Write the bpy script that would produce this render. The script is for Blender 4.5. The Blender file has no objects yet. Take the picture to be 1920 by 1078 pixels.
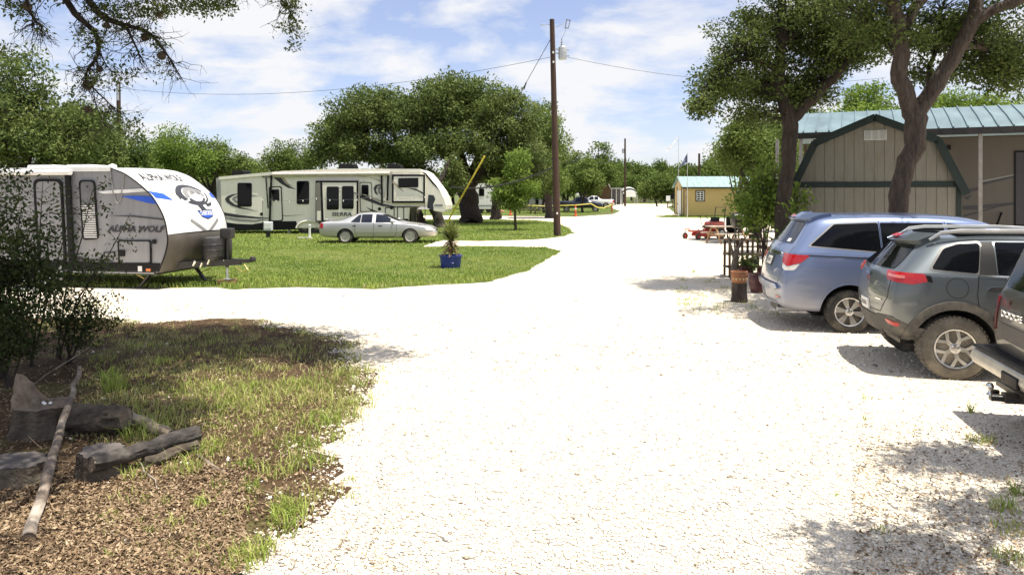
import bpy, bmesh, math, random
import numpy as np
from mathutils import Vector, Matrix, noise as mnoise
from mathutils.bvhtree import BVHTree
from mathutils.geometry import tessellate_polygon

S = bpy.context.scene
C = S.collection
R = math.radians
PI = math.pi
# ------------------------------------------------------------------ camera
F, H, VH = 1387.0, 2.15, 364.0          # focal length in photo pixels, eye height, horizon row
cam = bpy.data.cameras.new('camera'); camo = bpy.data.objects.new('camera', cam); C.objects.link(camo)
camo.location = (0, 0, H); camo.rotation_euler = (R(90), 0, 0)
cam.sensor_width = 36.0; cam.lens = 36.0*F/1920; cam.shift_y = -(539-VH)/1920
cam.clip_start = .1; cam.clip_end = 3000
S.camera = camo
# ------------------------------------------------------------------ sky, sun, exposure
SUN_EL = R(75); SUN_V = Vector((.94*math.cos(SUN_EL), -.34*math.cos(SUN_EL), math.sin(SUN_EL))).normalized()
W = bpy.data.worlds.new('World'); S.world = W; W.use_nodes = True
nt = W.node_tree; nt.nodes.clear()
def wn(t, **k):
    n = nt.nodes.new(t)
    for a, b in k.items(): setattr(n, a, b)
    return n
sky = wn('ShaderNodeTexSky', sky_type='NISHITA', sun_disc=False)
sky.sun_elevation = SUN_EL; sky.sun_rotation = math.atan2(SUN_V.x, SUN_V.y); sky.dust_density = .6; sky.ozone_density = 3.0; sky.altitude = 300
bg1 = wn('ShaderNodeBackground'); bg1.inputs[1].default_value = .105
bg2 = wn('ShaderNodeBackground'); bg2.inputs[0].default_value = (.96, .97, 1, 1); bg2.inputs[1].default_value = .60
tc = wn('ShaderNodeTexCoord'); sep = wn('ShaderNodeSeparateXYZ'); nt.links.new(tc.outputs['Generated'], sep.inputs[0])
mz = wn('ShaderNodeMath', operation='MAXIMUM'); nt.links.new(sep.outputs[2], mz.inputs[0]); mz.inputs[1].default_value = 0
az = wn('ShaderNodeMath', operation='ADD'); nt.links.new(mz.outputs[0], az.inputs[0]); az.inputs[1].default_value = .22
dx = wn('ShaderNodeMath', operation='DIVIDE'); nt.links.new(sep.outputs[0], dx.inputs[0]); nt.links.new(az.outputs[0], dx.inputs[1])
dy = wn('ShaderNodeMath', operation='DIVIDE'); nt.links.new(sep.outputs[1], dy.inputs[0]); nt.links.new(az.outputs[0], dy.inputs[1])
cmb = wn('ShaderNodeCombineXYZ'); nt.links.new(dx.outputs[0], cmb.inputs[0]); nt.links.new(dy.outputs[0], cmb.inputs[1]); cmb.inputs[2].default_value = 3.7
nz = wn('ShaderNodeTexNoise'); nz.inputs['Scale'].default_value = 1.9; nz.inputs['Detail'].default_value = 9; nz.inputs['Roughness'].default_value = .56; nz.inputs['Distortion'].default_value = .25
nt.links.new(cmb.outputs[0], nz.inputs['Vector'])
cr = wn('ShaderNodeValToRGB'); cr.color_ramp.elements[0].position = .43; cr.color_ramp.elements[1].position = .575
cr.color_ramp.elements[0].color = (.2, .2, .2, 1); cr.color_ramp.elements[1].color = (1, 1, 1, 1)
nt.links.new(nz.outputs[0], cr.inputs[0])
mx = wn('ShaderNodeMixShader'); nt.links.new(cr.outputs[0], mx.inputs[0]); skt_ = wn('ShaderNodeMix', data_type='RGBA', blend_type='MULTIPLY'); skt_.inputs[0].default_value = 1; skt_.inputs[7].default_value = (.98, .90, 1, 1); nt.links.new(sky.outputs[0], skt_.inputs[6]); nt.links.new(skt_.outputs[2], bg1.inputs[0])
nt.links.new(bg1.outputs[0], mx.inputs[1]); nt.links.new(bg2.outputs[0], mx.inputs[2])
wo = wn('ShaderNodeOutputWorld'); nt.links.new(mx.outputs[0], wo.inputs[0])
sl = bpy.data.lights.new('sun', 'SUN'); sl.energy = 5.0; sl.angle = R(.53); sl.color = (1, .93, .80)
slo = bpy.data.objects.new('sun', sl); C.objects.link(slo); slo.rotation_euler = SUN_V.to_track_quat('Z', 'Y').to_euler(); slo.location = (30, -5, 60)
S.view_settings.view_transform = 'Standard'; S.view_settings.look = 'None'; S.view_settings.gamma = 1; S.view_settings.use_curve_mapping = False
S.view_settings.exposure = .7
S.render.engine = 'CYCLES'
S.cycles.max_bounces = 6; S.cycles.diffuse_bounces = 1; S.cycles.glossy_bounces = 2; S.cycles.transmission_bounces = 2; S.cycles.transparent_max_bounces = 4
S.cycles.use_denoising = True

# ------------------------------------------------------------------ helpers
def G(u, v):                      # ground point seen at photo pixel (u, v)
    Y = F*H/(v-VH); return ((u-960)/F*Y, Y)
def P(u, v, Y):                   # point at depth Y
    return ((u-960)/F*Y, Y, H-(v-VH)/F*Y)
class Plane:                      # vertical plane through ground point O, heading angle a: pixel -> (s, z) on it
    def __init__(s, u0, Y0, a):
        s.O = ((u0-960)/F*Y0, Y0); s.a = a; s.d = (math.cos(a), math.sin(a))
    def __call__(s, u, v):
        k = (u-960)/F; t = (k*s.O[1]-s.O[0])/(s.d[0]-k*s.d[1]); Y = s.O[1]+t*s.d[1]
        return (t, H-(v-VH)/F*Y)

def sm(c):                        # 0-255 picture colour -> linear
    return tuple(((x/255/12.92) if x/255 <= .04045 else ((x/255+.055)/1.055)**2.4) for x in c)
_mats = {}
def mat(name, col, rough=.6, metal=0., var=.15, scale=4., bump=0., bscale=60., coat=0., spec=.5, stain=None, samt=.0, sscale=2., stretch=(1, 1, 1), trans=0., bdist=.02):
    if name in _mats: return _mats[name]
    m = bpy.data.materials.new(name); m.use_nodes = True; t = m.node_tree; b = t.nodes['Principled BSDF']
    L = t.links.new
    b.inputs['Roughness'].default_value = rough; b.inputs['Metallic'].default_value = metal
    b.inputs['Coat Weight'].default_value = coat; b.inputs['Coat Roughness'].default_value = .04
    b.inputs['Specular IOR Level'].default_value = spec
    tcn = t.nodes.new('ShaderNodeTexCoord'); mp = t.nodes.new('ShaderNodeMapping'); L(tcn.outputs['Object'], mp.inputs[0]); mp.inputs['Scale'].default_value = stretch
    n = t.nodes.new('ShaderNodeTexNoise'); n.inputs['Scale'].default_value = scale; n.inputs['Detail'].default_value = 6; L(mp.outputs[0], n.inputs[0])
    r = t.nodes.new('ShaderNodeMapRange'); r.inputs[1].default_value = .3; r.inputs[2].default_value = .7; r.inputs[3].default_value = 1-var; r.inputs[4].default_value = 1+var
    L(n.outputs[0], r.inputs[0])
    v = t.nodes.new('ShaderNodeVectorMath'); v.operation = 'SCALE'; v.inputs[0].default_value = col; L(r.outputs[0], v.inputs['Scale'])
    last = v.outputs[0]
    if stain:
        n2 = t.nodes.new('ShaderNodeTexNoise'); n2.inputs['Scale'].default_value = sscale; n2.inputs['Detail'].default_value = 8; n2.inputs['Roughness'].default_value = .65; L(mp.outputs[0], n2.inputs[0])
        r2 = t.nodes.new('ShaderNodeMapRange'); r2.inputs[1].default_value = .45; r2.inputs[2].default_value = .68; r2.inputs[4].default_value = samt; L(n2.outputs[0], r2.inputs[0])
        mxn = t.nodes.new('ShaderNodeMix'); mxn.data_type = 'RGBA'; L(r2.outputs[0], mxn.inputs[0]); L(last, mxn.inputs[6]); mxn.inputs[7].default_value = (*stain, 1)
        last = mxn.outputs[2]
    L(last, b.inputs['Base Color'])
    r3 = t.nodes.new('ShaderNodeMapRange'); r3.inputs[1].default_value = .3; r3.inputs[2].default_value = .7; r3.inputs[3].default_value = max(0, rough*.85); r3.inputs[4].default_value = min(1, rough*1.15); L(n.outputs[0], r3.inputs[0]); L(r3.outputs[0], b.inputs['Roughness'])
    if bump:
        nb = t.nodes.new('ShaderNodeTexNoise'); nb.inputs['Scale'].default_value = bscale; nb.inputs['Detail'].default_value = 5; L(mp.outputs[0], nb.inputs[0])
        bp = t.nodes.new('ShaderNodeBump'); bp.inputs['Strength'].default_value = bump; bp.inputs['Distance'].default_value = bdist; L(nb.outputs[0], bp.inputs['Height']); L(bp.outputs[0], b.inputs['Normal'])
    _mats[name] = m
    return m

def tintmat(name, stops, rough=.6, transl=.0, var=0., scale=.6, spec=.3, bump=0):   # colour from the mesh attribute 'tint'
    m = bpy.data.materials.new(name); m.use_nodes = True; t = m.node_tree; b = t.nodes['Principled BSDF']; L = t.links.new
    a = t.nodes.new('ShaderNodeAttribute'); a.attribute_name = 'tint'
    rp = t.nodes.new('ShaderNodeValToRGB'); e = rp.color_ramp.elements
    while len(e) < len(stops): e.new(.5)
    for i, (p, c) in enumerate(stops): e[i].position = p; e[i].color = (*c, 1)
    fac = a.outputs['Fac']
    if var:
        tcn = t.nodes.new('ShaderNodeTexCoord'); n = t.nodes.new('ShaderNodeTexNoise'); n.inputs['Scale'].default_value = scale; n.inputs['Detail'].default_value = 3; L(tcn.outputs['Object'], n.inputs[0])
        mm = t.nodes.new('ShaderNodeMath'); mm.operation = 'MULTIPLY_ADD'; L(n.outputs[0], mm.inputs[0]); mm.inputs[1].default_value = var*2; 
        s2 = t.nodes.new('ShaderNodeMath'); s2.operation = 'SUBTRACT'; L(fac, s2.inputs[0]); s2.inputs[1].default_value = var; L(s2.outputs[0], mm.inputs[2]); fac = mm.outputs[0]
    L(fac, rp.inputs[0]); L(rp.outputs[0], b.inputs['Base Color'])
    b.inputs['Roughness'].default_value = rough; b.inputs['Specular IOR Level'].default_value = spec
    if transl:
        tr = t.nodes.new('ShaderNodeBsdfTranslucent'); L(rp.outputs[0], tr.inputs[0]); mxs = t.nodes.new('ShaderNodeMixShader'); mxs.inputs[0].default_value = transl
        L(b.outputs[0], mxs.inputs[1]); L(tr.outputs[0], mxs.inputs[2]); L(mxs.outputs[0], t.nodes['Material Output'].inputs[0])
    return m

class MB:
    def __init__(s): s.v = []; s.f = []; s.m = []
    def add(s, vs, fs, mi=0):
        o = len(s.v); s.v += [tuple(p) for p in vs]; s.f += [tuple(i+o for i in f) for f in fs]; s.m += [mi]*len(fs); return s
    def box(s, x0, x1, y0, y1, z0, z1, mi=0):
        return s.add([(x0, y0, z0), (x1, y0, z0), (x1, y1, z0), (x0, y1, z0), (x0, y0, z1), (x1, y0, z1), (x1, y1, z1), (x0, y1, z1)],
                     [(0, 3, 2, 1), (4, 5, 6, 7), (0, 1, 5, 4), (1, 2, 6, 5), (2, 3, 7, 6), (3, 0, 4, 7)], mi)
    def bar(s, a, b, w, h, mi=0, up=(0, 0, 1)):          # box beam from a to b
        a = Vector(a); b = Vector(b); d = (b-a).normalized(); upv = Vector(up)
        if abs(d.dot(upv)) > .98: upv = Vector((0, 1, 0))
        x = d.cross(upv).normalized(); y = x.cross(d)
        vs = [p+x*sx*w/2+y*sy*h/2 for p in (a, b) for sx, sy in ((-1, -1), (1, -1), (1, 1), (-1, 1))]
        return s.add(vs, [(0, 1, 2, 3), (7, 6, 5, 4), (0, 4, 5, 1), (1, 5, 6, 2), (2, 6, 7, 3), (3, 7, 4, 0)], mi)
    def prism(s, poly, axis, a, b, mi=0):                 # 2-D polygon extruded along axis: 'y': (x,z), 'x': (y,z), 'z': (x,y)
        if sum(poly[i][0]*poly[(i+1) % len(poly)][1]-poly[(i+1) % len(poly)][0]*poly[i][1] for i in range(len(poly))) < 0: poly = poly[::-1]
        def q(p, t): return (p[0], t, p[1]) if axis == 'y' else ((t, p[0], p[1]) if axis == 'x' else (p[0], p[1], t))
        n = len(poly); vs = [q(p, a) for p in poly]+[q(p, b) for p in poly]
        if (a < b) == (axis == 'y'): f0, f1 = tuple(range(n)), tuple(range(2*n-1, n-1, -1))
        else: f0, f1 = tuple(range(n-1, -1, -1)), tuple(range(n, 2*n))
        fl = [f0, f1]
        for i in range(n):
            j = (i+1) % n
            fl.append((i, n+i, n+j, j) if (a < b) == (axis == 'y') else (i, j, n+j, n+i))
        return s.add(vs, fl, mi)
    def tube(s, pts, rad, n=8, mi=0, cap=True, wob=0., rng=None):
        pts = [Vector(p) for p in pts]; m = len(pts)
        if not hasattr(rad, '__len__'): rad = [rad]*m
        d0 = (pts[1]-pts[0]).normalized(); x = d0.orthogonal().normalized(); vs = []
        for i in range(m):
            d = ((pts[min(i+1, m-1)]-pts[max(i-1, 0)])).normalized()
            x = (x-d*x.dot(d)).normalized(); y = d.cross(x)
            for k in range(n):
                a = 2*PI*k/n; r = rad[i]*(1+(rng.uniform(-wob, wob) if wob else 0))
                vs.append(pts[i]+x*math.cos(a)*r+y*math.sin(a)*r)
        fs = [(i*n+k, i*n+(k+1) % n, (i+1)*n+(k+1) % n, (i+1)*n+k) for i in range(m-1) for k in range(n)]
        if cap: fs += [tuple(range(n-1, -1, -1)), tuple(range((m-1)*n, m*n))]
        return s.add(vs, fs, mi)
    def lathe(s, prof, n=24, mi=0, c=(0, 0, 0), axis='z'):  # prof: (r, h) rows
        vs = []; 
        for r, h in prof:
            for k in range(n):
                a = 2*PI*k/n; x, y = r*math.cos(a), r*math.sin(a)
                vs.append((c[0]+x, c[1]+y, c[2]+h) if axis == 'z' else ((c[0]+x, c[1]-h, c[2]+y) if axis == 'y' else (c[0]+h, c[1]+x, c[2]+y)))
        fs = [(i*n+k, i*n+(k+1) % n, (i+1)*n+(k+1) % n, (i+1)*n+k) for i in range(len(prof)-1) for k in range(n)]
        if prof[0][0] > 1e-4: fs.append(tuple(range(n-1, -1, -1)))
        if prof[-1][0] > 1e-4: fs.append(tuple(range((len(prof)-1)*n, len(prof)*n)))
        return s.add(vs, fs, mi)
    def build(s, name, m, parent=None, smooth=False, bevel=0., seg=1, angle=40):
        me = bpy.data.meshes.new(name); me.from_pydata(s.v, [], s.f)
        ms = m if isinstance(m, (list, tuple)) else [m]
        for q in ms: me.materials.append(q)
        if len(ms) > 1: me.polygons.foreach_set('material_index', s.m)
        if bevel or smooth == 'merge':
            bm = bmesh.new(); bm.from_mesh(me)
            bmesh.ops.remove_doubles(bm, verts=bm.verts, dist=1e-5)
            if bevel:
                ed = [e for e in bm.edges if len(e.link_faces) == 2 and e.calc_face_angle(0) > R(25)]
                bmesh.ops.bevel(bm, geom=ed, offset=bevel, segments=seg, profile=.6, affect='EDGES', clamp_overlap=True)
            bm.to_mesh(me); bm.free()
        if smooth:
            me.shade_smooth(); me.set_sharp_from_angle(angle=R(angle))
        me.update()
        o = bpy.data.objects.new(name, me); C.objects.link(o)
        if parent: o.parent = parent
        return o
def tag(o, label=None, cat=None, group=None, kind=None):
    if label: o['label'] = label
    if cat: o['category'] = cat
    if group: o['group'] = group
    if kind: o['kind'] = kind
    return o
def thing(name, label, cat, loc=(0, 0, 0), rz=0., group=None):
    o = bpy.data.objects.new(name, None); C.objects.link(o); o.empty_display_size = .2
    o.location = (loc[0], loc[1], loc[2] if len(loc) > 2 else 0); o.rotation_euler = (0, 0, rz)
    return tag(o, label, cat, group)
def copy_tree(o, parent=None):
    c = o.copy(); C.objects.link(c); c.parent = parent
    for ch in list(o.children): copy_tree(ch, c)
    return c
def roundpoly(pts, r, n=4):
    out = []; m = len(pts)
    for i in range(m):
        p0, p1, p2 = Vector(pts[i-1]), Vector(pts[i]), Vector(pts[(i+1) % m])
        a = p0-p1; b = p2-p1; rr = min(r, a.length*.45, b.length*.45); a.normalize(); b.normalize()
        s, e = p1+a*rr, p1+b*rr
        for k in range(n+1):
            t = k/n; out.append(tuple(s*(1-t)**2+p1*2*t*(1-t)+e*t*t))
    return out
def rect(x0, x1, z0, z1): return [(x0, z0), (x1, z0), (x1, z1), (x0, z1)]
def scalepoly(p, k):              # shrink polygon towards its centre by distance k
    cx = sum(q[0] for q in p)/len(p); cy = sum(q[1] for q in p)/len(p); w = max(q[0] for q in p)-min(q[0] for q in p); h = max(q[1] for q in p)-min(q[1] for q in p)
    return [(cx+(q[0]-cx)*(1-2*k/w), cy+(q[1]-cy)*(1-2*k/h)) for q in p]
def framed(name, poly, y, parent, mf, mg, w=.04, t=.03, sub='glass', recess=.012):  # frame ring + pane, facing -y
    inn = scalepoly(poly, w); n = len(poly)
    b = MB(); vs = [(p[0], y-t, p[1]) for p in poly]+[(p[0], y-t, p[1]) for p in inn]+[(p[0], y+.01, p[1]) for p in poly]+[(p[0], y+.01, p[1]) for p in inn]
    fs = []
    for i in range(n):
        j = (i+1) % n
        fs += [(i, j, n+j, n+i), (2*n+i, 2*n+j, j, i), (n+i, n+j, 3*n+j, 3*n+i)]
    b.add(vs, fs); o = b.build(name, mf, parent)
    MB().prism(scalepoly(poly, w*.9), 'y', y-t+recess, y+.012).build(sub, mg, o)
    return o
def decal(name, poly, y, m, parent, t=.004): return MB().prism(poly, 'y', y-t, y+.004).build(name, m, parent)
def text_mesh(txt, size, ext=.004, shear=0., off=0., spacing=1.):
    cu = bpy.data.curves.new('t', 'FONT'); cu.body = txt; cu.size = size; cu.extrude = ext; cu.shear = shear; cu.offset = off; cu.space_character = spacing
    cu.align_x = 'CENTER'; cu.align_y = 'CENTER'; cu.resolution_u = 3
    ob = bpy.data.objects.new('t', cu); C.objects.link(ob); dg = bpy.context.evaluated_depsgraph_get()
    me = bpy.data.meshes.new_from_object(ob.evaluated_get(dg)); bpy.data.objects.remove(ob); bpy.data.curves.remove(cu)
    return me
def lettering(txt, w, h, loc, m, parent, rot=(R(90), 0, 0), shear=0., off=0., ext=.004, name='lettering', spacing=1.):
    me = text_mesh(txt, 1.0, ext, shear, off, spacing); me.materials.clear(); me.materials.append(m)
    co = np.empty(len(me.vertices)*3, np.float32); me.vertices.foreach_get('co', co); co = co.reshape(-1, 3)
    mn, mxx = co[:, :2].min(0), co[:, :2].max(0); co[:, :2] = (co[:, :2]-(mn+mxx)/2)/(mxx-mn)*np.array([w, h]); me.vertices.foreach_set('co', co.ravel()); me.update()
    o = bpy.data.objects.new(name, me); C.objects.link(o); o.location = loc; o.rotation_euler = rot; o.parent = parent
    return o
def npmesh(name, co, faces_n, nv, m, tint=None, parent=None, smooth=False):   # co (N,3); every face uses faces_n (M,nv)
    me = bpy.data.meshes.new(name); me.vertices.add(len(co)); me.vertices.foreach_set('co', np.ascontiguousarray(co, np.float32).ravel())
    M_ = len(faces_n); me.loops.add(M_*nv); me.loops.foreach_set('vertex_index', np.ascontiguousarray(faces_n, np.int32).ravel())
    me.polygons.add(M_); me.polygons.foreach_set('loop_start', np.arange(0, M_*nv, nv, dtype=np.int32))
    me.update(calc_edges=True)
    if tint is not None:
        a = me.attributes.new('tint', 'FLOAT', 'POINT'); a.data.foreach_set('value', np.ascontiguousarray(tint, np.float32))
    for q in (m if isinstance(m, list) else [m]): me.materials.append(q)
    if smooth: me.shade_smooth()
    if name is None: return me
    o = bpy.data.objects.new(name, me); C.objects.link(o)
    if parent: o.parent = parent
    return o
def inpoly(x, y, poly):
    poly = np.asarray(poly); r = np.zeros(x.shape, bool); j = len(poly)-1
    for i in range(len(poly)):
        xi, yi = poly[i]; xj, yj = poly[j]
        with np.errstate(divide='ignore', invalid='ignore'):
            r ^= ((yi > y) != (yj > y)) & (x < (xj-xi)*(y-yi)/(yj-yi+1e-12)+xi)
        j = i
    return r
def fbm(x, y, s=1., seed=0.):      # cheap smooth noise on arrays
    x = np.asarray(x)*s+seed*7.3; y = np.asarray(y)*s-seed*3.1
    return (np.sin(x*1.3+1.7*np.sin(y*.9))+np.sin(y*1.7+1.3*np.sin(x*1.1+.5))+.5*np.sin(x*3.1+y*2.3)+.5*np.sin(y*4.3-x*2.9))/3

# ------------------------------------------------------------------ materials
WHITE = mat('white_gelcoat', (.78, .78, .77), .28, var=.04, scale=1.5, coat=.3, stain=(.45, .43, .4), samt=.25, stretch=(3, 3, .5))
AWSIDE = mat('pale_grey_fibreglass', (.27, .27, .285), .35, var=.06, scale=1.2, stain=(.2, .2, .22), samt=.5, sscale=1.6, stretch=(4, 4, .35))
GREYSK = mat('warm_grey_plastic', (.22, .20, .18), .5, var=.1)
CREAM = mat('cream_fibreglass', (.86, .82, .71), .35, var=.05, scale=1., stain=(.5, .45, .36), samt=.25, stretch=(3, 3, .4))
BLACK = mat('black_plastic', (.008, .008, .009), .5, var=.2, spec=.2)
BLKMET = mat('black_metal', (.015, .015, .016), .4, var=.3, bump=.1, stain=(.08, .05, .03), samt=.3, sscale=8)
RUBBER = mat('tyre_rubber', (.028, .027, .026), .85, var=.25, scale=12, stain=(.17, .15, .12), samt=.7, sscale=6)
DUSTRUB = mat('dusty_tyre_rubber', (.12, .108, .09), .95, var=.2, scale=12, stain=(.28, .25, .20), samt=.8, sscale=5)
ALLOY = mat('cast_alloy', (.55, .55, .55), .32, .85, var=.1, stain=(.25, .22, .18), samt=.35, sscale=9)
DARKIN = mat('dark_inner', (.01, .01, .01), .8, var=.2)
GLASS = mat('tinted_glass', (.004, .0045, .006), .04, var=.0, spec=.22)
GLASSB = mat('blue_tinted_glass', (.008, .011, .022), .04, var=0, spec=.4)
CHROME = mat('chrome', (.7, .7, .7), .12, 1., var=.05, stain=(.3, .28, .25), samt=.3, sscale=10)
REDL = mat('red_lens', (.42, .006, .008), .2, var=.2, scale=20, coat=.5)
CLEARL = mat('clear_lens', (.75, .73, .68), .15, var=.1, coat=1.)
AMBER = mat('amber_lens', (.6, .15, .02), .2, coat=1.)
BLUE = mat('blue_vinyl', (.02, .09, .55), .35, var=.05)
DKVINYL = mat('dark_vinyl', (.035, .035, .042), .4, var=.1)
GRVINYL = mat('grey_vinyl', (.24, .235, .23), .4, var=.1)
LTVINYL = mat('pale_vinyl', (.75, .75, .76), .4, var=.05)
TANVINYL = mat('tan_vinyl', (.42, .36, .27), .4, var=.1)
WOOD = mat('weathered_wood', (.30, .20, .12), .8, var=.35, scale=6, bump=.4, bscale=30, stretch=(1, 8, 8))
DKWOOD = mat('dark_weathered_wood', (.11, .075, .05), .85, var=.4, scale=6, bump=.5, bscale=30, stretch=(8, 8, 1))
POLE = mat('creosote_pole', (.055, .028, .018), .8, var=.45, scale=5, bump=.5, bscale=40, stretch=(6, 6, .3))
GALV = mat('galvanised_steel', (.5, .51, .52), .45, .5, var=.15)
WIRE = mat('dark_wire', (.03, .03, .035), .5)
PAPER = mat('white_enamel', (.8, .8, .78), .45, var=.05)
# ------------------------------------------------------------------ the ground and the gravel
def ground_mats():
    out = {}
    def base(name):
        m = bpy.data.materials.new(name); m.use_nodes = True; t = m.node_tree; b = t.nodes['Principled BSDF']; b.inputs['Roughness'].default_value = .95; b.inputs['Specular IOR Level'].default_value = .15
        tcn = t.nodes.new('ShaderNodeTexCoord'); return m, t, b, tcn.outputs['Object'], t.links.new
    def noise(t, co, sc, det=6, rough=.6):
        n = t.nodes.new('ShaderNodeTexNoise'); n.inputs['Scale'].default_value = sc; n.inputs['Detail'].default_value = det; n.inputs['Roughness'].default_value = rough; t.links.new(co, n.inputs[0]); return n.outputs[0]
    def ramp(t, fac, stops):
        r = t.nodes.new('ShaderNodeValToRGB'); e = r.color_ramp.elements
        while len(e) < len(stops): e.new(.5)
        for i, (p, c) in enumerate(stops): e[i].position = p; e[i].color = (*c, 1)
        t.links.new(fac, r.inputs[0]); return r.outputs[0]
    def mix(t, f, a, bcol, mode='MIX'):
        m = t.nodes.new('ShaderNodeMix'); m.data_type = 'RGBA'; m.blend_type = mode
        if isinstance(f, float): m.inputs[0].default_value = f
        else: t.links.new(f, m.inputs[0])
        for k, s in ((6, a), (7, bcol)):
            if isinstance(s, tuple): m.inputs[k].default_value = (*s, 1)
            else: t.links.new(s, m.inputs[k])
        return m.outputs[2]
    # gravel: crushed limestone
    m, t, b, co, L = base('crushed_limestone')
    vo = t.nodes.new('ShaderNodeTexVoronoi'); vo.inputs['Scale'].default_value = 62; L(co, vo.inputs['Vector'])
    stone = ramp(t, vo.outputs['Color'], [(0, (.42, .35, .26)), (.05, (.64, .56, .44)), (.25, (.77, .71, .61)), (1, (.85, .80, .70))])
    gap = ramp(t, vo.outputs['Distance'], [(.45, (1, 1, 1)), (.82, (.74, .68, .60))])
    c1 = mix(t, 1., stone, gap, 'MULTIPLY')
    big = noise(t, co, .55, 5)
    warm = ramp(t, big, [(.40, (1, 1, 1)), (.66, (.86, .74, .56))])
    c2 = mix(t, .55, c1, warm, 'MULTIPLY')
    trk = t.nodes.new('ShaderNodeMapping'); trk.inputs['Scale'].default_value = (1.1, .09, 1); L(co, trk.inputs[0])
    c2 = mix(t, ramp(t, noise(t, trk.outputs[0], 1., 4), [(.48, (0, 0, 0)), (.68, (.5, .5, .5))]), c2, (.60, .51, .38))
    fine = mix(t, ramp(t, noise(t, co, 2.2, 4), [(.5, (0, 0, 0)), (.72, (.6, .6, .6))]), c2, (.74, .69, .61))
    L(fine, b.inputs['Base Color'])
    bp = t.nodes.new('ShaderNodeBump'); bp.inputs['Strength'].default_value = .45; bp.inputs['Distance'].default_value = .007; bp.invert = True; L(vo.outputs['Distance'], bp.inputs['Height'])
    bp2 = t.nodes.new('ShaderNodeBump'); bp2.inputs['Strength'].default_value = .5; bp2.inputs['Distance'].default_value = .05; L(noise(t, co, 9, 6), bp2.inputs['Height']); L(bp.outputs[0], bp2.inputs['Normal']); L(bp2.outputs[0], b.inputs['Normal'])
    out['gravel'] = m
    m, t, b, co, L = base('turf_soil')
    c = ramp(t, noise(t, co, 1.1, 8), [(.3, (.075, .13, .02)), (.5, (.13, .19, .04)), (.66, (.22, .24, .08)), (.8, (.34, .30, .18))])
    c = mix(t, ramp(t, noise(t, co, 40, 4), [(.4, (.35, .35, .35)), (.65, (1, 1, 1))]), (.07, .075, .03), c)
    L(c, b.inputs['Base Color']); bp = t.nodes.new('ShaderNodeBump'); bp.inputs['Strength'].default_value = .7; bp.inputs['Distance'].default_value = .05; L(noise(t, co, 30, 5), bp.inputs['Height']); L(bp.outputs[0], b.inputs['Normal'])
    out['lawn'] = m
    m, t, b, co, L = base('leafy_soil')
    c = ramp(t, noise(t, co, 1.6, 8), [(.3, (.05, .032, .02)), (.5, (.10, .064, .036)), (.7, (.17, .115, .07)), (.85, (.26, .20, .14))])
    c = mix(t, ramp(t, noise(t, co, 55, 4), [(.35, (.3, .3, .3)), (.62, (1, 1, 1))]), (.05, .033, .02), c)
    c = mix(t, ramp(t, noise(t, co, .8, 5), [(.5, (0, 0, 0)), (.65, (.55, .55, .55))]), c, (.13, .15, .045))
    L(c, b.inputs['Base Color']); bp = t.nodes.new('ShaderNodeBump'); bp.inputs['Strength'].default_value = .8; bp.inputs['Distance'].default_value = .04; L(noise(t, co, 38, 5), bp.inputs['Height']); L(bp.outputs[0], b.inputs['Normal'])
    out['soil'] = m
    m, t, b, co, L = base('dry_field')
    c = ramp(t, noise(t, co, .3, 8), [(.35, (.06, .09, .025)), (.55, (.11, .13, .045)), (.75, (.20, .19, .10))])
    L(c, b.inputs['Base Color']); out['field'] = m
    return out
GM = ground_mats()
def ragged(poly, step, amp, seed, closed=True):
    out = []; rg = random.Random(seed); n = len(poly)
    for i in range(n):
        a = Vector(poly[i]); b = Vector(poly[(i+1) % n]); d = b-a; k = max(1, int(d.length/step)); k = min(k, 220)
        nr = Vector((-d.y, d.x)).normalized() if d.length > 1e-6 else Vector((0, 0))
        dist = max(4., (a+b).length/2)
        for j in range(k):
            p = a+d*(j/k); w = amp*(1 if dist < 60 else 1.5)
            q = p+nr*(w*(mnoise.noise((p.x*.9, p.y*.9, seed))+.6*mnoise.noise((p.x*3.1, p.y*3.1, seed+5))+.35*mnoise.noise((p.x*9, p.y*9, seed+9))))
            out.append((q.x, q.y))
    return out
def sheet(name, poly, z, m):
    tri = tessellate_polygon([[Vector((p[0], p[1], 0)) for p in poly]])
    me = bpy.data.meshes.new(name); me.from_pydata([(p[0], p[1], z) for p in poly], [], [tuple(t) for t in tri])
    bm = bmesh.new(); bm.from_mesh(me); bmesh.ops.recalc_face_normals(bm, faces=bm.faces)
    if sum(f.normal.z*f.calc_area() for f in bm.faces) < 0: bmesh.ops.reverse_faces(bm, faces=bm.faces)
    bm.to_mesh(me); bm.free()
    me.materials.append(m); o = bpy.data.objects.new(name, me); C.objects.link(o); tag(o, kind='structure'); return o
g = MB(); g.add([(-1400, -60, 0), (1400, -60, 0), (1400, 2600, 0), (-1400, 2600, 0)], [(0, 1, 2, 3)]); tag(g.build('ground', GM['field']), kind='structure')
road = [(-60, .5), (40, .5), (40, 30), (30, 45), G(1560, 412), G(1420, 407), G(1268, 402), G(1252, 390), G(1262, 383), G(1165, 382.5), G(1146, 387), G(1150, 391), G(1163, 396), G(1150, 402), G(1075, 407), G(850, 404.5), G(300, 404.5), (-90, 73), (-90, 20)]
ROAD = ragged(road, .5, .16, 3); sheet('gravel_road', ROAD, .006, GM['gravel'])
lawn1 = [(-48, 17.1), G(-300, 536), G(150, 538), G(300, 541), G(400, 540), G(440, 544), G(470, 541), G(560, 539), G(700, 543), G(760, 538), G(840, 534), G(920, 530), G(985, 508), G(1035, 483), G(1052, 471), G(1022, 464), G(900, 462), G(800, 463), G(690, 463), G(590, 461), G(550, 465), G(470, 464), G(430, 459), G(200, 460), (-48, 30)]
LAWN1 = ragged(lawn1, .22, .13, 11); sheet('lawn', LAWN1, .012, GM['lawn'])
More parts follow.
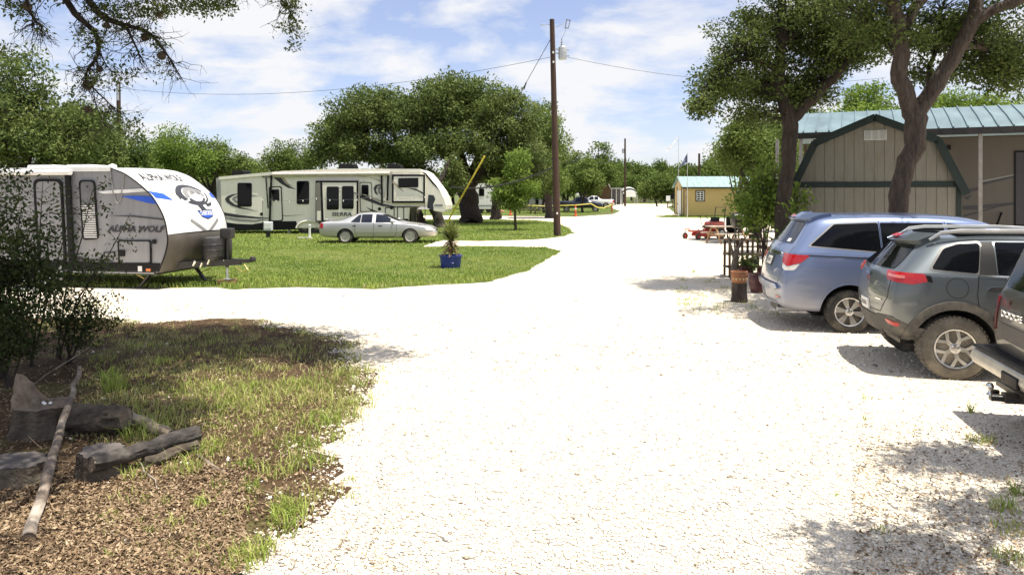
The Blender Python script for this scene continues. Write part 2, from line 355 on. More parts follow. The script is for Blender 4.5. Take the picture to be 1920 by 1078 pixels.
lawn2 = [(-48, 29), G(200, 461), G(420, 462), G(440, 462), G(465, 466), G(485, 466), G(515, 467), G(545, 466), G(590, 463), G(700, 464), G(790, 463), G(812, 456), G(830, 451), G(900, 452.5), G(1000, 450), G(1055, 444), G(1076, 437), G(1066, 428), G(1040, 417), G(1000, 413.5), G(900, 412.5), G(700, 412), (-70, 61)]
LAWN2 = ragged(lawn2, .3, .16, 12); sheet('lawn', LAWN2, .018, GM['lawn'])
lawn3 = [(-85, 74.5), G(500, 403), G(850, 403), G(1000, 404.5), G(1080, 403.5), G(1120, 400), G(1152, 395), G(1138, 390), G(1120, 386), G(900, 385), (-85, 135)]
LAWN3 = ragged(lawn3, .5, .3, 13); sheet('lawn', LAWN3, .012, GM['lawn'])
lawn4 = [G(1222, 406), G(1262, 404), G(1300, 404.5), G(1380, 404), G(1470, 404), G(1470, 412), G(1360, 409.5), G(1290, 409), G(1240, 408)]
LAWN4 = ragged(lawn4, .3, .25, 14); sheet('lawn', LAWN4, .012, GM['lawn'])
bank = [(-30, 12.3), G(-300, 602), G(0, 596), G(180, 594), G(300, 604), G(400, 600), G(500, 604), G(560, 618), G(640, 640), G(688, 680), G(690, 740), G(662, 800), G(636, 870), G(598, 950), G(530, 1010), G(495, 1078), G(400, 1300), (-2.4, 1.5), (-30, 1.5)]
BANK = ragged(bank, .09, .30, 21); sheet('leaf_strewn_bank', BANK, .012, GM['soil'])

# ------------------------------------------------------------------ loose ground cover (stuff)
rng = np.random.default_rng(5)
def blades(name, x, y, h, w, lean, tint, m, seg=1, z0=.01, kindlabel=None):
    n = len(x); rg = np.random.default_rng(len(x)); a = rg.uniform(0, 2*PI, n); ca, sa = np.cos(a), np.sin(a)
    la = rg.uniform(0, 2*PI, n); l = h*lean*rg.uniform(.2, 1, n); lx, ly = np.cos(la)*l, np.sin(la)*l
    b = np.stack([x, y, np.full(n, z0)], 1); s = np.stack([ca*w, sa*w, 0*w], 1)
    mid = b+np.stack([lx*.3, ly*.3, h*.55], 1); tip = b+np.stack([lx, ly, h*(1-.25*lean)], 1)
    co = np.stack([b-s, b+s, mid+s*.7, mid-s*.7, tip], 1).reshape(-1, 3)
    o = np.arange(n)[:, None]*5
    f = np.concatenate([o+[0, 1, 2], o+[0, 2, 3], o+[3, 2, 4]]); 
    tt = np.repeat(tint, 5)
    ob = npmesh(name, co, f, 3, m, tt); tag(ob, kindlabel, 'grass', kind='stuff'); return ob
GRASS = tintmat('grass_blades', [(0, (.12, .20, .03)), (.35, (.25, .35, .06)), (.65, (.38, .45, .10)), (.85, (.50, .48, .18)), (1, (.55, .46, .25))], .6, .25)
def scatter(poly, n, bounds, seed, dens=None):
    rg = np.random.default_rng(seed); x = rg.uniform(bounds[0], bounds[1], n); y = rg.uniform(bounds[2], bounds[3], n)
    k = inpoly(x, y, poly); x, y = x[k], y[k]
    if dens is not None:
        k = rg.random(len(x)) < dens(x, y); x, y = x[k], y[k]
    return x, y
def inview(x, y, pad=60): u = 960+F*x/y; return (u > -pad) & (u < 1920+pad)
x, y = scatter(LAWN1, 190000, (-21, 3, 16, 32.5), 1, lambda x, y: np.where(inview(x, y), np.clip(.78+.3*fbm(x, y, .8), .2, 1)*np.clip(17/y, .3, 1)**.5, 0))
near = np.clip((19.8-y)/2.6, 0, 1); h = (.05+.075*near)*rng.uniform(.5, 1.35, len(x))*(1+.25*fbm(x, y, 1.1, 3))
tint = np.clip(.44+.28*fbm(x, y, .45, 1)+.12*fbm(x, y, 1.7, 4)+.12*near*fbm(x, y, 3, 2)+rng.normal(0, .14, len(x))+(rng.random(len(x)) < .06)*.4, 0, 1)
blades('lawn_grass', x, y, h, rng.uniform(.006, .013, len(x)), .6, tint, GRASS, kindlabel='short bright green grass on the near lawn')
for i, (pl, n, bd, hh) in enumerate(((LAWN2, 90000, (-30, 4, 28, 62), .075), (LAWN3, 26000, (-40, 16, 60, 120), .12), (LAWN4, 9000, (10, 32, 58, 76), .13))):
    x, y = scatter(pl, n, bd, 20+i, lambda x, y: np.where(inview(x, y), .9, 0))
    blades('lawn_grass', x, y, hh*rng.uniform(.5, 1.4, len(x)), rng.uniform(.012, .03, len(x)), .6, np.clip(.45+.2*fbm(x, y, .4, 2)+rng.normal(0, .14, len(x)), 0, 1), GRASS,
           kindlabel=('mown grass around the tall utility pole and the big oaks', 'shaded grass beside the far parked pickups', 'thin grass strip in front of the tan shed')[i])
# tufts on the bank and at the gravel edge
def tufts(name, spots, m, label, seed, w=(.0022, .005)):
    rg = np.random.default_rng(seed); X = []; Y = []; Hh = []; T = []
    for (px, py, n, rad, hh, t0) in spots:
        r = rad*np.sqrt(rg.random(n)); a = rg.uniform(0, 2*PI, n); X.append(px+r*np.cos(a)); Y.append(py+r*np.sin(a)); Hh.append(hh*rg.uniform(.4, 1.2, n)); T.append(np.clip(t0+rg.normal(0, .14, n), 0, 1))
    X = np.concatenate(X); return blades(name, X, np.concatenate(Y), np.concatenate(Hh), rg.uniform(*w, len(X)), 1.0, np.concatenate(T), m, kindlabel=label)
rr = random.Random(8); sp = []
for (u, v, n, rad, hh) in [(540, 985, 120, .13, .15), (610, 930, 60, .12, .1), (430, 770, 90, .2, .12), (520, 890, 90, .15, .14), (560, 840, 110, .2, .14), (600, 800, 120, .22, .15), (640, 760, 130, .22, .16), (585, 870, 90, .18, .13), (455, 1060, 120, .14, .14), (480, 1040, 90, .12, .12),
        (545, 960, 120, .12, .15), (380, 950, 50, .08, .1), (390, 850, 60, .12, .14), (345, 890, 90, .14, .2), (465, 880, 45, .07, .12), (470, 920, 35, .06, .12), (215, 735, 110, .13, .28), (205, 715, 60, .1, .22), (230, 800, 120, .2, .22), (300, 800, 120, .22, .2), (270, 820, 100, .18, .2),
        (365, 740, 90, .3, .14), (500, 740, 170, .38, .14), (560, 745, 190, .4, .15), (620, 720, 170, .36, .15), (660, 700, 110, .28, .14), (430, 740, 120, .3, .13), (640, 790, 120, .2, .14), (370, 960, 24, .05, .1), (330, 990, 30, .06, .1), (250, 900, 40, .12, .16), (280, 1005, 30, .05, .08), (655, 905, 25, .06, .05)]:
    px, py = G(u, v); sp.append((px, py, n, rad, hh, .5+rr.uniform(-.12, .25)))
for (cnt, us, vs, nn, rd, hh_, tt0) in ((260, (180, 690), (606, 800), (10, 40), (.08, .24), (.05, .13), (.5, .95)), (110, (200, 600), (800, 1078), (4, 16), (.03, .1), (.04, .1), (.4, .9)), (520, (150, 700), (600, 860), (8, 26), (.08, .26), (.03, .08), (.66, 1.0))):
    pp = [G(rr.uniform(*us), rr.uniform(*vs)) for i in range(cnt)]; ok = inpoly(np.array([p[0] for p in pp]), np.array([p[1] for p in pp]), BANK)
    sp += [(p[0], p[1], rr.randint(*nn), rr.uniform(*rd), rr.uniform(*hh_), rr.uniform(*tt0)) for p, k in zip(pp, ok) if k]
for i in range(0, len(BANK), 2):
    px, py = BANK[i]
    if 4 < py < 12.5 and px > -6.5: sp.append((px+rr.uniform(-.25, .05), py+rr.uniform(-.15, .1), rr.randint(5, 26), rr.uniform(.05, .16), rr.uniform(.04, .11), rr.uniform(.35, .8)))
tufts('grass_tufts', sp, GRASS, 'wispy grass tufts growing on the leaf strewn bank', 3)
sp = []
for i in range(75):
    u, v = rr.uniform(1270, 1470), rr.uniform(492, 590); sp.append((*G(u, v), rr.randint(8, 30), rr.uniform(.06, .2), rr.uniform(.05, .12), rr.uniform(.3, .8)))
for (u, v, n, rad, hh) in [(1840, 830, 90, .12, .1), (1820, 775, 25, .03, .14), (1885, 960, 60, .1, .13), (1905, 930, 40, .06, .14), (1900, 1000, 70, .14, .09), (1890, 1050, 70, .12, .08), (1575, 935, 14, .05, .03), (1625, 750, 12, .05, .06), (1620, 790, 5, .02, .12), (1650, 1000, 14, .05, .05), (1080, 695, 12, .05, .03), (520, 557, 22, .09, .06), (625, 552, 12, .06, .07), (730, 556, 14, .05, .06), (545, 553, 8, .05, .08), (560, 556, 5, .03, .1), (830, 567, 8, .05, .02), (1390, 645, 10, .06, .02), (900, 545, 30, .2, .06), (960, 530, 30, .25, .06), (1020, 510, 30, .3, .06), (440, 570, 30, .2, .08), (180, 575, 60, .3, .12), (240, 585, 60, .4, .12), (330, 580, 40, .3, .08), (140, 585, 60, .3, .16)]:
    sp.append((*G(u, v), n, rad, hh, .4+rr.uniform(-.1, .3)))
tufts('weeds', sp, GRASS, 'small scattered weeds poking through the white gravel', 4)
# fallen leaves
LITTER = tintmat('dry_leaves', [(0, (.045, .028, .018)), (.35, (.14, .088, .05)), (.7, (.30, .21, .125)), (1, (.50, .39, .26))], .75, .1)
def litter(name, x, y, size, label, seed, asp=(.28, .5)):
    rg = np.random.default_rng(seed); n = len(x); a = rg.uniform(0, 2*PI, n); L_ = size*rg.uniform(.6, 1.4, n); w = L_*rg.uniform(*asp, n)
    d = np.stack([np.cos(a), np.sin(a), rg.normal(0, .3, n)], 1); s = np.stack([-np.sin(a), np.cos(a), rg.normal(0, .4, n)], 1)
    c = np.stack([x, y, .022+rg.random(n)*.022], 1); up = np.array([0, 0, 1.])*(L_*rg.uniform(.0, .3, n))[:, None]
    co = np.stack([c-d*L_[:, None]*.5+up, c+s*w[:, None]*.5, c+d*L_[:, None]*.5+up, c-s*w[:, None]*.5], 1).reshape(-1, 3); co[:, 2] = np.maximum(co[:, 2], .014)
    ob = npmesh(name, co, np.arange(n*4).reshape(n, 4), 4, LITTER, np.repeat(np.clip(rg.beta(2, 1.6, n), 0, 1), 4)); tag(ob, label, 'leaves', kind='stuff')
def pscatter(n, us, vs, poly, seed, inside=True):
    rg = np.random.default_rng(seed); u = rg.uniform(*us, n); v = rg.uniform(*vs, n); Y = F*H/(v-VH); X = (u-960)/F*Y
    if poly is not None:
        k = inpoly(X, Y, poly) == inside; X, Y = X[k], Y[k]
    return X, Y
x1, y1 = pscatter(17000, (-60, 460), (880, 1130), BANK, 31); x2, y2 = pscatter(7000, (-60, 620), (740, 1130), BANK, 32); x3, y3 = pscatter(5500, (-60, 680), (600, 800), BANK, 33)
litter('leaf_litter', np.r_[x1, x2, x3], np.r_[y1, y2, y3], .031, 'brown dry oak leaves carpeting the bank under the trees', 6)
x1, y1 = pscatter(2600, (1600, 1980), (800, 1130), None, 34); x2, y2 = pscatter(600, (1180, 1480), (490, 640), None, 35); x3, y3 = pscatter(700, (420, 760), (600, 1078), None, 36); x4, y4 = pscatter(700, (0, 460), (556, 606), None, 37)
litter('leaf_litter', np.r_[x1, x2, x3, x4], np.r_[y1, y2, y3, y4], .03, 'sparse fallen leaves lying on the white gravel', 7)
x1, y1 = pscatter(520, (-60, 640), (640, 1130), BANK, 38); litter('twig_litter', x1, y1, .16, 'fine dry twigs scattered over the bank', 8, (.03, .05))
# loose stones
STONE = tintmat('loose_limestone', [(0, (.26, .21, .17)), (.05, (.60, .52, .41)), (.25, (.77, .71, .61)), (1, (.85, .80, .70))], .9)
def pebbles(x, y, s, label, seed, name='loose_gravel'):
    rg = np.random.default_rng(seed); n = len(x)
    b = np.array([[1, 0, 0], [0, 1, 0], [-1, 0, 0], [0, -1, 0], [0, 0, 1], [0, 0, -.3]], float)
    v = b[None]*(1+rg.uniform(-.35, .35, (n, 6, 1))); a = rg.uniform(0, 2*PI, n); ca, sa = np.cos(a)[:, None], np.sin(a)[:, None]
    v[:, :, 0] *= rg.uniform(.8, 1.5, n)[:, None]; v[:, :, 2] *= rg.uniform(.5, .9, n)[:, None]; v[:, 4, :2] += rg.normal(0, .35, (n, 2))
    co = np.stack([v[:, :, 0]*ca-v[:, :, 1]*sa, v[:, :, 0]*sa+v[:, :, 1]*ca, v[:, :, 2]], 2)*s[:, None, None]
    co += np.stack([x, y, .006+s*.15], 1)[:, None]
    f = np.array([[0, 1, 4], [1, 2, 4], [2, 3, 4], [3, 0, 4], [1, 0, 5], [2, 1, 5], [3, 2, 5], [0, 3, 5]])
    ob = npmesh(name, co.reshape(-1, 3), (np.arange(n)[:, None, None]*6+f[None]).reshape(-1, 3), 3, STONE, np.repeat(rg.random(n), 6)); tag(ob, label, 'gravel', kind='stuff')
x, y = pscatter(48000, (430, 1980), (690, 1130), BANK, 41, False); rg = np.random.default_rng(42)
pebbles(x, y, rg.gamma(4, .0017, len(x))+.0025, 'loose white crushed stones covering the foreground drive', 43)
x, y = pscatter(14000, (300, 1980), (545, 700), BANK, 44, False); pebbles(x, y, rg.gamma(4, .0026, len(x))+.003, 'loose white stones scattered on the drive by the lawn', 45)
x, y = pscatter(600, (100, 700), (640, 1100), BANK, 46); ex = []
for px, py in BANK:
    if 3.8 < py < 12.6 and px > -6.5:
        for k in range(34): ex.append((px-abs(rr.gauss(0, .14)), py+rr.gauss(0, .06)))
x = np.r_[x, [q[0] for q in ex]]; y = np.r_[y, [q[1] for q in ex]]; pebbles(x, y, rg.gamma(3, .0028, len(x))+.0035, 'small pale stones lying on the bank soil', 47)
# ------------------------------------------------------------------ trees
BARK = mat('oak_bark', (.065, .045, .035), .9, var=.5, scale=7, bump=1., bscale=14, bdist=.06, stain=(.14, .12, .10), samt=.6, sscale=5, stretch=(3, 3, .6))
LEAF_D = tintmat('shade_darkened_leaves', [(0, (.018, .03, .008)), (.4, (.04, .06, .016)), (.7, (.075, .10, .028)), (1, (.13, .15, .05))], .6, .2, spec=.2)  # leaf green darkened to put deep shade into the left shrubs
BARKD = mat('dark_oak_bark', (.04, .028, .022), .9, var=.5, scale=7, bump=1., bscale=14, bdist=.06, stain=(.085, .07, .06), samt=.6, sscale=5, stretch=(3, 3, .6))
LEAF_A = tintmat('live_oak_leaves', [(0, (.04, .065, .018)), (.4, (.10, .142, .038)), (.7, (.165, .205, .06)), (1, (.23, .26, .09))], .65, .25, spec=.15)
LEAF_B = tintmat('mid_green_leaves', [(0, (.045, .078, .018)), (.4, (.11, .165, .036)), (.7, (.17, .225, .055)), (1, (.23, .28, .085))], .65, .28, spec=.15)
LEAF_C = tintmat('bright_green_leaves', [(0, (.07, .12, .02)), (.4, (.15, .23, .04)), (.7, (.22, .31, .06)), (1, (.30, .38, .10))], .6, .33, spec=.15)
def leaf_cloud(cents, rad, per, size, seed, flat=.75, aspect=.45, droop=-.1, ctint=None):
    rg = np.random.default_rng(seed); n = len(cents)*per
    ci = np.repeat(np.arange(len(cents)), per); r = np.asarray(rad)[ci] if hasattr(rad, '__len__') else np.full(n, rad)
    d = rg.normal(0, 1, (n, 3)); d /= np.linalg.norm(d, axis=1)[:, None]; rr_ = rg.random(n)**.45
    p = np.asarray(cents)[ci]+d*(r*rr_)[:, None]*np.array([1, 1, flat])
    a = rg.normal(0, 1, (n, 3))+d*.6; a[:, 2] += droop; a /= np.linalg.norm(a, axis=1)[:, None]
    q = rg.normal(0, 1, (n, 3)); q[:, 2] += .9; b = np.cross(a, q); b /= np.linalg.norm(b, axis=1)[:, None]+1e-9
    L_ = size*rg.uniform(.6, 1.35, n)[:, None]; Wd = L_*aspect
    co = np.stack([p, p+a*L_*.5+b*Wd*.5, p+a*L_, p+a*L_*.5-b*Wd*.5], 1).reshape(-1, 3)
    ct = rg.normal(.45, .15, len(cents)) if ctint is None else ctint
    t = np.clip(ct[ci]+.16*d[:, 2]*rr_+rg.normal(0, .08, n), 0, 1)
    return co, np.repeat(t, 4)
def lobes_clumps(lobes, rg, shell=.42):
    out = []
    for (c, r, n) in lobes:
        d = rg.normal(0, 1, (n, 3)); d /= np.linalg.norm(d, axis=1)[:, None]; d[:, 2] = np.where(d[:, 2] < -.5, d[:, 2]*.6, d[:, 2])
        q = rg.random(n)**shell; out.append(np.asarray(c)+d*q[:, None]*np.asarray(r))
    return np.concatenate(out)
def oak(name, label, base, limbs, lobes, leaf, per, crad, seed, lm=None, bm_=None, group=None, twigs=True, cat='tree', sides=9, twr=.02, shell=.42, rz=0, z=0, extra=None, tw_n=1, spray=0):
    t = thing(name, label, cat, (base[0], base[1], z), rz, group); rg = np.random.default_rng(seed); prg = random.Random(seed)
    b = MB(); samp = []
    for pts, rad in limbs:
        # smooth the polyline (Catmull-Rom) and roughen it
        pv = [Vector(p) for p in pts]; fine = []; fr = []
        for i in range(len(pv)-1):
            p0 = pv[max(i-1, 0)]; p1 = pv[i]; p2 = pv[i+1]; p3 = pv[min(i+2, len(pv)-1)]; m_ = 5
            for k in range(m_+(i == len(pv)-2)):
                s = k/m_; q = .5*((2*p1)+(-p0+p2)*s+(2*p0-5*p1+4*p2-p3)*s*s+(-p0+3*p1-3*p2+p3)*s**3)
                r = rad[i]*(1-s)+rad[i+1]*s; j = r*.16
                fine.append(q+Vector((prg.uniform(-j, j), prg.uniform(-j, j), 0))); fr.append(r)
        if pv[0].z < .05: fine[0].z = -.05; fr[0] *= 1.18; fr[1] *= 1.07
        b.tube(fine, fr, sides, wob=.07, rng=prg); samp += [(q, r) for q, r in zip(fine, fr)]
    cl = lobes_clumps(lobes, rg, shell)
    if extra is not None: cl = np.concatenate([cl, np.asarray(extra)])
    sp = np.array([tuple(q) for q, r in samp[3:]])
    if twigs:
        for ii, c in enumerate(cl):
            if ii % tw_n: continue
            d = np.linalg.norm(sp-c, axis=1)+.5*np.maximum(0, sp[:, 2]-c[2]+.1); k = int(d.argmin()); q = Vector(sp[k]); cv = Vector(c); ln = (cv-q).length
            if ln < .05: continue
            m1 = q.lerp(cv, .4)+Vector((prg.uniform(-1, 1), prg.uniform(-1, 1), prg.uniform(-.2, 1)))*ln*.13; m2 = q.lerp(cv, .75)+Vector((prg.uniform(-1, 1), prg.uniform(-1, 1), prg.uniform(-.4, .6)))*ln*.1
            r0 = min(twr*(.6+ln*.5), samp[k+3][1]*.7)
            b.tube([q, m1, m2, cv], [r0, r0*.7, r0*.45, r0*.2], 4, cap=False)
    for i in range(spray):            # bare forking twiglets along the outer limbs
        q, r = samp[prg.randrange(len(samp)//4, len(samp))]
        if r > .07: continue
        d = Vector((prg.gauss(0, .8), prg.gauss(0, .6), prg.uniform(-1.1, .3))).normalized(); ln = prg.uniform(.15, .55); a = q.copy(); ps = [a.copy()]
        for k in range(4):
            d = (d+Vector((prg.gauss(0, .45), prg.gauss(0, .45), prg.gauss(-.1, .4)))).normalized(); a = a+d*ln/4; ps.append(a.copy())
        r0 = min(r*.6, .007); b.tube(ps, [r0, r0*.8, r0*.6, r0*.45, r0*.25], 4, cap=False)
        for k in (1, 2, 3):
            e = ps[k]+Vector((prg.gauss(0, .07), prg.gauss(0, .07), prg.gauss(-.03, .07))); b.tube([ps[k], ps[k].lerp(e, .5)+Vector((0, 0, .01)), e], [r0*.5, r0*.35, r0*.2], 3, cap=False)
            if prg.random() < .09: cl = np.concatenate([cl, [tuple(e)]])
    b.build('trunk', bm_ or BARK, t, smooth=True, angle=60)
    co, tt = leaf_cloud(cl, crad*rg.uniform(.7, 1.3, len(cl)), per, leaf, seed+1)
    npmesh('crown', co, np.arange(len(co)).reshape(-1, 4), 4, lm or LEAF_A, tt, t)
    return t
def rel(base, u, v, Y): p = P(u, v, Y); return (p[0]-base[0], p[1]-base[1], p[2])
def relL(base, lst):              # (u, v, Y, radius px in u, radius px in v, radius in depth, clumps)
    out = []
    for (u, v, Y, ru, rv, rd, n) in lst: out.append((rel(base, u, v, Y), (ru/F*Y, rd, rv/F*Y), n))
    return out
# --- the two live oaks at the right, in front of the barn shed
bA = ((1690-960)/F*14.3, 14.3)
oak('live_oak', 'forked rough barked live oak rising in front of the barn shed gable', bA,
    [([(0, 0, 0), rel(bA, 1686, 405, 14.3), rel(bA, 1693, 330, 14.3), rel(bA, 1716, 265, 14.3), rel(bA, 1716, 205, 14.3)], [.23, .18, .172, .19, .21]),
     ([rel(bA, 1714, 215, 14.3), rel(bA, 1688, 150, 14.2), rel(bA, 1690, 75, 14.1), rel(bA, 1676, 10, 14.0), rel(bA, 1650, -60, 13.9), rel(bA, 1640, -160, 13.8)], [.16, .155, .135, .115, .09, .04]),
     ([rel(bA, 1690, 70, 14.1), rel(bA, 1712, 20, 14.2), rel(bA, 1750, -30, 14.4), rel(bA, 1790, -120, 14.6)], [.11, .1, .085, .03]),
     ([rel(bA, 1718, 212, 14.3), rel(bA, 1755, 160, 14.2), rel(bA, 1795, 95, 14.1), rel(bA, 1822, 40, 14.0), rel(bA, 1836, -20, 14.0), rel(bA, 1850, -140, 13.8)], [.16, .15, .138, .13, .11, .04]),
     ([rel(bA, 1822, 45, 14.0), rel(bA, 1865, 18, 13.9), rel(bA, 1930, -4, 13.7), rel(bA, 2040, -40, 13.4)], [.1, .095, .085, .04]), ([rel(bA, 1800, 90, 14.1), rel(bA, 1835, 88, 14.6), rel(bA, 1870, 105, 15), rel(bA, 1915, 140, 15.1)], [.07, .05, .035, .015]), ([rel(bA, 1745, 172, 14.3), rel(bA, 1742, 130, 14.8), rel(bA, 1760, 80, 15.2), rel(bA, 1765, 20, 15.3)], [.06, .05, .035, .015]), ([rel(bA, 1690, 110, 14.1), rel(bA, 1660, 80, 14.5), rel(bA, 1630, 40, 14.8)], [.07, .05, .02])],
    relL(bA, [(1790, -110, 14, 260, 130, 2.6, 210), (1840, 60, 14.8, 95, 75, 1.2, 80), (1860, 120, 15.2, 75, 50, 1.0, 60), (1650, 60, 14.6, 80, 70, 1.2, 70), (1760, 60, 15.2, 60, 80, 1.0, 60), (1905, 140, 15, 55, 55, .9, 40), (1730, 150, 15, 45, 40, .6, 16), (1620, -50, 14, 120, 100, 2, 90)])+[((.6, -2.1, 7.2), (2.6, 1.3, .8), 60), ((-1.6, -1.4, 6.9), (1.4, 1.2, .7), 34)],
    .085, 66, .29, 101, twr=.014, shell=.55, sides=14)
bB = ((1476-960)/F*17, 17)
oak('live_oak', 'dark leaning live oak with a dense crown beside the barn shed corner', bB,
    [([(0, 0, 0), rel(bB, 1468, 400, 17), rel(bB, 1478, 310, 17), rel(bB, 1480, 235, 17), rel(bB, 1470, 190, 17)], [.21, .165, .155, .175, .165]),
     ([rel(bB, 1474, 210, 17), rel(bB, 1460, 150, 16.9), rel(bB, 1464, 70, 16.8), rel(bB, 1466, 0, 16.7), rel(bB, 1460, -120, 16.6)], [.14, .13, .11, .095, .03]),
     ([rel(bB, 1482, 228, 17), rel(bB, 1520, 190, 16.8), rel(bB, 1560, 150, 16.6), rel(bB, 1610, 95, 16.4), rel(bB, 1650, 60, 16.3)], [.13, .115, .1, .08, .03]),
     ([rel(bB, 1462, 90, 16.8), rel(bB, 1520, 30, 16.9), rel(bB, 1580, -30, 17)], [.1, .08, .03]),
     ([rel(bB, 1462, 130, 16.9), rel(bB, 1400, 110, 16.8), rel(bB, 1340, 130, 16.7)], [.09, .06, .02])],
    relL(bB, [(1390, 90, 17, 75, 70, 1.2, 80), (1360, 155, 16.8, 60, 45, .9, 60), (1318, 195, 16.7, 34, 34, .6, 26), (1440, 160, 17.4, 65, 70, 1.1, 80), (1480, 40, 17.2, 105, 75, 1.6, 120), (1560, 55, 17, 85, 75, 1.3, 100), (1540, 120, 17.3, 75, 55, 1.1, 80), (1500, 175, 17.4, 65, 35, .9, 60), (1600, 100, 16.8, 50, 45, .8, 40), (1480, -80, 17, 150, 90, 2, 130), (1410, 215, 17.2, 45, 30, .7, 24)]),
    .085, 66, .29, 202, bm_=BARKD, twr=.014, shell=.55, sides=14)
# --- off-frame oak whose shade falls on the right foreground
bC = (7.6, 3.25)
oak('live_oak', 'oak beyond the right edge whose dappled shade crosses the near gravel', bC,
    [([(0, 0, 0), (-.1, 0, 1.6), (-.3, .1, 3.2), (-.6, .2, 4.6), (-.9, .3, 6)], [.26, .22, .2, .15, .06]), ([(-.3, .1, 3.2), (-1.3, .3, 4.6), (-2.4, .5, 5.4), (-3.4, .6, 5.9)], [.13, .1, .07, .02]), ([(-.5, .2, 4.2), (-1.2, 1.2, 5.3), (-2.0, 2.0, 6)], [.1, .07, .02])],
    [((-1.0, 1.2, 6.4), (1.5, 1.0, .7), 130), ((-2.4, 1.1, 6.0), (.9, .45, .4), 50), ((-2.9, -.1, 6.0), (.9, .4, .4), 44), ((-1.3, -.1, 6.2), (1.2, .6, .5), 80), ((-.9, 2.3, 6.6), (.8, .5, .4), 34), ((-3.8, .6, 6.1), (.6, .35, .25), 26), ((-2.2, 2.15, 6.2), (.9, .35, .3), 40)],
    .1, 70, .3, 303, twr=.014)
# --- overhanging oak on the left, its trunk outside the frame
bD = (-9.4, 9.2)
ballspots = []
oak('overhanging_oak', 'oak boughs with small leaves and ball moss hanging into the top left', bD,
    [([(0, 0, 0), (.1, 0, 2), (.3, .1, 3.6), (.8, .3, 5)], [.32, .28, .26, .2]),
     ([(.3, .1, 3.6), rel(bD, -60, -60, 9.4), rel(bD, 120, -20, 9.6), rel(bD, 260, -12, 9.8), rel(bD, 420, -20, 10), rel(bD, 600, -40, 10.4)], [.19, .15, .11, .08, .05, .015]),
     ([rel(bD, 112, -20, 9.6), rel(bD, 140, 25, 9.5), rel(bD, 178, 62, 9.5), rel(bD, 184, 100, 9.5), rel(bD, 165, 130, 9.5)], [.045, .04, .032, .022, .014]),
     ([rel(bD, 160, -10, 9.6), rel(bD, 190, 30, 9.6), rel(bD, 235, 48, 9.7), rel(bD, 275, 60, 9.7), rel(bD, 308, 95, 9.7), rel(bD, 345, 155, 9.7)], [.05, .042, .03, .022, .014, .005]),
     ([rel(bD, 235, 48, 9.7), rel(bD, 258, 95, 9.7), rel(bD, 262, 108, 9.7)], [.018, .012, .005]),
     ([rel(bD, 168, 125, 9.5), rel(bD, 163, 150, 9.5), rel(bD, 200, 190, 9.5), rel(bD, 218, 205, 9.5), rel(bD, 245, 228, 9.5)], [.014, .012, .009, .006, .003]),
     ([rel(bD, 172, 172, 9.5), rel(bD, 195, 232, 9.5), rel(bD, 215, 240, 9.5)], [.006, .004, .002]),
     ([rel(bD, 40, -30, 9.3), rel(bD, 60, 30, 9.2), rel(bD, 78, 52, 9.2), rel(bD, 76, 75, 9.2)], [.03, .016, .009, .003]),
     ([rel(bD, 188, 100, 9.5), rel(bD, 205, 130, 9.5), rel(bD, 240, 152, 9.5)], [.01, .006, .002]),
     ([rel(bD, 440, -25, 10), rel(bD, 520, -5, 10.1), rel(bD, 548, 30, 10.1), rel(bD, 560, 55, 10.1)], [.02, .012, .007, .003])],
    relL(bD, [(340, -25, 10, 150, 26, .7, 95), (300, 18, 9.9, 110, 16, .4, 46), (395, 10, 10, 60, 20, .4, 30), (220, 30, 9.7, 60, 28, .3, 22), (545, 8, 10.1, 40, 14, .3, 10), (555, 38, 10.1, 18, 12, .15, 4), (20, 15, 9.3, 30, 14, .4, 10), (10, -40, 9, 130, 40, 1, 60), (200, -120, 9.5, 320, 70, 1.8, 110), (520, -140, 10.3, 160, 70, 1.2, 42), (15, 100, 9.4, 25, 20, .3, 4), (165, 70, 9.5, 26, 30, .12, 3), (228, 135, 9.6, 22, 18, .12, 4), (270, 62, 9.7, 30, 14, .12, 3)]),
    .05, 26, .13, 404, bm_=BARKD, twr=.006, shell=.6, spray=330)
bJ = (-7.9, 6.2)
oak('shade_oak', 'oak beyond the left edge whose canopy darkens the leafy bank', bJ,
    [([(0, 0, 0), (.1, .1, 2), (.4, .2, 3.8), (1.2, .6, 5.4), (2.2, 1.2, 6.6)], [.3, .26, .22, .16, .06]), ([(.4, .2, 3.8), (2.0, .2, 5.2), (3.6, .1, 6.0), (5.2, 0, 6.4)], [.16, .12, .08, .02]), ([(.8, .4, 4.6), (1.8, 2.2, 5.8), (3.2, 3.6, 6.4), (4.8, 4.2, 6.6)], [.15, .11, .07, .02]), ([(.4, .2, 3.8), (1.6, -1.2, 5.4), (3.8, -1.8, 6.1), (6.4, -2.2, 6.2)], [.12, .09, .06, .02])],
    [((5.3, 3.7, 6.7), (2.4, 1.7, .7), 300), ((2.8, 3.4, 6.8), (1.9, 2.0, .7), 170), ((4.1, 1.4, 6.8), (1.8, 1.5, .8), 210), ((5.5, .1, 6.5), (1.2, .9, .6), 100), ((3.9, -.9, 6.4), (1.4, 1.1, .6), 90), ((5.9, -1.3, 6.3), (.5, .5, .3), 12), ((6.0, -2.4, 6.2), (.5, .4, .3), 9), ((7.4, 3.1, 6.6), (.8, .8, .4), 40)],
    .1, 70, .36, 405, twr=.014)
MOSS = mat('ball_moss', (.11, .085, .06), .95, var=.4, scale=30)
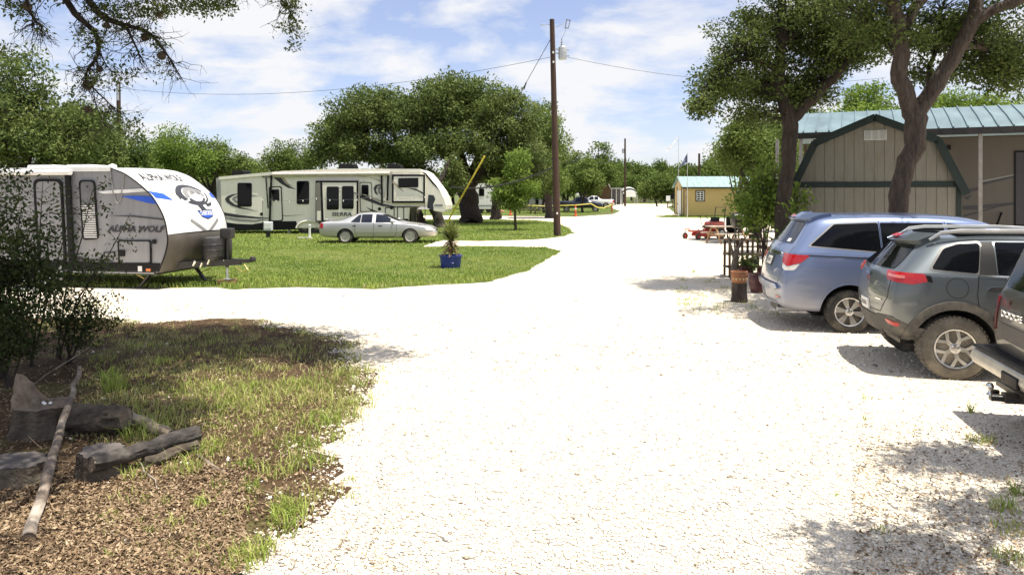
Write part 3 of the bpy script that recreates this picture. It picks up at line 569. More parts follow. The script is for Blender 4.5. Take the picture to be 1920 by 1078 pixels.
for (u, v, r, Y) in ((303, 105, .075, 9.7), (187, 130, .05, 9.5), (164, 160, .085, 9.5), (165, 205, .06, 9.5), (272, 70, .07, 9.7), (200, 48, .055, 9.6), (52, 14, .07, 9.2), (300, 28, .06, 9.8)):
    p = P(u, v, Y); b = MB(); prg = random.Random(u)
    for i in range(130):
        d = Vector((prg.gauss(0, 1), prg.gauss(0, 1), prg.gauss(0, 1))).normalized(); e = d*r*prg.uniform(.8, 1.45); s = d.orthogonal().normalized()*.0035
        q = d*r*.4; b.add([q-s, q+s, e], [(0, 1, 2)])
    b.lathe([(r*.1, -r*.75), (r*.6, -r*.5), (r*.8, 0), (r*.55, .55*r), (r*.1, r*.78)], 9)
    o = b.build('ball_moss', MOSS); o.location = p
    tag(o, {303: 'large brown moss ball near the end of the drooping bough', 187: 'small moss ball hanging by itself below the left bough', 164: 'upper moss clump on the dangling left branch above the dark pole', 165: 'lower moss clump on the dangling left branch', 272: 'moss tuft high on the bough left of the large moss ball', 200: 'moss tuft where the left boughs fork', 52: 'moss tuft in the far top left corner', 300: 'moss tuft among the leaves at the top edge'}[u], 'moss', 'ball moss on the overhanging oak')
# --- understory at the left edge
def shrub(name, label, u, v, Y, stems, leaf, per, crad, seed, lm, cat='shrub', lean=.25, nt=3, group=None, bmat=None, sr=.012, smin=.3):
    x, y = ((u-960)/F*Y, Y); t = thing(name, label, cat, (x, y, 0), 0, group); prg = random.Random(seed); b = MB(); cl = []
    for (h, dx_, dy_) in stems:
        p1 = Vector((dx_*.3+prg.uniform(-.06, .06), dy_*.3, h*.4)); p2 = Vector((dx_*.7, dy_*.7, h*.72)); p3 = Vector((dx_, dy_, h))
        b.tube([(prg.uniform(-.05, .05), prg.uniform(-.05, .05), -.02), p1, p2, p3], [sr, sr*.8, sr*.6, sr*.25], 6)
        for q in range(nt*4):
            s = prg.uniform(smin, 1); c = (p1.lerp(p2, s*2-.6) if s < .65 else p2.lerp(p3, (s-.65)/.35)); e = c+Vector((prg.gauss(0, lean), prg.gauss(0, lean), prg.uniform(-.05, .22)))
            b.tube([c, c.lerp(e, .5)+Vector((0, 0, .02)), e], [sr*.35, sr*.25, sr*.1], 3, cap=False); cl.append(tuple(e))
    b.build('stem', bmat or BARKD, t, smooth=True)
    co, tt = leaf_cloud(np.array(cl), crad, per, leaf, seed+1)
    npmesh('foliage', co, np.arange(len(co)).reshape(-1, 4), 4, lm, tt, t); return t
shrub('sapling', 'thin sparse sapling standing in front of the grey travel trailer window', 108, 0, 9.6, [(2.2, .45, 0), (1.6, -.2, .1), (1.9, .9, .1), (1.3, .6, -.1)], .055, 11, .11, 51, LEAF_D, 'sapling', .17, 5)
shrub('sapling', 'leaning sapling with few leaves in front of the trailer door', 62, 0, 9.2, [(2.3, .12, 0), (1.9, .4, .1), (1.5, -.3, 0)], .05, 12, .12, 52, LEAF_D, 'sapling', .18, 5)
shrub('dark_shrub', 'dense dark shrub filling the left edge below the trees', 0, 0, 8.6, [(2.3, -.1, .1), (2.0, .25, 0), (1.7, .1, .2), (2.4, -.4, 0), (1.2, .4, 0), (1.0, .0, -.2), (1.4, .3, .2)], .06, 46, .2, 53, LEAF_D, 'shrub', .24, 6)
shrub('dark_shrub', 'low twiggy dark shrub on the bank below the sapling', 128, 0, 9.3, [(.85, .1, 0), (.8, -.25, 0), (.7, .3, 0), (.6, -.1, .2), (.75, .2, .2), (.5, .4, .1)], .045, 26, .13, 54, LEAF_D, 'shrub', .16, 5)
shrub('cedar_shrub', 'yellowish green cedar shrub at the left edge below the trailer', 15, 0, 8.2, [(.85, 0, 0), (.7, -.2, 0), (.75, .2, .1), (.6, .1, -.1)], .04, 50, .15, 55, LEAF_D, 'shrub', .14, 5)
# --- trees behind the trailers
def grown(name, label, u, Y, top_v, hw_px, seed, leaf=.2, per=60, nl=170, lm=None, group=None, trunk_v=None, vbot=None, crad=.62, tr=.3, tw_n=1):
    base = ((u-960)/F*Y, Y); Zt = H-(top_v-VH)/F*Y; hw = hw_px/F*Y; zb = Zt*.22 if vbot is None else H-(vbot-VH)/F*Y; prg = random.Random(seed); zm = (zb+Zt)/2; hh = (Zt-zb)/2
    limbs = [([(0, 0, 0), (.1*hw*prg.uniform(-1, 1), 0, Zt*.18), (.14*hw*prg.uniform(-1, 1), 0, Zt*.34), (.1*hw, 0, Zt*.6)], [tr, tr*.85, tr*.7, tr*.25])]
    lobes = []
    for i in range(6):
        a = i*2*PI/6+prg.uniform(-.4, .4); rr_ = hw*prg.uniform(.45, .68); z = zm+hh*prg.uniform(-.3, .3); p = (rr_*math.cos(a), rr_*.8*math.sin(a), z)
        limbs.append(([(0, 0, Zt*.24), (p[0]*.45, p[1]*.45, Zt*.42), p], [tr*.55, tr*.35, tr*.1])); lobes.append((p, (hw*prg.uniform(.34, .48), hw*.4, hh*prg.uniform(.4, .56)), nl//8))
    lobes.append(((prg.uniform(-.2, .2)*hw, 0, zm+hh*.42), (hw*.55, hw*.5, hh*.56), nl//5)); lobes.append(((0, 0, zm-hh*.2), (hw*.7, hw*.6, hh*.6), nl//6))
    return oak(name, label, base, limbs, lobes, leaf, per, crad, seed, lm, bm_=BARKD, group=group, twr=.02, sides=7, tw_n=tw_n)
grown('oak_tree', 'dense oak behind the grey travel trailer at the left edge', 40, 26, 78, 190, 61, .15, 120, 260, LEAF_A, vbot=400, crad=.6)
grown('oak_tree', 'lower oak right behind the dark leaning pole', 150, 30, 185, 88, 62, .15, 95, 170, LEAF_A, vbot=400, crad=.6)
grown('oak_tree', 'oak with pale olive crown between the pole and the travel trailer nose', 220, 42, 244, 80, 63, .18, 80, 150, LEAF_B, vbot=385)
grown('oak_tree', 'bright rounded oak crown above the travel trailer nose', 318, 55, 240, 80, 64, .2, 90, 150, LEAF_C, vbot=345, crad=.7)
grown('oak_tree', 'low oak crown left of the cream fifth wheel roof', 400, 58, 262, 80, 65, .2, 90, 140, LEAF_B, vbot=350, crad=.7)
grown('oak_tree', 'small far oak in the gap behind the fifth wheel', 470, 75, 296, 55, 66, .26, 60, 90, LEAF_B, vbot=360, crad=.8)
grown('oak_tree', 'round oak behind the middle of the fifth wheel roof', 552, 62, 264, 68, 67, .2, 90, 140, LEAF_B, vbot=355, crad=.7)
# --- the big oaks behind the fifth wheel
bE = ((884-960)/F*54, 54)
oak('big_oak', 'huge spreading oak with thick dark trunk right of the fifth wheel', bE,
    [([(0, 0, 0), rel(bE, 882, 385, 54), rel(bE, 876, 350, 54), rel(bE, 874, 320, 54)], [.85, .7, .7, .6]),
     ([rel(bE, 876, 345, 54), rel(bE, 850, 305, 53.5), rel(bE, 822, 285, 53), rel(bE, 780, 262, 53)], [.42, .34, .26, .1]), ([rel(bE, 874, 330, 54), rel(bE, 862, 290, 54), rel(bE, 838, 262, 54.5), rel(bE, 828, 220, 55)], [.4, .32, .24, .1]),
     ([rel(bE, 880, 340, 54), rel(bE, 895, 300, 54), rel(bE, 905, 270, 54), rel(bE, 915, 220, 54)], [.42, .3, .22, .08]), ([rel(bE, 884, 345, 54), rel(bE, 918, 305, 53), rel(bE, 950, 280, 52.5), rel(bE, 985, 260, 52)], [.4, .28, .2, .06])],
    relL(bE, [(840, 205, 54, 75, 62, 4, 210), (900, 205, 54, 75, 55, 4, 190), (955, 225, 53, 55, 55, 3.5, 140), (790, 220, 54, 50, 50, 3.5, 110), (985, 275, 53, 42, 45, 3, 80), (800, 280, 52, 50, 35, 3, 60), (930, 290, 52.5, 60, 40, 3, 90), (870, 265, 51.5, 80, 35, 2.5, 100), (870, 182, 55, 90, 32, 3.5, 90), (945, 330, 54, 55, 26, 2.5, 50), (1000, 320, 54, 35, 35, 2, 40)]),
    .23, 62, .75, 71, bm_=BARKD, twr=.035, tw_n=2)
bF = ((772-960)/F*57, 57)
oak('big_oak', 'broad oak crown rising behind the fifth wheel roof', bF,
    [([(0, 0, 0), rel(bF, 770, 380, 57), rel(bF, 768, 330, 57), rel(bF, 752, 285, 57), rel(bF, 735, 240, 57)], [.5, .45, .42, .3, .1]), ([rel(bF, 768, 335, 57), rel(bF, 735, 290, 56), rel(bF, 690, 265, 56)], [.3, .22, .08]), ([rel(bF, 760, 300, 57), rel(bF, 700, 300, 56), rel(bF, 640, 285, 56)], [.22, .18, .06])],
    relL(bF, [(690, 215, 57, 70, 52, 4, 170), (635, 255, 57, 48, 48, 3, 100), (735, 215, 57, 40, 50, 3, 80), (660, 285, 56, 60, 38, 3, 90), (735, 285, 56, 55, 40, 3, 90), (610, 280, 57, 28, 30, 2, 30), (780, 320, 57, 45, 30, 2, 40)]),
    .24, 64, .78, 72, bm_=BARKD, twr=.035, tw_n=2)
bG = ((1030-960)/F*66, 66)
oak('oak_tree', 'lighter green oak behind the tall utility pole', bG, [([(0, 0, 0), rel(bG, 1026, 350, 66), rel(bG, 1020, 290, 66)], [.35, .3, .12])],
    relL(bG, [(1020, 235, 66, 30, 45, 3, 60), (1035, 275, 66, 34, 50, 3, 70), (1010, 320, 66, 30, 40, 2.5, 50), (1035, 345, 66, 25, 30, 2, 30)]), .27, 70, .85, 73, LEAF_B, bm_=BARKD, tw_n=2)
bH = ((825-960)/F*47, 47)
oak('leaning_oak', 'short oak with two leaning trunks under the fifth wheel nose', bH,
    [([(0, 0, 0), rel(bH, 818, 400, 47), rel(bH, 808, 375, 47), rel(bH, 806, 352, 47), rel(bH, 822, 335, 47)], [.36, .33, .32, .3, .16]), ([(-1.15, .4, 0), rel(bH, 785, 405, 47.4), rel(bH, 776, 388, 47.4), rel(bH, 772, 372, 47.6)], [.36, .3, .27, .2]), ([rel(bH, 808, 362, 47), rel(bH, 830, 330, 47.5), rel(bH, 842, 300, 48)], [.2, .15, .06])],
    relL(bH, [(846, 318, 48.5, 20, 30, 1, 26), (858, 345, 49, 14, 24, .8, 12)]), .2, 50, .5, 74, bm_=BARKD)
# --- young tree and bushes in the middle
bI = G(967, 432)
oak('young_tree', 'slender young tree on the lawn left of the tall pole', bI, [([(0, 0, 0), rel(bI, 966, 412, bI[1]), rel(bI, 966, 385, bI[1]), rel(bI, 968, 340, bI[1]), rel(bI, 970, 290, bI[1])], [.09, .075, .065, .05, .015]), ([rel(bI, 966, 395, bI[1]), rel(bI, 950, 365, bI[1]), rel(bI, 935, 345, bI[1])], [.05, .03, .01]), ([rel(bI, 967, 390, bI[1]), rel(bI, 985, 360, bI[1]), rel(bI, 996, 340, bI[1])], [.045, .03, .01])],
    relL(bI, [(970, 312, bI[1], 24, 32, .8, 42), (952, 355, bI[1], 34, 30, 1, 50), (985, 358, bI[1], 26, 28, .8, 40), (965, 380, bI[1], 34, 16, .9, 30)]), .16, 62, .36, 81, LEAF_C)
for (u, Y, tv, hw, seed, lab, lm, vb) in ((1020, 84, 318, 30, 82, 'small leaning tree behind the yellow rope left of the pole', LEAF_B, 385), (1092, 86, 298, 42, 83, 'bushy tree over the dark parked pickup', LEAF_B, 378), (1062, 92, 320, 28, 84, 'small tree just right of the tall pole', LEAF_C, 380), (1118, 150, 268, 48, 85, 'tall rounded tree behind the brown barn', LEAF_B, 370), (1075, 160, 282, 30, 86, 'distant dark tree right of the tall pole', LEAF_A, 372), (1232, 130, 328, 36, 87, 'low bushy tree by the road left of the tan shed', LEAF_B, 381)):
    grown('tree', lab, u, Y, tv, hw, seed, .3 if Y < 100 else .5, 70, 110, lm, vbot=vb, crad=.75 if Y < 100 else 1.2, tr=.16)
# --- far tree line: one tree built, then copied
far0 = None; prg = random.Random(99); k = 0
for (u0, u1, Y, tv, du, hw) in ((-60, 1100, 150, 318, 70, 44), (1130, 1500, 185, 322, 34, 30), (1150, 1300, 230, 306, 30, 30), (1290, 1560, 120, 300, 44, 36), (690, 1075, 112, 318, 48, 40)):
    u = u0
    while u < u1:
        t_v = tv+prg.uniform(-9, 9)
        if far0 is None: far0 = o = grown('far_tree', 'x', u, 150, 318, 40, 120, .55, 75, 120, LEAF_B, vbot=368, crad=1.3, tr=.3, tw_n=3)
        else:
            o = copy_tree(far0); Yq = Y*prg.uniform(.93, 1.07); o.location = ((u-960)/F*Yq, Yq, 0); o.rotation_euler = (0, 0, prg.uniform(0, 6.28))
            hz = (H-(t_v-VH)/F*Yq)/(H-(318-VH)/F*150); sx = hw*Yq/(40*150)*prg.uniform(.9, 1.25); o.scale = (sx, sx, hz)
        o['label'] = ('round oak in the distant tree line behind the left trailers', 'round oak in the distant tree line across the end of the road', 'taller hazy oak on the far rise beyond the road', 'oak in the tree line behind the tan shed', 'low dark oak in the shade behind the big oak trunks')[k]; o['group'] = ('distant trees left', 'distant trees past the road', 'trees on the far rise', 'trees behind the tan shed', 'trees behind the big oaks')[k]
        u += du*prg.uniform(.8, 1.2)
    k += 1
# --- trees at the right behind the shed and the metal roof
grown('oak_tree', 'light green oak between the tan shed and the dark live oak', 1418, 34, 205, 85, 131, .16, 110, 190, LEAF_B, vbot=356, crad=.6)
grown('oak_tree', 'low branching oak above the tan shed roof end', 1388, 40, 265, 48, 132, .17, 70, 80, LEAF_B, vbot=344, crad=.5, tr=.15)
grown('oak_tree', 'oak crown behind the metal roof left of the forked oak', 1610, 44, 160, 90, 133, .2, 90, 150, LEAF_C, vbot=280, crad=.7)
grown('oak_tree', 'feathery oak crown behind the metal roof right of the forked oak', 1790, 44, 165, 95, 134, .2, 90, 160, LEAF_C, vbot=280, crad=.7)
grown('oak_tree', 'oak crown behind the metal roof at the right edge', 1905, 46, 182, 60, 135, .2, 80, 100, LEAF_B, vbot=280, crad=.7)
grown('oak_tree', 'oak crown just behind the left end of the metal roof', 1500, 42, 190, 60, 136, .19, 90, 110, LEAF_A, vbot=300, crad=.7)
shrub('leafy_shrub', 'bright green leafy shrub left of the barn shed', 1438, 0, 17.6, [(2.45, -.1, 0), (2.75, .25, .1), (2.1, -.25, 0), (2.4, .1, .3), (1.9, -.4, .2), (2.0, .5, -.2), (2.2, .45, .2)], .13, 22, .26, 137, LEAF_C, 'shrub', .26, 6, sr=.022, smin=.62)
shrub('leafy_shrub', 'drooping shrub spilling over the barbecue smoker', 1422, 0, 27.5, [(2.0, -.3, 0), (1.9, .4, 0), (2.1, .1, .2)], .13, 30, .3, 138, LEAF_B, 'shrub', .25, 5, sr=.018, smin=.6)
# ------------------------------------------------------------------ buildings
SHEDTAN = mat('tan_painted_siding', (.25, .238, .198), .75, var=.10, scale=3, bump=.25, bscale=90, stain=(.17, .15, .115), samt=.7, sscale=3, stretch=(4, 4, .5))
GREENTRIM = mat('dark_green_trim', (.009, .02, .017), .55, var=.25, stain=(.025, .035, .03), samt=.5)
GREENROOF = mat('dark_green_metal_roof', (.012, .026, .022), .45, .2, var=.2)
TEALROOF = mat('pale_teal_metal', (.165, .235, .26), .42, .3, var=.15, scale=2, stain=(.12, .18, .2), samt=.6, sscale=1.2, stretch=(1, .4, 1))
def sz(x, y): return (1400+x/3.692, 170+y/3.692)       # picture notes: enlarged view -> photo pixel
PS = Plane(1487, 18.45, R(-21))
shed = thing('barn_shed', 'tan gambrel barn shed with dark green trim behind the blue van', 'shed', (PS.O[0], PS.O[1], 0), PS.a)
def q(x, y): return PS(*sz(x, y))
xl, xr = q(340, 700)[0], q(1465, 700)[0]; zr_ = q(900, 645)[1]-.02; pk = q(893, 200); bl = q(480, 378); br = q(1322, 345); bz = (bl[1]+br[1])/2; pkx = (xl+xr)/2; bx = ((pkx-bl[0])+(br[0]-pkx))/2
def gtop(x): a = abs(x-pkx); hw = (xr-xl)/2; return pk[1]-(pk[1]-bz)*a/bx if a < bx else bz-(bz-zr_)*(a-bx)/(hw-bx)
nb = 16; bw = (xr-xl)/nb
for i in range(nb):
    a, b_ = xl+i*bw+.004, xl+(i+1)*bw-.004; mid = [a, b_]
    for e in (pkx-bx, pkx, pkx+bx):
        if a < e < b_: mid.append(e)
    mid.sort(); o = MB().prism([(a, zr_), (b_, zr_)]+[(m_, gtop(m_)-.01) for m_ in reversed(mid)], 'y', -.012-(i % 3)*.001, .03).build('siding_board', SHEDTAN, shed)
    MB().prism(rect(a, b_, .15, zr_), 'y', -.006-(i % 2)*.001, .03).build('siding_board', SHEDTAN, shed)
D_ = 4.2
b = MB(); hw = (xr-xl)/2
b.prism([(xl+.012, .12), (xr-.012, .12), (xr-.012, zr_-.03), (pkx+bx-.012, bz-.03), (pkx, pk[1]-.03), (pkx-bx+.012, bz-.03), (xl+.012, zr_-.03)], 'y', .028, D_); b.build('wall', SHEDTAN, shed)
b = MB(); ov = .16
pr = [(xl-.18, zr_-.22), (pkx-bx-.04, bz+.05), (pkx, pk[1]+.08), (pkx+bx+.04, bz+.05), (xr+.18, zr_-.22)]
for i in range(4):
    (x0, z0), (x1, z1) = pr[i], pr[i+1]; d = Vector((x1-x0, z1-z0)).normalized(); n = Vector((-d.y, d.x))*.045
    MB().prism([(x0, z0), (x1, z1), (x1+n.x, z1+n.y), (x0+n.x, z0+n.y)], 'y', -ov, D_+.1).build('roof_panel', GREENROOF, shed)
    m_ = Vector((d.y, -d.x))*.13
    MB().prism([(x0, z0-.001), (x1, z1-.001), (x1+m_.x, z1+m_.y), (x0+m_.x, z0+m_.y)], 'y', -ov-.012, -ov+.018).build('fascia_board', GREENTRIM, shed)
MB().box(xl-.01, xr+.01, -.035, -.0145, zr_-.07, zr_+.07).build('trim_board', GREENTRIM, shed, bevel=.004)
for x0, x1 in ((xl-.06, xl+.05), (xr-.05, xr+.06)): MB().box(x0, x1, -.032, .05, .1, zr_-.072).build('corner_board', GREENTRIM, shed, bevel=.004)
vx0, vz0 = q(812, 345); vx1, vz1 = q(968, 272)
vent = MB().box(vx0, vx1, -.03, -.012, vz0, vz1).build('vent', PAPER, shed, bevel=.004)
for i in range(9):
    z = vz0+.02+(vz1-vz0-.04)*i/8
    b = MB()
    for a, c in ((.03, .32), (.36, .64), (.68, .97)): b.bar((vx0+(vx1-vx0)*a, -.034, z), (vx0+(vx1-vx0)*c, -.034, z), .014, .008)
    b.build('louvre', GRVINYL, vent)
MB().box(xl-.02, xr+.02, .0, D_, .0, .13).build('skid', DKWOOD, shed)

# carport / long metal roof with camper parked beneath
PC = Plane(1490, 24.2, R(-25)); def_c = lambda x, y: PC(*sz(x, y))
cp = thing('carport', 'long open carport with pale teal standing seam metal roof', 'carport', (PC.O[0], PC.O[1], 0), PC.a)
ez = PC(1490, 251)[1]; Lr = 9.5; run = 2.5; rise = PC(1505, 213)[1]*1.0-ez+.24
np_ = 25; pw = Lr/np_
for i in range(np_):
    x0, x1 = -.1+i*pw, -.1+(i+1)*pw
    b = MB(); b.add([(x0, -.25, ez), (x1, -.25, ez), (x1, run*.35, ez+rise*.46), (x0, run*.35, ez+rise*.46), (x1, run, ez+rise), (x0, run, ez+rise)], [(0, 1, 2, 3), (3, 2, 4, 5)])
    b.add([(x0, -.25, ez-.02), (x1, -.25, ez-.02), (x1, run, ez+rise-.02), (x0, run, ez+rise-.02)], [(3, 2, 1, 0)])
    p = b.build('roof_panel', TEALROOF, cp)
    MB().bar((x0, -.26, ez+.025), (x0, run*.35, ez+rise*.46+.025), .035, .05).bar((x0, run*.35, ez+rise*.46+.025), (x0, run, ez+rise+.025), .035, .05).build('seam_rib', TEALROOF, p)
b = MB(); b.add([(-.1, run, ez+rise-.001), (Lr-.1, run, ez+rise-.001), (Lr-.1, 2*run+.4, ez), (-.1, 2*run+.4, ez)], [(0, 1, 2, 3), (3, 2, 1, 0)]); b.build('rear_roof_slope', TEALROOF, cp)
MB().box(-.12, Lr, -.3, -.2, ez-.2, ez-.005).build('fascia_board', BLKMET, cp)
MB().bar((-.1, -.25, ez-.02), (-.1, run, ez+rise-.03), .05, .14).build('gable_trim', GREENTRIM, cp)
for px in (def_c(215, 400)[0], def_c(355, 400)[0]+.1, def_c(1612, 500)[0], 7.5): MB().box(px-.05, px+.05, -.2, -.1, 0, ez-.19).build('post', mat('grey_post', (.26, .25, .24), .7, var=.2), cp, bevel=.006)
for px in (0.0, 3.0, 6.0, 9.0): MB().box(px, px+.12, 4.6, 4.72, 0, ez-.05).build('post', DKWOOD, cp)
b = MB()
for k in range(10): b.box(-.05+k*1.02, .05+k*1.02, -.2, run, ez-.02-.0005*k, ez-.01)
b.add([(-.1, .0, ez+.05), (Lr-.2, .0, ez+.05), (Lr-.2, run, ez+rise-.07), (-.1, run, ez+rise-.07)], [(0, 1, 2, 3)]); b.build('roof_lining', mat('pale_ply', (.5, .46, .36), .8), cp)
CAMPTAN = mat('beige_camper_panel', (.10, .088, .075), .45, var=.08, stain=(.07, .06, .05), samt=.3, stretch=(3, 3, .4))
PK = Plane(1700, 24.3, R(-25)); cam2 = thing('camper', 'beige camper with dark swooshes parked under the metal roof', 'camper', (PK.O[0], PK.O[1], 0), PK.a)
def k_(x, y): return PK(*sz(x, y))
zt = k_(1500, 318)[1]
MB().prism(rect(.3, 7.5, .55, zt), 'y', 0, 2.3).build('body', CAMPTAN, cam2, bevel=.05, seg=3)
for pts in ([(1610, 660), (1860, 600), (1860, 578), (1630, 628)], [(1500, 690), (1600, 668), (1600, 690), (1500, 712)], [(1605, 822), (1860, 790), (1860, 772), (1605, 792)], [(1495, 740), (1560, 720), (1530, 760)], [(1500, 862), (1590, 838), (1860, 770), (1600, 850), (1500, 876)], [(1495, 825), (1600, 825), (1600, 792), (1495, 798)]):
    decal('swoosh_decal', [k_(*p) for p in pts], -.004, DKVINYL, cam2)
decal('swoosh_decal', [k_(*p) for p in [(1605, 640), (1860, 586), (1860, 578), (1605, 628)]], -.009, GRVINYL, cam2)
x0 = k_(1850, 400)[0]; x1 = k_(1935, 400)[0]; dz0 = k_(1880, 940)[1]; dz1 = k_(1880, 418)[1]
framed('door', rect(x0, x1, max(.4, dz0), dz1), -.002, cam2, BLACK, DKVINYL, w=.05, sub='door_panel')
x2 = k_(1400, 400); MB().box(x2[0]-.06, x2[0]+.05, -.05, 0, x2[1]-.05, x2[1]+.1).build('porch_lamp', BLACK, cam2)
for xx in (2.2, 3.1):
    w = MB().lathe([(.12, -.22), (.34, -.22), (.36, -.16), (.36, .0), (.33, .03), (.12, .03)], 24, c=(xx, .12, .36), axis='y').build('wheel', RUBBER, cam2, smooth=True)
MB().tube([k_(1705, 945)+(0,), k_(1760, 845)+(0,)] and [(k_(1705, 945)[0], -.5, k_(1705, 945)[1]), (k_(1760, 845)[0], -.1, k_(1760, 845)[1])], .03, 6).build('awning_strut', BLACK, cam2)

# distant tan shed with green roof
TAN2 = mat('ochre_siding', (.56, .41, .17), .75, var=.08, bump=.15, bscale=20, stretch=(6, 6, .4))
TEAL2 = mat('pale_green_metal', (.30, .42, .40), .4, .3, var=.1)
Yt = 71.; xs0 = (1283-960)/F*Yt; ts = thing('tan_shed', 'small tan shed with pale green metal roof at the road end', 'shed', (xs0, Yt, 0))
sw, sd = 8.6, 4.2; ew = H-(350-VH)/F*Yt; rz_ = H-(332-VH)/F*(Yt+2)
MB().prism([(0, .1), (sd, .1), (sd, ew), (sd/2, rz_-.06), (0, ew)], 'x', 0, sw).build('wall', TAN2, ts)
for i in range(15):
    x0 = -.25+i*(sw+.5)/15; x1 = x0+(sw+.5)/15
    MB().add([(x0, -.3, ew-.1), (x1, -.3, ew-.1), (x1, sd/2, rz_), (x0, sd/2, rz_), (x0, -.3, ew-.04), (x1-.02, -.3, ew-.04), (x1-.02, sd/2, rz_+.06), (x0, sd/2, rz_+.06)], [(3, 2, 1, 0), (4, 5, 6, 7), (0, 1, 5, 4), (2, 3, 7, 6), (1, 2, 6, 5), (3, 0, 4, 7)]).build('roof_panel', TEAL2, ts)
MB().add([(-.25, sd/2, rz_), (sw+.25, sd/2, rz_), (sw+.25, sd+.3, ew-.1), (-.25, sd+.3, ew-.1)], [(0, 1, 2, 3), (3, 2, 1, 0)]).build('rear_roof_slope', TEAL2, ts)
MB().box(-.26, sw+.26, -.33, -.29, ew-.2, ew-.05).build('fascia_board', GREENTRIM, ts)
for u0, u1, v0, v1 in ((1304, 1321.5, 357, 378), (1379.5, 1395, 356, 378)):
    a, c = (u0-960)/F*Yt-xs0, (u1-960)/F*Yt-xs0; z0, z1 = H-(v1-VH)/F*Yt, H-(v0-VH)/F*Yt
    w = framed('window', rect(a, c, z0, z1), -.002, ts, mat('dark_brown_trim', (.04, .025, .018), .6), GLASS, w=.12, t=.05, sub='pane')
    b = MB(); a2, c2, y0, y1 = a+.12, c-.12, z0+.12, z1-.12
    for k in range(3): b.box(a2+(c2-a2)*k/2-.03, a2+(c2-a2)*k/2+.03, -.07, -.038, y0, y1)
    for k in range(5): b.box(a2, c2, -.073, -.036, y0+(y1-y0)*k/4-.03, y0+(y1-y0)*k/4+.03)
    b.build('muntin', PAPER, w)
dr = MB().box(-.04, 0, 1.1, 2.9, .2, 2.5).build('door', PAPER, ts); MB().box(-.07, -.041, 2.6, 2.75, 1.1, 1.25).build('handle', BLACK, dr)
for a, c in ((.0, .16), (sd-.16, sd), (.95, 1.09), (2.91, 3.05)): MB().box(-.05, .0, a, c, .1, ew-.02).build('corner_board', GREENTRIM, ts)
MB().box(0, .28, -.04, .0, .1, ew-.25).build('corner_board', mat('tan_trim', (.46, .34, .18), .7), ts)

# brown barn, canopy and board fence at the far end of the road
BRN = mat('brown_siding', (.13, .075, .035), .8, var=.15, stretch=(6, 6, .5))
Yb = 150.; x0 = (1112-960)/F*Yb; brn = thing('brown_barn', 'distant brown gambrel barn with pale roof trim', 'barn', (x0, Yb, 0))
pz = [((u-960)/F*Yb-x0, H-(v-VH)/F*Yb) for u, v in ((1094, 352), (1100, 340), (1117, 334), (1137, 340), (1144, 352))]
MB().prism([(pz[0][0], 0)]+pz+[(pz[-1][0], 0)], 'y', 0, 7).build('wall', BRN, brn)
for i in range(4):
    (a, z0), (c, z1) = pz[i], pz[i+1]; MB().bar((a, -.15, z0+.08), (c, -.15, z1+.08), .5, .2).build('roof_trim', PAPER, brn)
MB().box(pz[0][0], pz[-1][0], -.08, -.01, pz[0][1]-.1, pz[0][1]+.15).build('trim_board', BRN, brn)
Yb = 152.; x0 = (1145-960)/F*Yb; hs = thing('grey_porch', 'distant grey porch lean-to beside the brown barn', 'porch', (x0, Yb, 0))
MB().box(0, 2.8, 1.5, 3, 0, 3.2).build('wall', mat('grey_boards', (.16, .16, .17), .8), hs); MB().box(-.2, 3.2, -.5, 3.2, 3.2, 3.4).build('roof', GALV, hs)
for k in range(4): MB().box(.1+k*.95, .25+k*.95, -.3, -.15, 0, 3.2).build('post', PAPER, hs)
Yb = 140.; x0 = (1170-960)/F*Yb; cn = thing('white_canopy', 'distant white fabric canopy on thin poles', 'canopy', (x0, Yb, 0))
b = MB(); N_ = 8
for i in range(N_):
    for k in range(2):
        s0, s1 = i/N_, (i+1)/N_; z = lambda s: 2.1+.55*math.sin(PI*s)**.7+(.6 if k else 0)
        b.add([(s0*2.6, k*1.5, z(s0)), (s1*2.6, k*1.5, z(s1)), (s1*2.6, k*1.5+1.5, z(s1)+.3), (s0*2.6, k*1.5+1.5, z(s0)+.3)], [(0, 1, 2, 3), (3, 2, 1, 0)])
b.prism([(0, 1.6), (2.6, 1.6), (2.5, 2.3), (1.3, 2.75), (.1, 2.3)], 'y', -.05, .0); b.build('cover', PAPER, cn)
for x in (.1, 2.5): MB().tube([(x, 0, 0), (x, 0, 2.2)], .05, 6).build('pole', GALV, cn); MB().tube([(x, 2.8, 0), (x, 2.8, 2.4)], .05, 6).build('pole', GALV, cn)
FEN = mat('grey_brown_fence', (.16, .12, .09), .85, var=.3)
Yb = 170.; fn = thing('rail_fence', 'low dark rail fence crossing the far end of the road', 'fence', ((1185-960)/F*Yb, Yb, 0))
for k in range(3): MB().box(0, 12, -.03, .03, .35+k*.35, .5+k*.35).build('rail', FEN, fn)
for k in range(7): MB().box(k*2-.06, k*2+.06, -.1, -.031, 0, 1.3).build('post', FEN, fn)

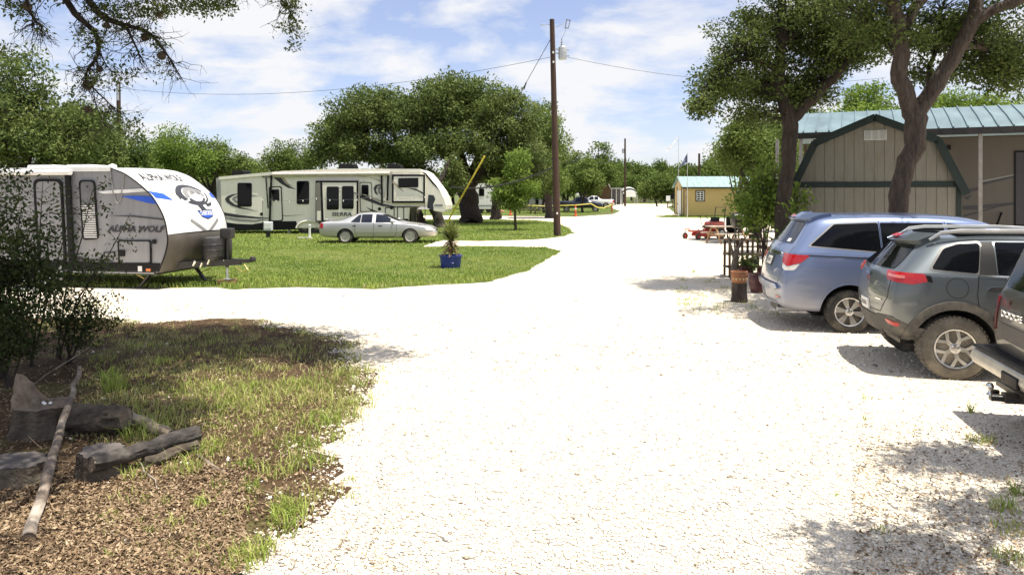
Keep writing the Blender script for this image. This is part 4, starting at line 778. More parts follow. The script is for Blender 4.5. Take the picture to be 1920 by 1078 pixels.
# ------------------------------------------------------------------ utility poles and wires
bp = G(1045, 443); tp = P(1035, 37, bp[1]); pole = thing('utility_pole', 'tall dark wooden utility pole with grey transformer by the road', 'pole', (bp[0], bp[1], 0))
tl = Vector((tp[0]-bp[0], 0, tp[2])); ax = lambda z: tl.x*z/tl.z
MB().tube([(ax(z), 0, z) for z in np.linspace(-.1, tl.z, 14)], [.19-.07*i/13 for i in range(14)], 14, wob=.02, rng=random.Random(1)).build('shaft', POLE, pole, smooth=True)
zt_ = H-(98-VH)/F*bp[1]; tr = MB().lathe([(.02, .58), (.17, .55), (.21, .5), (.215, .45), (.215, -.02), (.2, -.1), (.02, -.12)], 20, c=(ax(zt_)+.5, -.02, zt_-.28)).build('transformer', GALV, pole, smooth=True)
MB().lathe([(.03, 0), (.06, .03), (.03, .07), (.06, .11), (.03, .15), (.055, .19), (.025, .25), (.025, .4)], 10, c=(ax(zt_)+.45, -.05, zt_+.28)).build('bushing', mat('grey_porcelain', (.2, .22, .24), .3), tr, smooth=True)
MB().box(ax(zt_)+.08, ax(zt_)+.3, -.04, .04, zt_-.1, zt_-.04).box(ax(zt_)+.08, ax(zt_)+.3, -.04, .04, zt_+.1, zt_+.16).build('bracket', GALV, pole)
MB().box(ax(zt_)+.7, ax(zt_)+.82, -.03, .03, zt_+.06, zt_+.12).box(ax(zt_)+.7, ax(zt_)+.84, -.03, .03, zt_-.24, zt_-.18).build('terminal', GALV, tr)
zc = H-(52-VH)/F*bp[1]; MB().bar((ax(zc)+.1, 0, zc-.05), (ax(zc)+.62, 0, zc+.2), .03, .03).build('cutout_arm', GALV, pole)
b = MB(); b.bar((ax(zc)+.66, 0, zc-.05), (ax(zc)+.74, 0, zc+.42), .05, .05).bar((ax(zc)+.82, 0, zc-.02), (ax(zc)+.92, 0, zc+.36), .04, .04).bar((ax(zc)+.66, 0, zc-.03), (ax(zc)+.84, 0, zc-.04), .04, .04).bar((ax(zc)+.72, 0, zc+.4), (ax(zc)+.94, 0, zc+.34), .04, .04); b.build('fuse_cutout', mat('grey_porcelain', (.2, .22, .24), .3), pole)
zi = H-(47-VH)/F*bp[1]; MB().bar((ax(zi)-.1, 0, zi), (ax(zi)-.5, 0, zi), .025, .025).lathe([(.03, -.05), (.05, 0), (.03, .06)], 8, c=(ax(zi)-.52, 0, zi)).build('insulator_arm', GALV, pole)
MB().tube([(ax(zt_)+.45, -.05, zt_+.65), (ax(zt_)+.62, -.02, zt_+1.0), (ax(zc)+.72, 0, zc-.02)], .008, 5).build('jumper_wire', WIRE, pole)
for v in (100, 118, 400): z = H-(v-VH)/F*bp[1]; MB().box(ax(z)-.03, ax(z)+.05, -.22, -.14, z-.05, z+.05).build('tag_plate', PAPER, pole)
def wire(name, label, a, b_, sag, r=.012, m=WIRE, n=18):
    a, b_ = Vector(a), Vector(b_); pts = []
    for i in range(n+1):
        s = i/n; p = a.lerp(b_, s); p.z -= sag*4*s*(1-s); pts.append(p)
    o = MB().tube(pts, r, 5).build(name, m); tag(o, label, 'wire'); return o
wp = Vector((bp[0], bp[1], 0))
lp = P(222, 154, 55); lpo = thing('utility_pole', 'short dark pole top rising over the trees behind the travel trailer', 'pole', (lp[0], lp[1], 0))
MB().tube([(.1, 0, -.1), (.05, 0, 5), (0, 0, lp[2])], [.2, .17, .14], 12).build('shaft', POLE, lpo, smooth=True); MB().box(-.02, .12, -.2, -.12, lp[2]-1.4, lp[2]-.2).build('bracket', GALV, lpo)
zw = H-(108-VH)/F*bp[1]
wire('power_line', 'thin line sagging from the short left pole to the tall pole', P(228, 166, 55), (bp[0]+ax(zw)-.15, bp[1], zw), 1.05, .011)
wire('power_line', 'thin line running right from the transformer behind the oaks', (bp[0]+ax(zw)+.75, bp[1]-.02, zw), P(1660, 146, 46), .75, .01)
far_p = P(1172, 260, 130); fpo = thing('utility_pole', 'slim far utility pole beside the end of the road', 'pole', (far_p[0], far_p[1], 0)); MB().tube([(0, 0, -.1), (0, 0, far_p[2])], [.2, .15], 10).build('shaft', POLE, fpo); MB().lathe([(.2, 0), (.2, .8)], 10, c=(-.35, 0, far_p[2]-2.6)).build('transformer', GALV, fpo)
fp2 = P(1311, 288, 110); fpo = thing('utility_pole', 'dark far pole standing behind the tan shed', 'pole', (fp2[0], fp2[1], 0)); MB().tube([(0, 0, -.1), (0, 0, fp2[2])], [.2, .16], 10).build('shaft', POLE, fpo)
wire('power_line', 'far line crossing in front of the tree line to the slim pole', P(1040, 303, 90), P(1172, 303, 130), .2, .02)
# guy wire with yellow guard
ga = Vector((*G(831, 430.5), 0)); zg = H-(68-VH)/F*bp[1]; gb = Vector((bp[0]+ax(zg), bp[1], zg))
gw = thing('guy_wire', 'steel guy wire with long yellow guard leaning up to the pole', 'guy wire', ga)
MB().tube([(0, 0, -.05), gb-ga], .016, 5).build('cable', WIRE, gw); MB().tube([(gb-ga)*.03, (gb-ga)*.225, (gb-ga)*.42], .05, 8).build('guard', mat('yellow_plastic', (.62, .50, .05), .5, var=.2), gw)
MB().tube([(gb-ga)*.77-Vector((0, 0, .15)), (gb-ga)*.79], .035, 6).build('insulator', BLACK, gw)
wire('service_cable', 'thick dark cable crossing in front of the big oak trunk', P(846, 351, 45), P(1040, 312, bp[1]+.2), .45, .045)

# ------------------------------------------------------------------ flags
FLAGM = mat('faded_blue_flag', (.10, .12, .22), .8, var=.3, scale=3); FLAGW = mat('white_flag', (.8, .74, .72), .8, var=.1)
def flag(label, u, vt, Y, m, pts):
    x, y, z = P(u, vt, Y); t = thing('flagpole', label, 'flagpole', (x, y, 0)); MB().tube([(0, 0, 0), (0, 0, z)], [.03, .015], 8).build('pole', GALV, t, smooth=True)
    b = MB(); a0, a1, b0, b1 = [Vector((P(uu, vv, Y)[0]-x, .0, P(uu, vv, Y)[2])) for uu, vv in pts]; N_ = 10
    for i in range(N_+1):
        s = i/N_; w = .12*math.sin(s*9); b.v += [tuple(a0.lerp(b0, s)+Vector((0, w, 0))), tuple(a1.lerp(b1, s)+Vector((0, w+.05*math.sin(s*14), 0)))]
    for i in range(N_): b.f += [(2*i, 2*i+2, 2*i+3, 2*i+1)]; b.m += [0]
    b.build('flag', m, t, smooth=True)
flag('tall thin flagpole with a slack white banner beside the tan shed', 1272.3, 257, 60, FLAGW, [(1271, 258), (1272, 259), (1249, 284), (1254, 280)])
flag('shorter flagpole with a drooping dark blue flag beside the tan shed', 1289, 287, 58, FLAGM, [(1289, 288), (1289, 304), (1270, 320), (1275, 314)])

# ------------------------------------------------------------------ travel trailer (left)
def za(x, y): return (x/3.594, 280+y/3.594)
PT = Plane(313, 16.5, R(-10)); def_t = lambda x, y: PT(*za(x, y))
tt_ = thing('travel_trailer', 'pale grey travel trailer with white rounded nose parked at left', 'trailer', (PT.O[0], PT.O[1], 0), PT.a)
curve = [def_t(*p) for p in ((745, 128), (830, 160), (900, 206), (970, 263), (1030, 325), (1080, 408), (1110, 480), (1125, 560), (1130, 620), (1115, 700), (1090, 770), (1065, 830))]
zrf = curve[0][1]; zbt = curve[-1][1]; XL = -7.2; Wt = 2.42
zsk = def_t(1128, 582)[1]; isk = 8
# fine resample of the nose curve
def resample(c, n):
    out = []
    for i in range(len(c)-1):
        p0, p1, p2, p3 = (Vector(c[max(i-1, 0)]), Vector(c[i]), Vector(c[i+1]), Vector(c[min(i+2, len(c)-1)]))
        for k in range(n): s = k/n; out.append(tuple(.5*((2*p1)+(-p0+p2)*s+(2*p0-5*p1+4*p2-p3)*s*s+(-p0+3*p1-3*p2+p3)*s**3)))
    out.append(tuple(c[-1])); return out
fc = resample(curve, 4); nfc = len(fc); ssk = min(range(nfc), key=lambda i: abs(fc[i][1]-zsk))
def shell(prof, w, bulge, ny=13, crown=.0):
    b = MB(); n = len(prof)
    for j in range(ny):
        s = j/(ny-1); e = (1-abs(2*s-1)**2.6); 
        for (x, z) in prof: b.v.append((x+bulge*e*(1 if x > -1.9 else max(0, 1-(-1.9-x)*2)), s*w, z+crown*e))
    for j in range(ny-1):
        for i in range(n-1): b.f.append((j*n+i, j*n+i+1, (j+1)*n+i+1, (j+1)*n+i)); b.m.append(0)
    return b
# side walls and rear (grey box), then white nose cap and roof
side = [(XL, zbt+.02), (XL, zrf-.02)]+[(x-.015, z-.01) for x, z in fc]
body = MB().prism(side, 'y', .012, Wt-.012).build('body', AWSIDE, tt_)
cap = shell([(XL, zrf+.012)]+fc[:ssk+1], Wt, .12, crown=.03).build('nose_cap', WHITE, tt_, smooth=True, angle=60)
skt = shell([(x, z) for x, z in fc[ssk:]], Wt, .12).build('front_skirt', mat('dark_warm_plastic', (.10, .088, .075), .45, var=.15), tt_, smooth=True)
MB().tube([(x, .0, z) for x, z in fc], .016, 6).build('edge_trim', BLACK, tt_, smooth=True); MB().tube([(x, Wt, z) for x, z in fc], .016, 6).build('edge_trim', BLACK, tt_, smooth=True)
MB().box(XL, fc[0][0], -.02, .03, zrf-.07, zrf+.02).build('roof_rail', PAPER, tt_)
yl = def_t(1000, 772)[1]
MB().prism([(XL, zbt+.02), (XL, yl+.02), (def_t(1080, 772)[0], yl+.02), (curve[-1][0]-.02, zbt+.02)], 'y', -.004, .011).build('lower_band', BLACK, tt_)
MB().box(XL, curve[-1][0]-.05, .01, Wt-.01, zbt-.06, zbt+.015).build('belly_pan', BLKMET, tt_)
MB().box(XL, curve[-1][0]-.1, -.006, .008, zbt-.03, zbt-.012).build('light_trim', GALV, tt_)
a = [def_t(*p) for p in ((228, 200), (420, 200), (452, 775), (262, 775))]; d0 = framed('door', roundpoly(a, .16), -.002, tt_, BLACK, AWSIDE, w=.06, t=.03, sub='door_panel')
a = [def_t(*p) for p in ((535, 208), (640, 208), (668, 606), (562, 612))]; wd = framed('window', roundpoly(a, .1), -.002, tt_, BLACK, mat('dim_window', (.14, .14, .15), .15), w=.035, t=.03, sub='pane')
for i in range(15):
    yy = 382+i*15; l, r = def_t(556+(yy-382)*.085, yy), def_t(642+(yy-382)*.085, yy); MB().bar((l[0], -.026, l[1]), (r[0], -.026, r[1]), .016, .022).build('blind_slat', PAPER, wd)
a = [def_t(*p) for p in ((795, 612), (1020, 612), (1022, 772), (802, 772))]; hd = framed('storage_hatch', roundpoly(a, .06), -.002, tt_, BLACK, AWSIDE, w=.03, t=.022, sub='hatch_panel')
c = def_t(828, 700); MB().prism(roundpoly(rect(c[0]-.07, c[0]+.07, c[1]-.07, c[1]+.07), .03), 'y', -.045, -.005).build('latch', BLACK, hd)
c = def_t(1043, 622); MB().prism(roundpoly(rect(c[0]-.04, c[0]+.04, c[1]-.05, c[1]+.05), .02), 'y', -.04, 0).build('marker_lamp', BLACK, tt_)
a = [def_t(*p) for p in ((700, 692), (775, 692), (776, 726), (702, 726))]; framed('vent', a, -.001, tt_, BLACK, GRVINYL, w=.02, t=.015, sub='grille')
c0, c1 = def_t(472, 165), def_t(500, 760); MB().bar((c0[0], -.07, c0[1]), (c1[0], -.07, c1[1]), .12, .06, up=(0, 1, 0)).build('awning_arm', BLACK, tt_)
MB().tube([(XL, -.1, zrf-.09), (c0[0]+.1, -.1, zrf-.09)], .065, 10).build('awning_roll', LTVINYL, tt_, smooth=True)
decal('swoosh_decal', [def_t(*p) for p in ((815, 317), (930, 314), (1015, 318), (1045, 340), (1066, 372), (1000, 362), (900, 338))], -.003, BLUE, tt_)
decal('swoosh_decal', [def_t(*p) for p in ((655, 288), (760, 275), (960, 265), (985, 285), (830, 296), (700, 300))], -.002, LTVINYL, tt_)
decal('swoosh_decal', [def_t(*p) for p in ((735, 449), (900, 447), (1095, 468), (1097, 477), (900, 456))], -.002, DKVINYL, tt_)
decal('swoosh_decal', [def_t(*p) for p in ((275, 655), (400, 680), (560, 735), (760, 750), (760, 758), (560, 752), (400, 712))], -.005, DKVINYL, tt_)
us = [def_t(*p) for p in ((742, 140), (755, 230), (768, 310), (780, 350), (795, 366), (812, 345), (824, 280), (832, 200), (835, 165))]; b = MB(); b.tube([(x, -.002, z) for x, z in us], .02, 4); b.build('shield_outline_decal', GRVINYL, tt_)
c = def_t(916, 537); l = def_t(722, 537)[0]; r = def_t(1110, 537)[0]; hh = def_t(916, 514)[1]-def_t(916, 557)[1]
lettering('ALPHA WOLF', r-l, hh, (c[0], -.004, c[1]), DKVINYL, tt_, shear=.25, off=.03)
c = def_t(945, 805); MB().box(c[0]-.05, c[0]+.05, -.012, -.003, c[1]-.06, c[1]+.06).build('marker_plate', PAPER, tt_); c = def_t(1003, 812); MB().box(c[0]-.05, c[0]+.05, -.03, -.003, c[1]-.03, c[1]+.03).build('marker_lamp', AMBER, tt_)
# roof pods
for u0, u1, v0 in ((5, 55, 308), (80, 127, 307)):
    s0, s1 = PT(u0, 310)[0], PT(u1, 310)[0]; MB().prism(roundpoly(rect(s0, s1, zrf, zrf+.12), .05), 'y', .7, 1.4).build('roof_pod', PAPER, tt_, smooth=True)
s0 = PT(182, 310)[0]; MB().lathe([(.1, 0), (.09, .09), (.02, .12)], 12, c=(s0, .5, zrf)).build('roof_vent', PAPER, tt_, smooth=True)
# emblem, lettering and blue streaks wrapped on the nose
nb_ = BVHTree.FromPolygons([tuple(v.co) for v in cap.data.vertices], [tuple(p.vertices) for p in cap.data.polygons])
def wrap(name, poly, bvh, phi, m, parent, off=.004, grid=.06, thick=0.):
    d = Vector((math.cos(phi), math.sin(phi), 0)); e = Vector((math.sin(phi), -math.cos(phi), 0)); bm = bmesh.new()
    vs = [bm.verts.new((p[0], 0, p[1])) for p in poly]; bm.faces.new(vs)
    for ax_ in (0, 2):
        lo = min(p[0 if ax_ == 0 else 1] for p in poly); hi = max(p[0 if ax_ == 0 else 1] for p in poly); k = int((hi-lo)/grid)
        for i in range(1, k+1):
            co = [0, 0, 0]; co[ax_] = lo+(hi-lo)*i/(k+1); no = [0, 0, 0]; no[ax_] = 1
            bmesh.ops.bisect_plane(bm, geom=bm.verts[:]+bm.edges[:]+bm.faces[:], plane_co=co, plane_no=no)
    miss = []; base = {}
    for v in bm.verts:
        o = e*v.co.x+Vector((0, 0, v.co.z))-d*8; h = bvh.ray_cast(o, d)
        if h[0] is None: miss.append(v); h = bvh.find_nearest(o+d*7)
        n = h[1]
        if n.dot(d) > 0: n = -n
        base[v] = (h[0].copy(), n.copy()); v.co = h[0]+n*off
    bmesh.ops.recalc_face_normals(bm, faces=bm.faces)
    if sum(f.normal.dot(d)*f.calc_area() for f in bm.faces) > 0: bmesh.ops.reverse_faces(bm, faces=bm.faces)
    if thick:
        be = [x for x in bm.edges if len(x.link_faces) == 1]; r_ = bmesh.ops.extrude_edge_only(bm, edges=be); 
        for v in [g_ for g_ in r_['geom'] if isinstance(g_, bmesh.types.BMVert)]:
            near = bvh.find_nearest(v.co); n = (v.co-near[0]); v.co = near[0]-(n.normalized()*thick if n.length > 1e-6 else Vector((0, 0, 0)))
        bmesh.ops.recalc_face_normals(bm, faces=bm.faces)
    me = bpy.data.meshes.new(name); bm.to_mesh(me); bm.free(); me.materials.append(m); me.shade_smooth(); me.set_sharp_from_angle(angle=R(45))
    o = bpy.data.objects.new(name, me); C.objects.link(o); o.parent = parent; return o
def crescent(cx, cz, r0, r1, a0, a1, off=0, sq=1., n=14):
    out = [(cx+r0*math.cos(R(a0+(a1-a0)*i/n)), cz+r0*sq*math.sin(R(a0+(a1-a0)*i/n))) for i in range(n+1)]
    return out+[(cx+off+r1*math.cos(R(a1+(a0-a1)*i/n)), cz+r1*sq*math.sin(R(a1+(a0-a1)*i/n))) for i in range(n+1)]
ey, ez2 = 1.36, 2.13; FR = PI
for (args, m) in (((ey, ez2, .58, .44, 20, 215, .05, .42), DKVINYL), ((ey, ez2, .60, .47, 225, 372, .06, .42), DKVINYL), ((ey+.05, ez2-.01, .40, .26, -10, 200, .04, .48), GRVINYL), ((ey+.05, ez2-.02, .38, .28, 205, 340, .02, .5), DKVINYL), ((ey+.1, ez2, .2, .09, 0, 180, .02, .6), GRVINYL)): wrap('emblem_decal', crescent(*args), nb_, FR, m, cap, .006)
for pl in ([(ey-.52, ez2+.12), (ey-.64, ez2+.02), (ey-.61, ez2-.12), (ey-.5, ez2-.05)], [(ey+.1, ez2-.22), (ey+.2, ez2-.38), (ey+.02, ez2-.42), (ey-.1, ez2-.26)], [(ey+.25, ez2-.22), (ey+.62, ez2-.18), (ey+.5, ez2-.27), (ey+.3, ez2-.29)], [(ey+.0, ez2+.06), (ey+.12, ez2+.12), (ey+.1, ez2+.02)], [(ey+.22, ez2+.05), (ey+.36, ez2+.1), (ey+.3, ez2+.0)]): wrap('emblem_decal', pl, nb_, FR, DKVINYL, cap, .006)
sh = [(ey-.22, 1.76), (ey+.44, 1.78), (ey+.36, 1.6), (ey+.1, 1.54), (ey-.12, 1.6)]; wrap('badge_decal', sh, nb_, FR, DKVINYL, cap, .005); wrap('badge_decal', scalepoly(sh, .03), nb_, FR, BLUE, cap, .009)
wrap('swoosh_decal', [(.02, 2.22), (.35, 2.16), (.5, 2.0), (.06, 2.06)], nb_, FR, BLUE, cap, .005); wrap('swoosh_decal', [(2.4, 2.2), (2.2, 2.16), (2.16, 2.06), (2.4, 2.04)], nb_, FR, BLUE, cap, .005)
wrap('shield_decal', [(.75, 1.52), (1.35, 1.18), (1.42, 1.2), (1.95, 1.5), (1.9, 1.56), (1.38, 1.26), (.8, 1.58)], nb_, FR, GRVINYL, cap, .005)
def wrap_text(txt, w, h, cy, cz, m, off):
    me = text_mesh(txt, 1., 0, .2, .02); co = np.empty(len(me.vertices)*3, np.float32); me.vertices.foreach_get('co', co); co = co.reshape(-1, 3); mn, mx_ = co[:, :2].min(0), co[:, :2].max(0)
    q_ = (co[:, :2]-(mn+mx_)/2)/(mx_-mn)*np.array([w, h])
    for i, v in enumerate(me.vertices):
        h_ = nb_.ray_cast(Vector((3, cy+q_[i][0], cz+q_[i][1])), Vector((-1, 0, 0))); v.co = h_[0]+h_[1]*(off if h_[1].x > 0 else -off)
    me.materials.clear(); me.materials.append(m); o = bpy.data.objects.new('lettering', me); C.objects.link(o); o.parent = cap
wrap_text('ALPHA WOLF', 1.45, .16, .95, 2.54, DKVINYL, .008); wrap_text('CHEROKEE', .5, .11, ey+.11, 1.69, LTVINYL, .014)
# tongue, jack, legs
jk = Vector((.74, 1.2, 0)); nb0 = curve[-1][0]; zt2 = .50
b = MB(); b.bar((nb0-.3, .25, zt2), (jk.x+.35, 1.2, zt2+.05), .07, .14).bar((nb0-.3, 2.15, zt2), (jk.x+.35, 1.2, zt2+.05), .07, .14).bar((jk.x+.2, 1.2, zt2+.06), (jk.x+.62, 1.2, zt2+.08), .09, .09).bar((nb0+.25, .55, zt2), (nb0+.25, 1.85, zt2), .06, .1); b.build('tongue', BLKMET, tt_)
MB().lathe([(.06, 0), (.075, .03), (.06, .1), (.03, .12)], 12, c=(jk.x+.66, 1.2, zt2+.06)).build('coupler', BLKMET, tt_)
b = MB()
for k, (dx_, dz_) in enumerate(((-.5, .06), (-.38, .02), (-.26, .08), (-.15, .1), (-.02, .06))): b.tube([(jk.x+dx_, .62+k*.1, zt2+dz_-.06), (jk.x+dx_+.06, .6+k*.1, zt2+dz_+.05)], .03, 7)
b.build('sway_bracket', CHROME, tt_)
b = MB(); px = jk.x-.26
b.lathe([(.2, 0), (.235, .05), (.24, .25), (.235, .46), (.2, .54), (.12, .56)], 18, c=(px, 1.0, zt2+.08)); b.lathe([(.2, 0), (.235, .05), (.24, .25), (.235, .46), (.2, .54), (.12, .56)], 18, c=(px, 1.4, zt2+.08)); b.box(px-.17, px+.17, 1.0, 1.4, zt2+.12, zt2+.6)
gc = b.build('propane_cover', mat('charcoal_plastic', (.03, .028, .028), .42), tt_, smooth=True)
for k in range(3): MB().lathe([(.232, 0), (.25, .012), (.232, .024)], 18, c=(px, 1.0, zt2+.2+k*.13)).build('rib', mat('charcoal_plastic', (.03, .028, .028), .42), gc)
MB().tube([(jk.x, 1.2, .10), (jk.x, 1.2, .55)], .03, 10).build('jack_post', GALV, tt_, smooth=True); MB().tube([(jk.x, 1.2, .42), (jk.x, 1.2, 1.25)], .042, 10).build('jack_sleeve', BLKMET, tt_, smooth=True)
MB().box(jk.x-.14, jk.x+.14, 1.1, 1.32, 1.1, 1.34).build('jack_head', mat('charcoal_plastic', (.03, .028, .028), .42), tt_, bevel=.03, seg=2)
MB().lathe([(.09, 0), (.09, .02), (.03, .03)], 10, c=(jk.x, 1.2, .12)).build('jack_foot', GALV, tt_)
blk = MB().box(-.22, .22, -.14, .14, 0, .12).build('wood_block', mat('pine_block', (.38, .24, .10), .8, var=.3, scale=8), None, bevel=.01)
w_ = Matrix.Rotation(PT.a, 4, 'Z') @ Vector((jk.x, 1.2, 0)); blk.location = (PT.O[0]+w_.x, PT.O[1]+w_.y, .006); blk.rotation_euler[2] = .3; tag(blk, 'short pine block under the travel trailer jack', 'block')
for y_, s_ in ((.25, -1), (1.7, 1)):
    x_ = nb0-.35 if s_ < 0 else nb0-.2
    lg = MB().bar((x_, y_, zbt-.04), (x_+.28*s_, y_, .03), .09, .05).box(x_+.28*s_-.12, x_+.28*s_+.12, y_-.08, y_+.08, .008, .035).build('stabiliser_leg', BLKMET, tt_)
    MB().bar((x_-.45*s_*-1, y_, zbt-.05), (x_+.16*s_, y_, .22), .02, .02).build('brace', mat('yellow_zinc', (.45, .35, .12), .4, .5), lg)
for x_ in (-4.6, -5.45):
    w = MB().lathe([(.12, -.2), (.3, -.2), (.34, -.16), (.34, -.04), (.3, .01), (.12, .01)], 24, c=(x_, .12, .345), axis='y').build('wheel', RUBBER, tt_, smooth=True); MB().lathe([(.02, .0), (.12, .02), (.2, .01)], 16, c=(x_, .12, .345), axis='y').build('rim', ALLOY, w, smooth=True)
MB().tube([(jk.x+.5, 1.1, .5), (jk.x+.62, 1.05, .38), (jk.x+.5, 1.0, .33), (jk.x+.3, 1.05, .45)], .012, 6).build('safety_chain', mat('yellow_zinc', (.45, .35, .12), .4, .5), tt_)
st = MB().box(0, .7, -.5, -.05, .2, .24).box(.02, .66, -.75, -.45, .02, .06).bar((.02, -.1, .5), (.02, -.7, .04), .03, .05).bar((.68, -.1, .5), (.68, -.7, .04), .03, .05).build('entry_step', GALV, tt_); st.location = (def_t(260, 780)[0], 0, 0)

# ------------------------------------------------------------------ fifth wheel trailer (middle left)
def zf(x, y): return (390+x/3.992, 280+y/3.992)
PF = Plane(600, 39.6, R(-3)); f_ = lambda x, y: PF(*zf(x, y))
fw = thing('fifth_wheel_trailer', 'long cream fifth wheel trailer with dark swooshes behind the silver sedan', 'trailer', (PF.O[0], PF.O[1], 0), PF.a)
out = [f_(*p) for p in ((105, 598), (88, 214), (300, 192), (560, 168), (1000, 150), (1590, 152), (1630, 172), (1668, 215), (1706, 265), (1742, 315), (1768, 365), (1785, 420), (1782, 455), (1768, 476), (1690, 462), (1645, 432), (1508, 430), (1500, 530), (1480, 575), (800, 590))]
FWW = 2.45; MB().prism(out, 'y', 0, FWW).build('body', CREAM, fw, bevel=.03)
decal('nose_panel', [f_(*p) for p in ((1600, 165), (1628, 175), (1706, 268), (1742, 318), (1680, 260), (1640, 210))], -.004, BLACK, fw)
MB().prism([f_(*p) for p in ((60, 215), (92, 214), (108, 598), (75, 590))], 'y', .002, FWW-.01).build('rear_cap', mat('grey_end_cap', (.35, .34, .32), .5), fw)  # end-cap trim in one even grey
lowb = [f_(*p) for p in ((104, 542), (220, 558), (330, 562), (460, 540), (660, 538), (670, 575), (680, 600), (104, 612))]; decal('lower_band', lowb, -.006, BLACK, fw); decal('lower_band', [f_(*p) for p in ((822, 540), (1500, 520), (1500, 560), (830, 590))], -.006, BLACK, fw)
zroof = f_(560, 168)[1]; x0, x1 = f_(85, 200)[0], f_(1590, 160)[0]
for a, c in (((85, 210), (560, 166)), ((560, 166), (1000, 149)), ((1000, 149), (1595, 151))):
    p0, p1 = f_(*a), f_(*c); MB().bar((p0[0], -.03, p0[1]-.06), (p1[0], -.03, p1[1]-.06), .08, .16).build('roof_rail', CREAM, fw)
p0, p1 = f_(492, 190), f_(1365, 183); MB().tube([(p0[0], -.16, p0[1]), (p1[0], -.16, p1[1])], .1, 12).build('awning_roll', mat('pale_awning', (.55, .5, .44), .6), fw, smooth=True)
for a, c in (((480, 195), (466, 560)), ((1352, 178), (1345, 385)), ((1302, 190), (1306, 405))):
    p0, p1 = f_(*a), f_(*c); MB().bar((p0[0], -.1, p0[1]), (p1[0], -.1, p1[1]), .09, .06, up=(0, 1, 0)).build('awning_arm', BLACK, fw)
p0, p1 = f_(408, 208), f_(470, 208); MB().bar((p0[0], -.06, p0[1]), (p1[0], -.06, p1[1]), .04, .04).build('bracket', BLACK, fw)
p0, p1 = f_(436, 215), f_(452, 440); MB().bar((p0[0], -.05, p0[1]), (p1[0], -.05, p1[1]), .05, .03, up=(0, 1, 0)).build('grab_rail', BLACK, fw)
def fwin(x0, y0, x1, y1, r=.1, w=.04): return framed('window', roundpoly([f_(x0, y1), f_(x1, y1), f_(x1, y0), f_(x0, y0)], r), -.003, fw, BLACK, GLASS, w=w, t=.03, sub='pane')
fwin(222, 252, 328, 430); fwin(665, 238, 757, 412); fwin(1150, 268, 1202, 355, .06)
dd = framed('door', roundpoly([f_(*p) for p in ((462, 540), (562, 538), (552, 277), (456, 280))], .12), -.003, fw, BLACK, CREAM, w=.05, t=.025, sub='door_panel')
dw = framed('window', roundpoly([f_(*p) for p in ((484, 388), (536, 386), (532, 300), (480, 302))], .06), -.026, fw, BLACK, GLASS, w=.03, t=.02, sub='pane'); c = f_(470, 412); MB().box(c[0]-.05, c[0]+.05, -.06, -.026, c[1]-.09, c[1]+.09).build('handle', BLACK, fw)
d2 = framed('door', roundpoly([f_(*p) for p in ((1140, 470), (1234, 465), (1226, 248), (1134, 246))], .1), -.002, fw, BLACK, CREAM, w=.035, t=.014, sub='door_panel')
def slide(x0, y0, x1, y1, proud):
    pl = [f_(x0, y1), f_(x1, y1), f_(x1, y0), f_(x0, y0)]; s = MB().prism(pl, 'y', -proud, .0).build('slide_out', CREAM, fw, bevel=.012)
    inn = scalepoly(pl, .1); b = MB(); n = 4; b.add([(p[0], -proud-.012, p[1]) for p in pl]+[(p[0], -proud-.012, p[1]) for p in inn]+[(p[0], -proud+.02, p[1]) for p in pl], [f for i in range(4) for f in ((i, (i+1) % 4, 4+(i+1) % 4, 4+i), (8+i, 8+(i+1) % 4, (i+1) % 4, i))]); b.build('edge_trim', BLACK, s); return s
s1 = slide(816, 236, 1136, 545, .25); s2 = slide(1382, 190, 1630, 402, .2)
y1 = -.262
for (a0, b0, a1, b1) in ((900, 280, 990, 452), (1014, 276, 1100, 446)): framed('window', roundpoly([f_(a0, b1), f_(a1, b1), f_(a1, b0), f_(a0, b0)], .09), y1, s1, BLACK, GLASS, w=.035, t=.025, sub='pane')
decal('side_stripe', [f_(*p) for p in ((820, 540), (862, 540), (862, 250), (820, 252))], y1-.003, GREYSK, s1); decal('side_stripe', [f_(*p) for p in ((862, 545), (878, 545), (866, 246), (852, 246))], y1-.008, BLACK, s1)
decal('side_stripe', [f_(*p) for p in ((828, 530), (856, 530), (856, 460), (828, 462))], y1-.007, CREAM, s1)
framed('window', roundpoly([f_(*p) for p in ((1432, 288), (1580, 285), (1580, 215), (1430, 218))], .06), -.213, s2, BLACK, GLASS, w=.03, t=.025, sub='pane')
c = f_(1012, 485); lettering('SIERRA', f_(1086, 485)[0]-f_(938, 485)[0], f_(1000, 472)[1]-f_(1000, 500)[1], (c[0], y1-.006, c[1]), DKVINYL, s1, shear=.1, off=.02)
c = f_(1725, 420); decal('nose_badge', rect(c[0]-.22, c[0]+.22, c[1]-.05, c[1]+.05), -.004, GRVINYL, fw)
for pts, m in (([(235, 330), (180, 338), (145, 352), (126, 372), (140, 398), (180, 425), (240, 445), (370, 462), (250, 435), (200, 412), (165, 385), (160, 368), (185, 350)], DKVINYL), ([(230, 348), (195, 355), (178, 372), (200, 395), (235, 410), (225, 395), (205, 378), (212, 364)], GRVINYL), ([(105, 470), (230, 490), (380, 508), (470, 514), (380, 520), (220, 512), (105, 495)], DKVINYL), ([(105, 500), (230, 520), (350, 530), (470, 516), (360, 545), (230, 540), (105, 515)], GRVINYL),
    ([(490, 212), (545, 212), (575, 250), (620, 280), (660, 300), (600, 290), (545, 258)], DKVINYL), ([(545, 212), (570, 212), (600, 255), (640, 280), (590, 265)], TANVINYL), ([(470, 488), (600, 496), (735, 488), (600, 502), (470, 497)], GRVINYL), ([(328, 340), (375, 348), (330, 350)], GRVINYL),
    ([(1180, 432), (1260, 462), (1320, 490), (1240, 474)], DKVINYL)):
    decal('swoosh_decal', [f_(*p) for p in pts], -.003, m, fw)
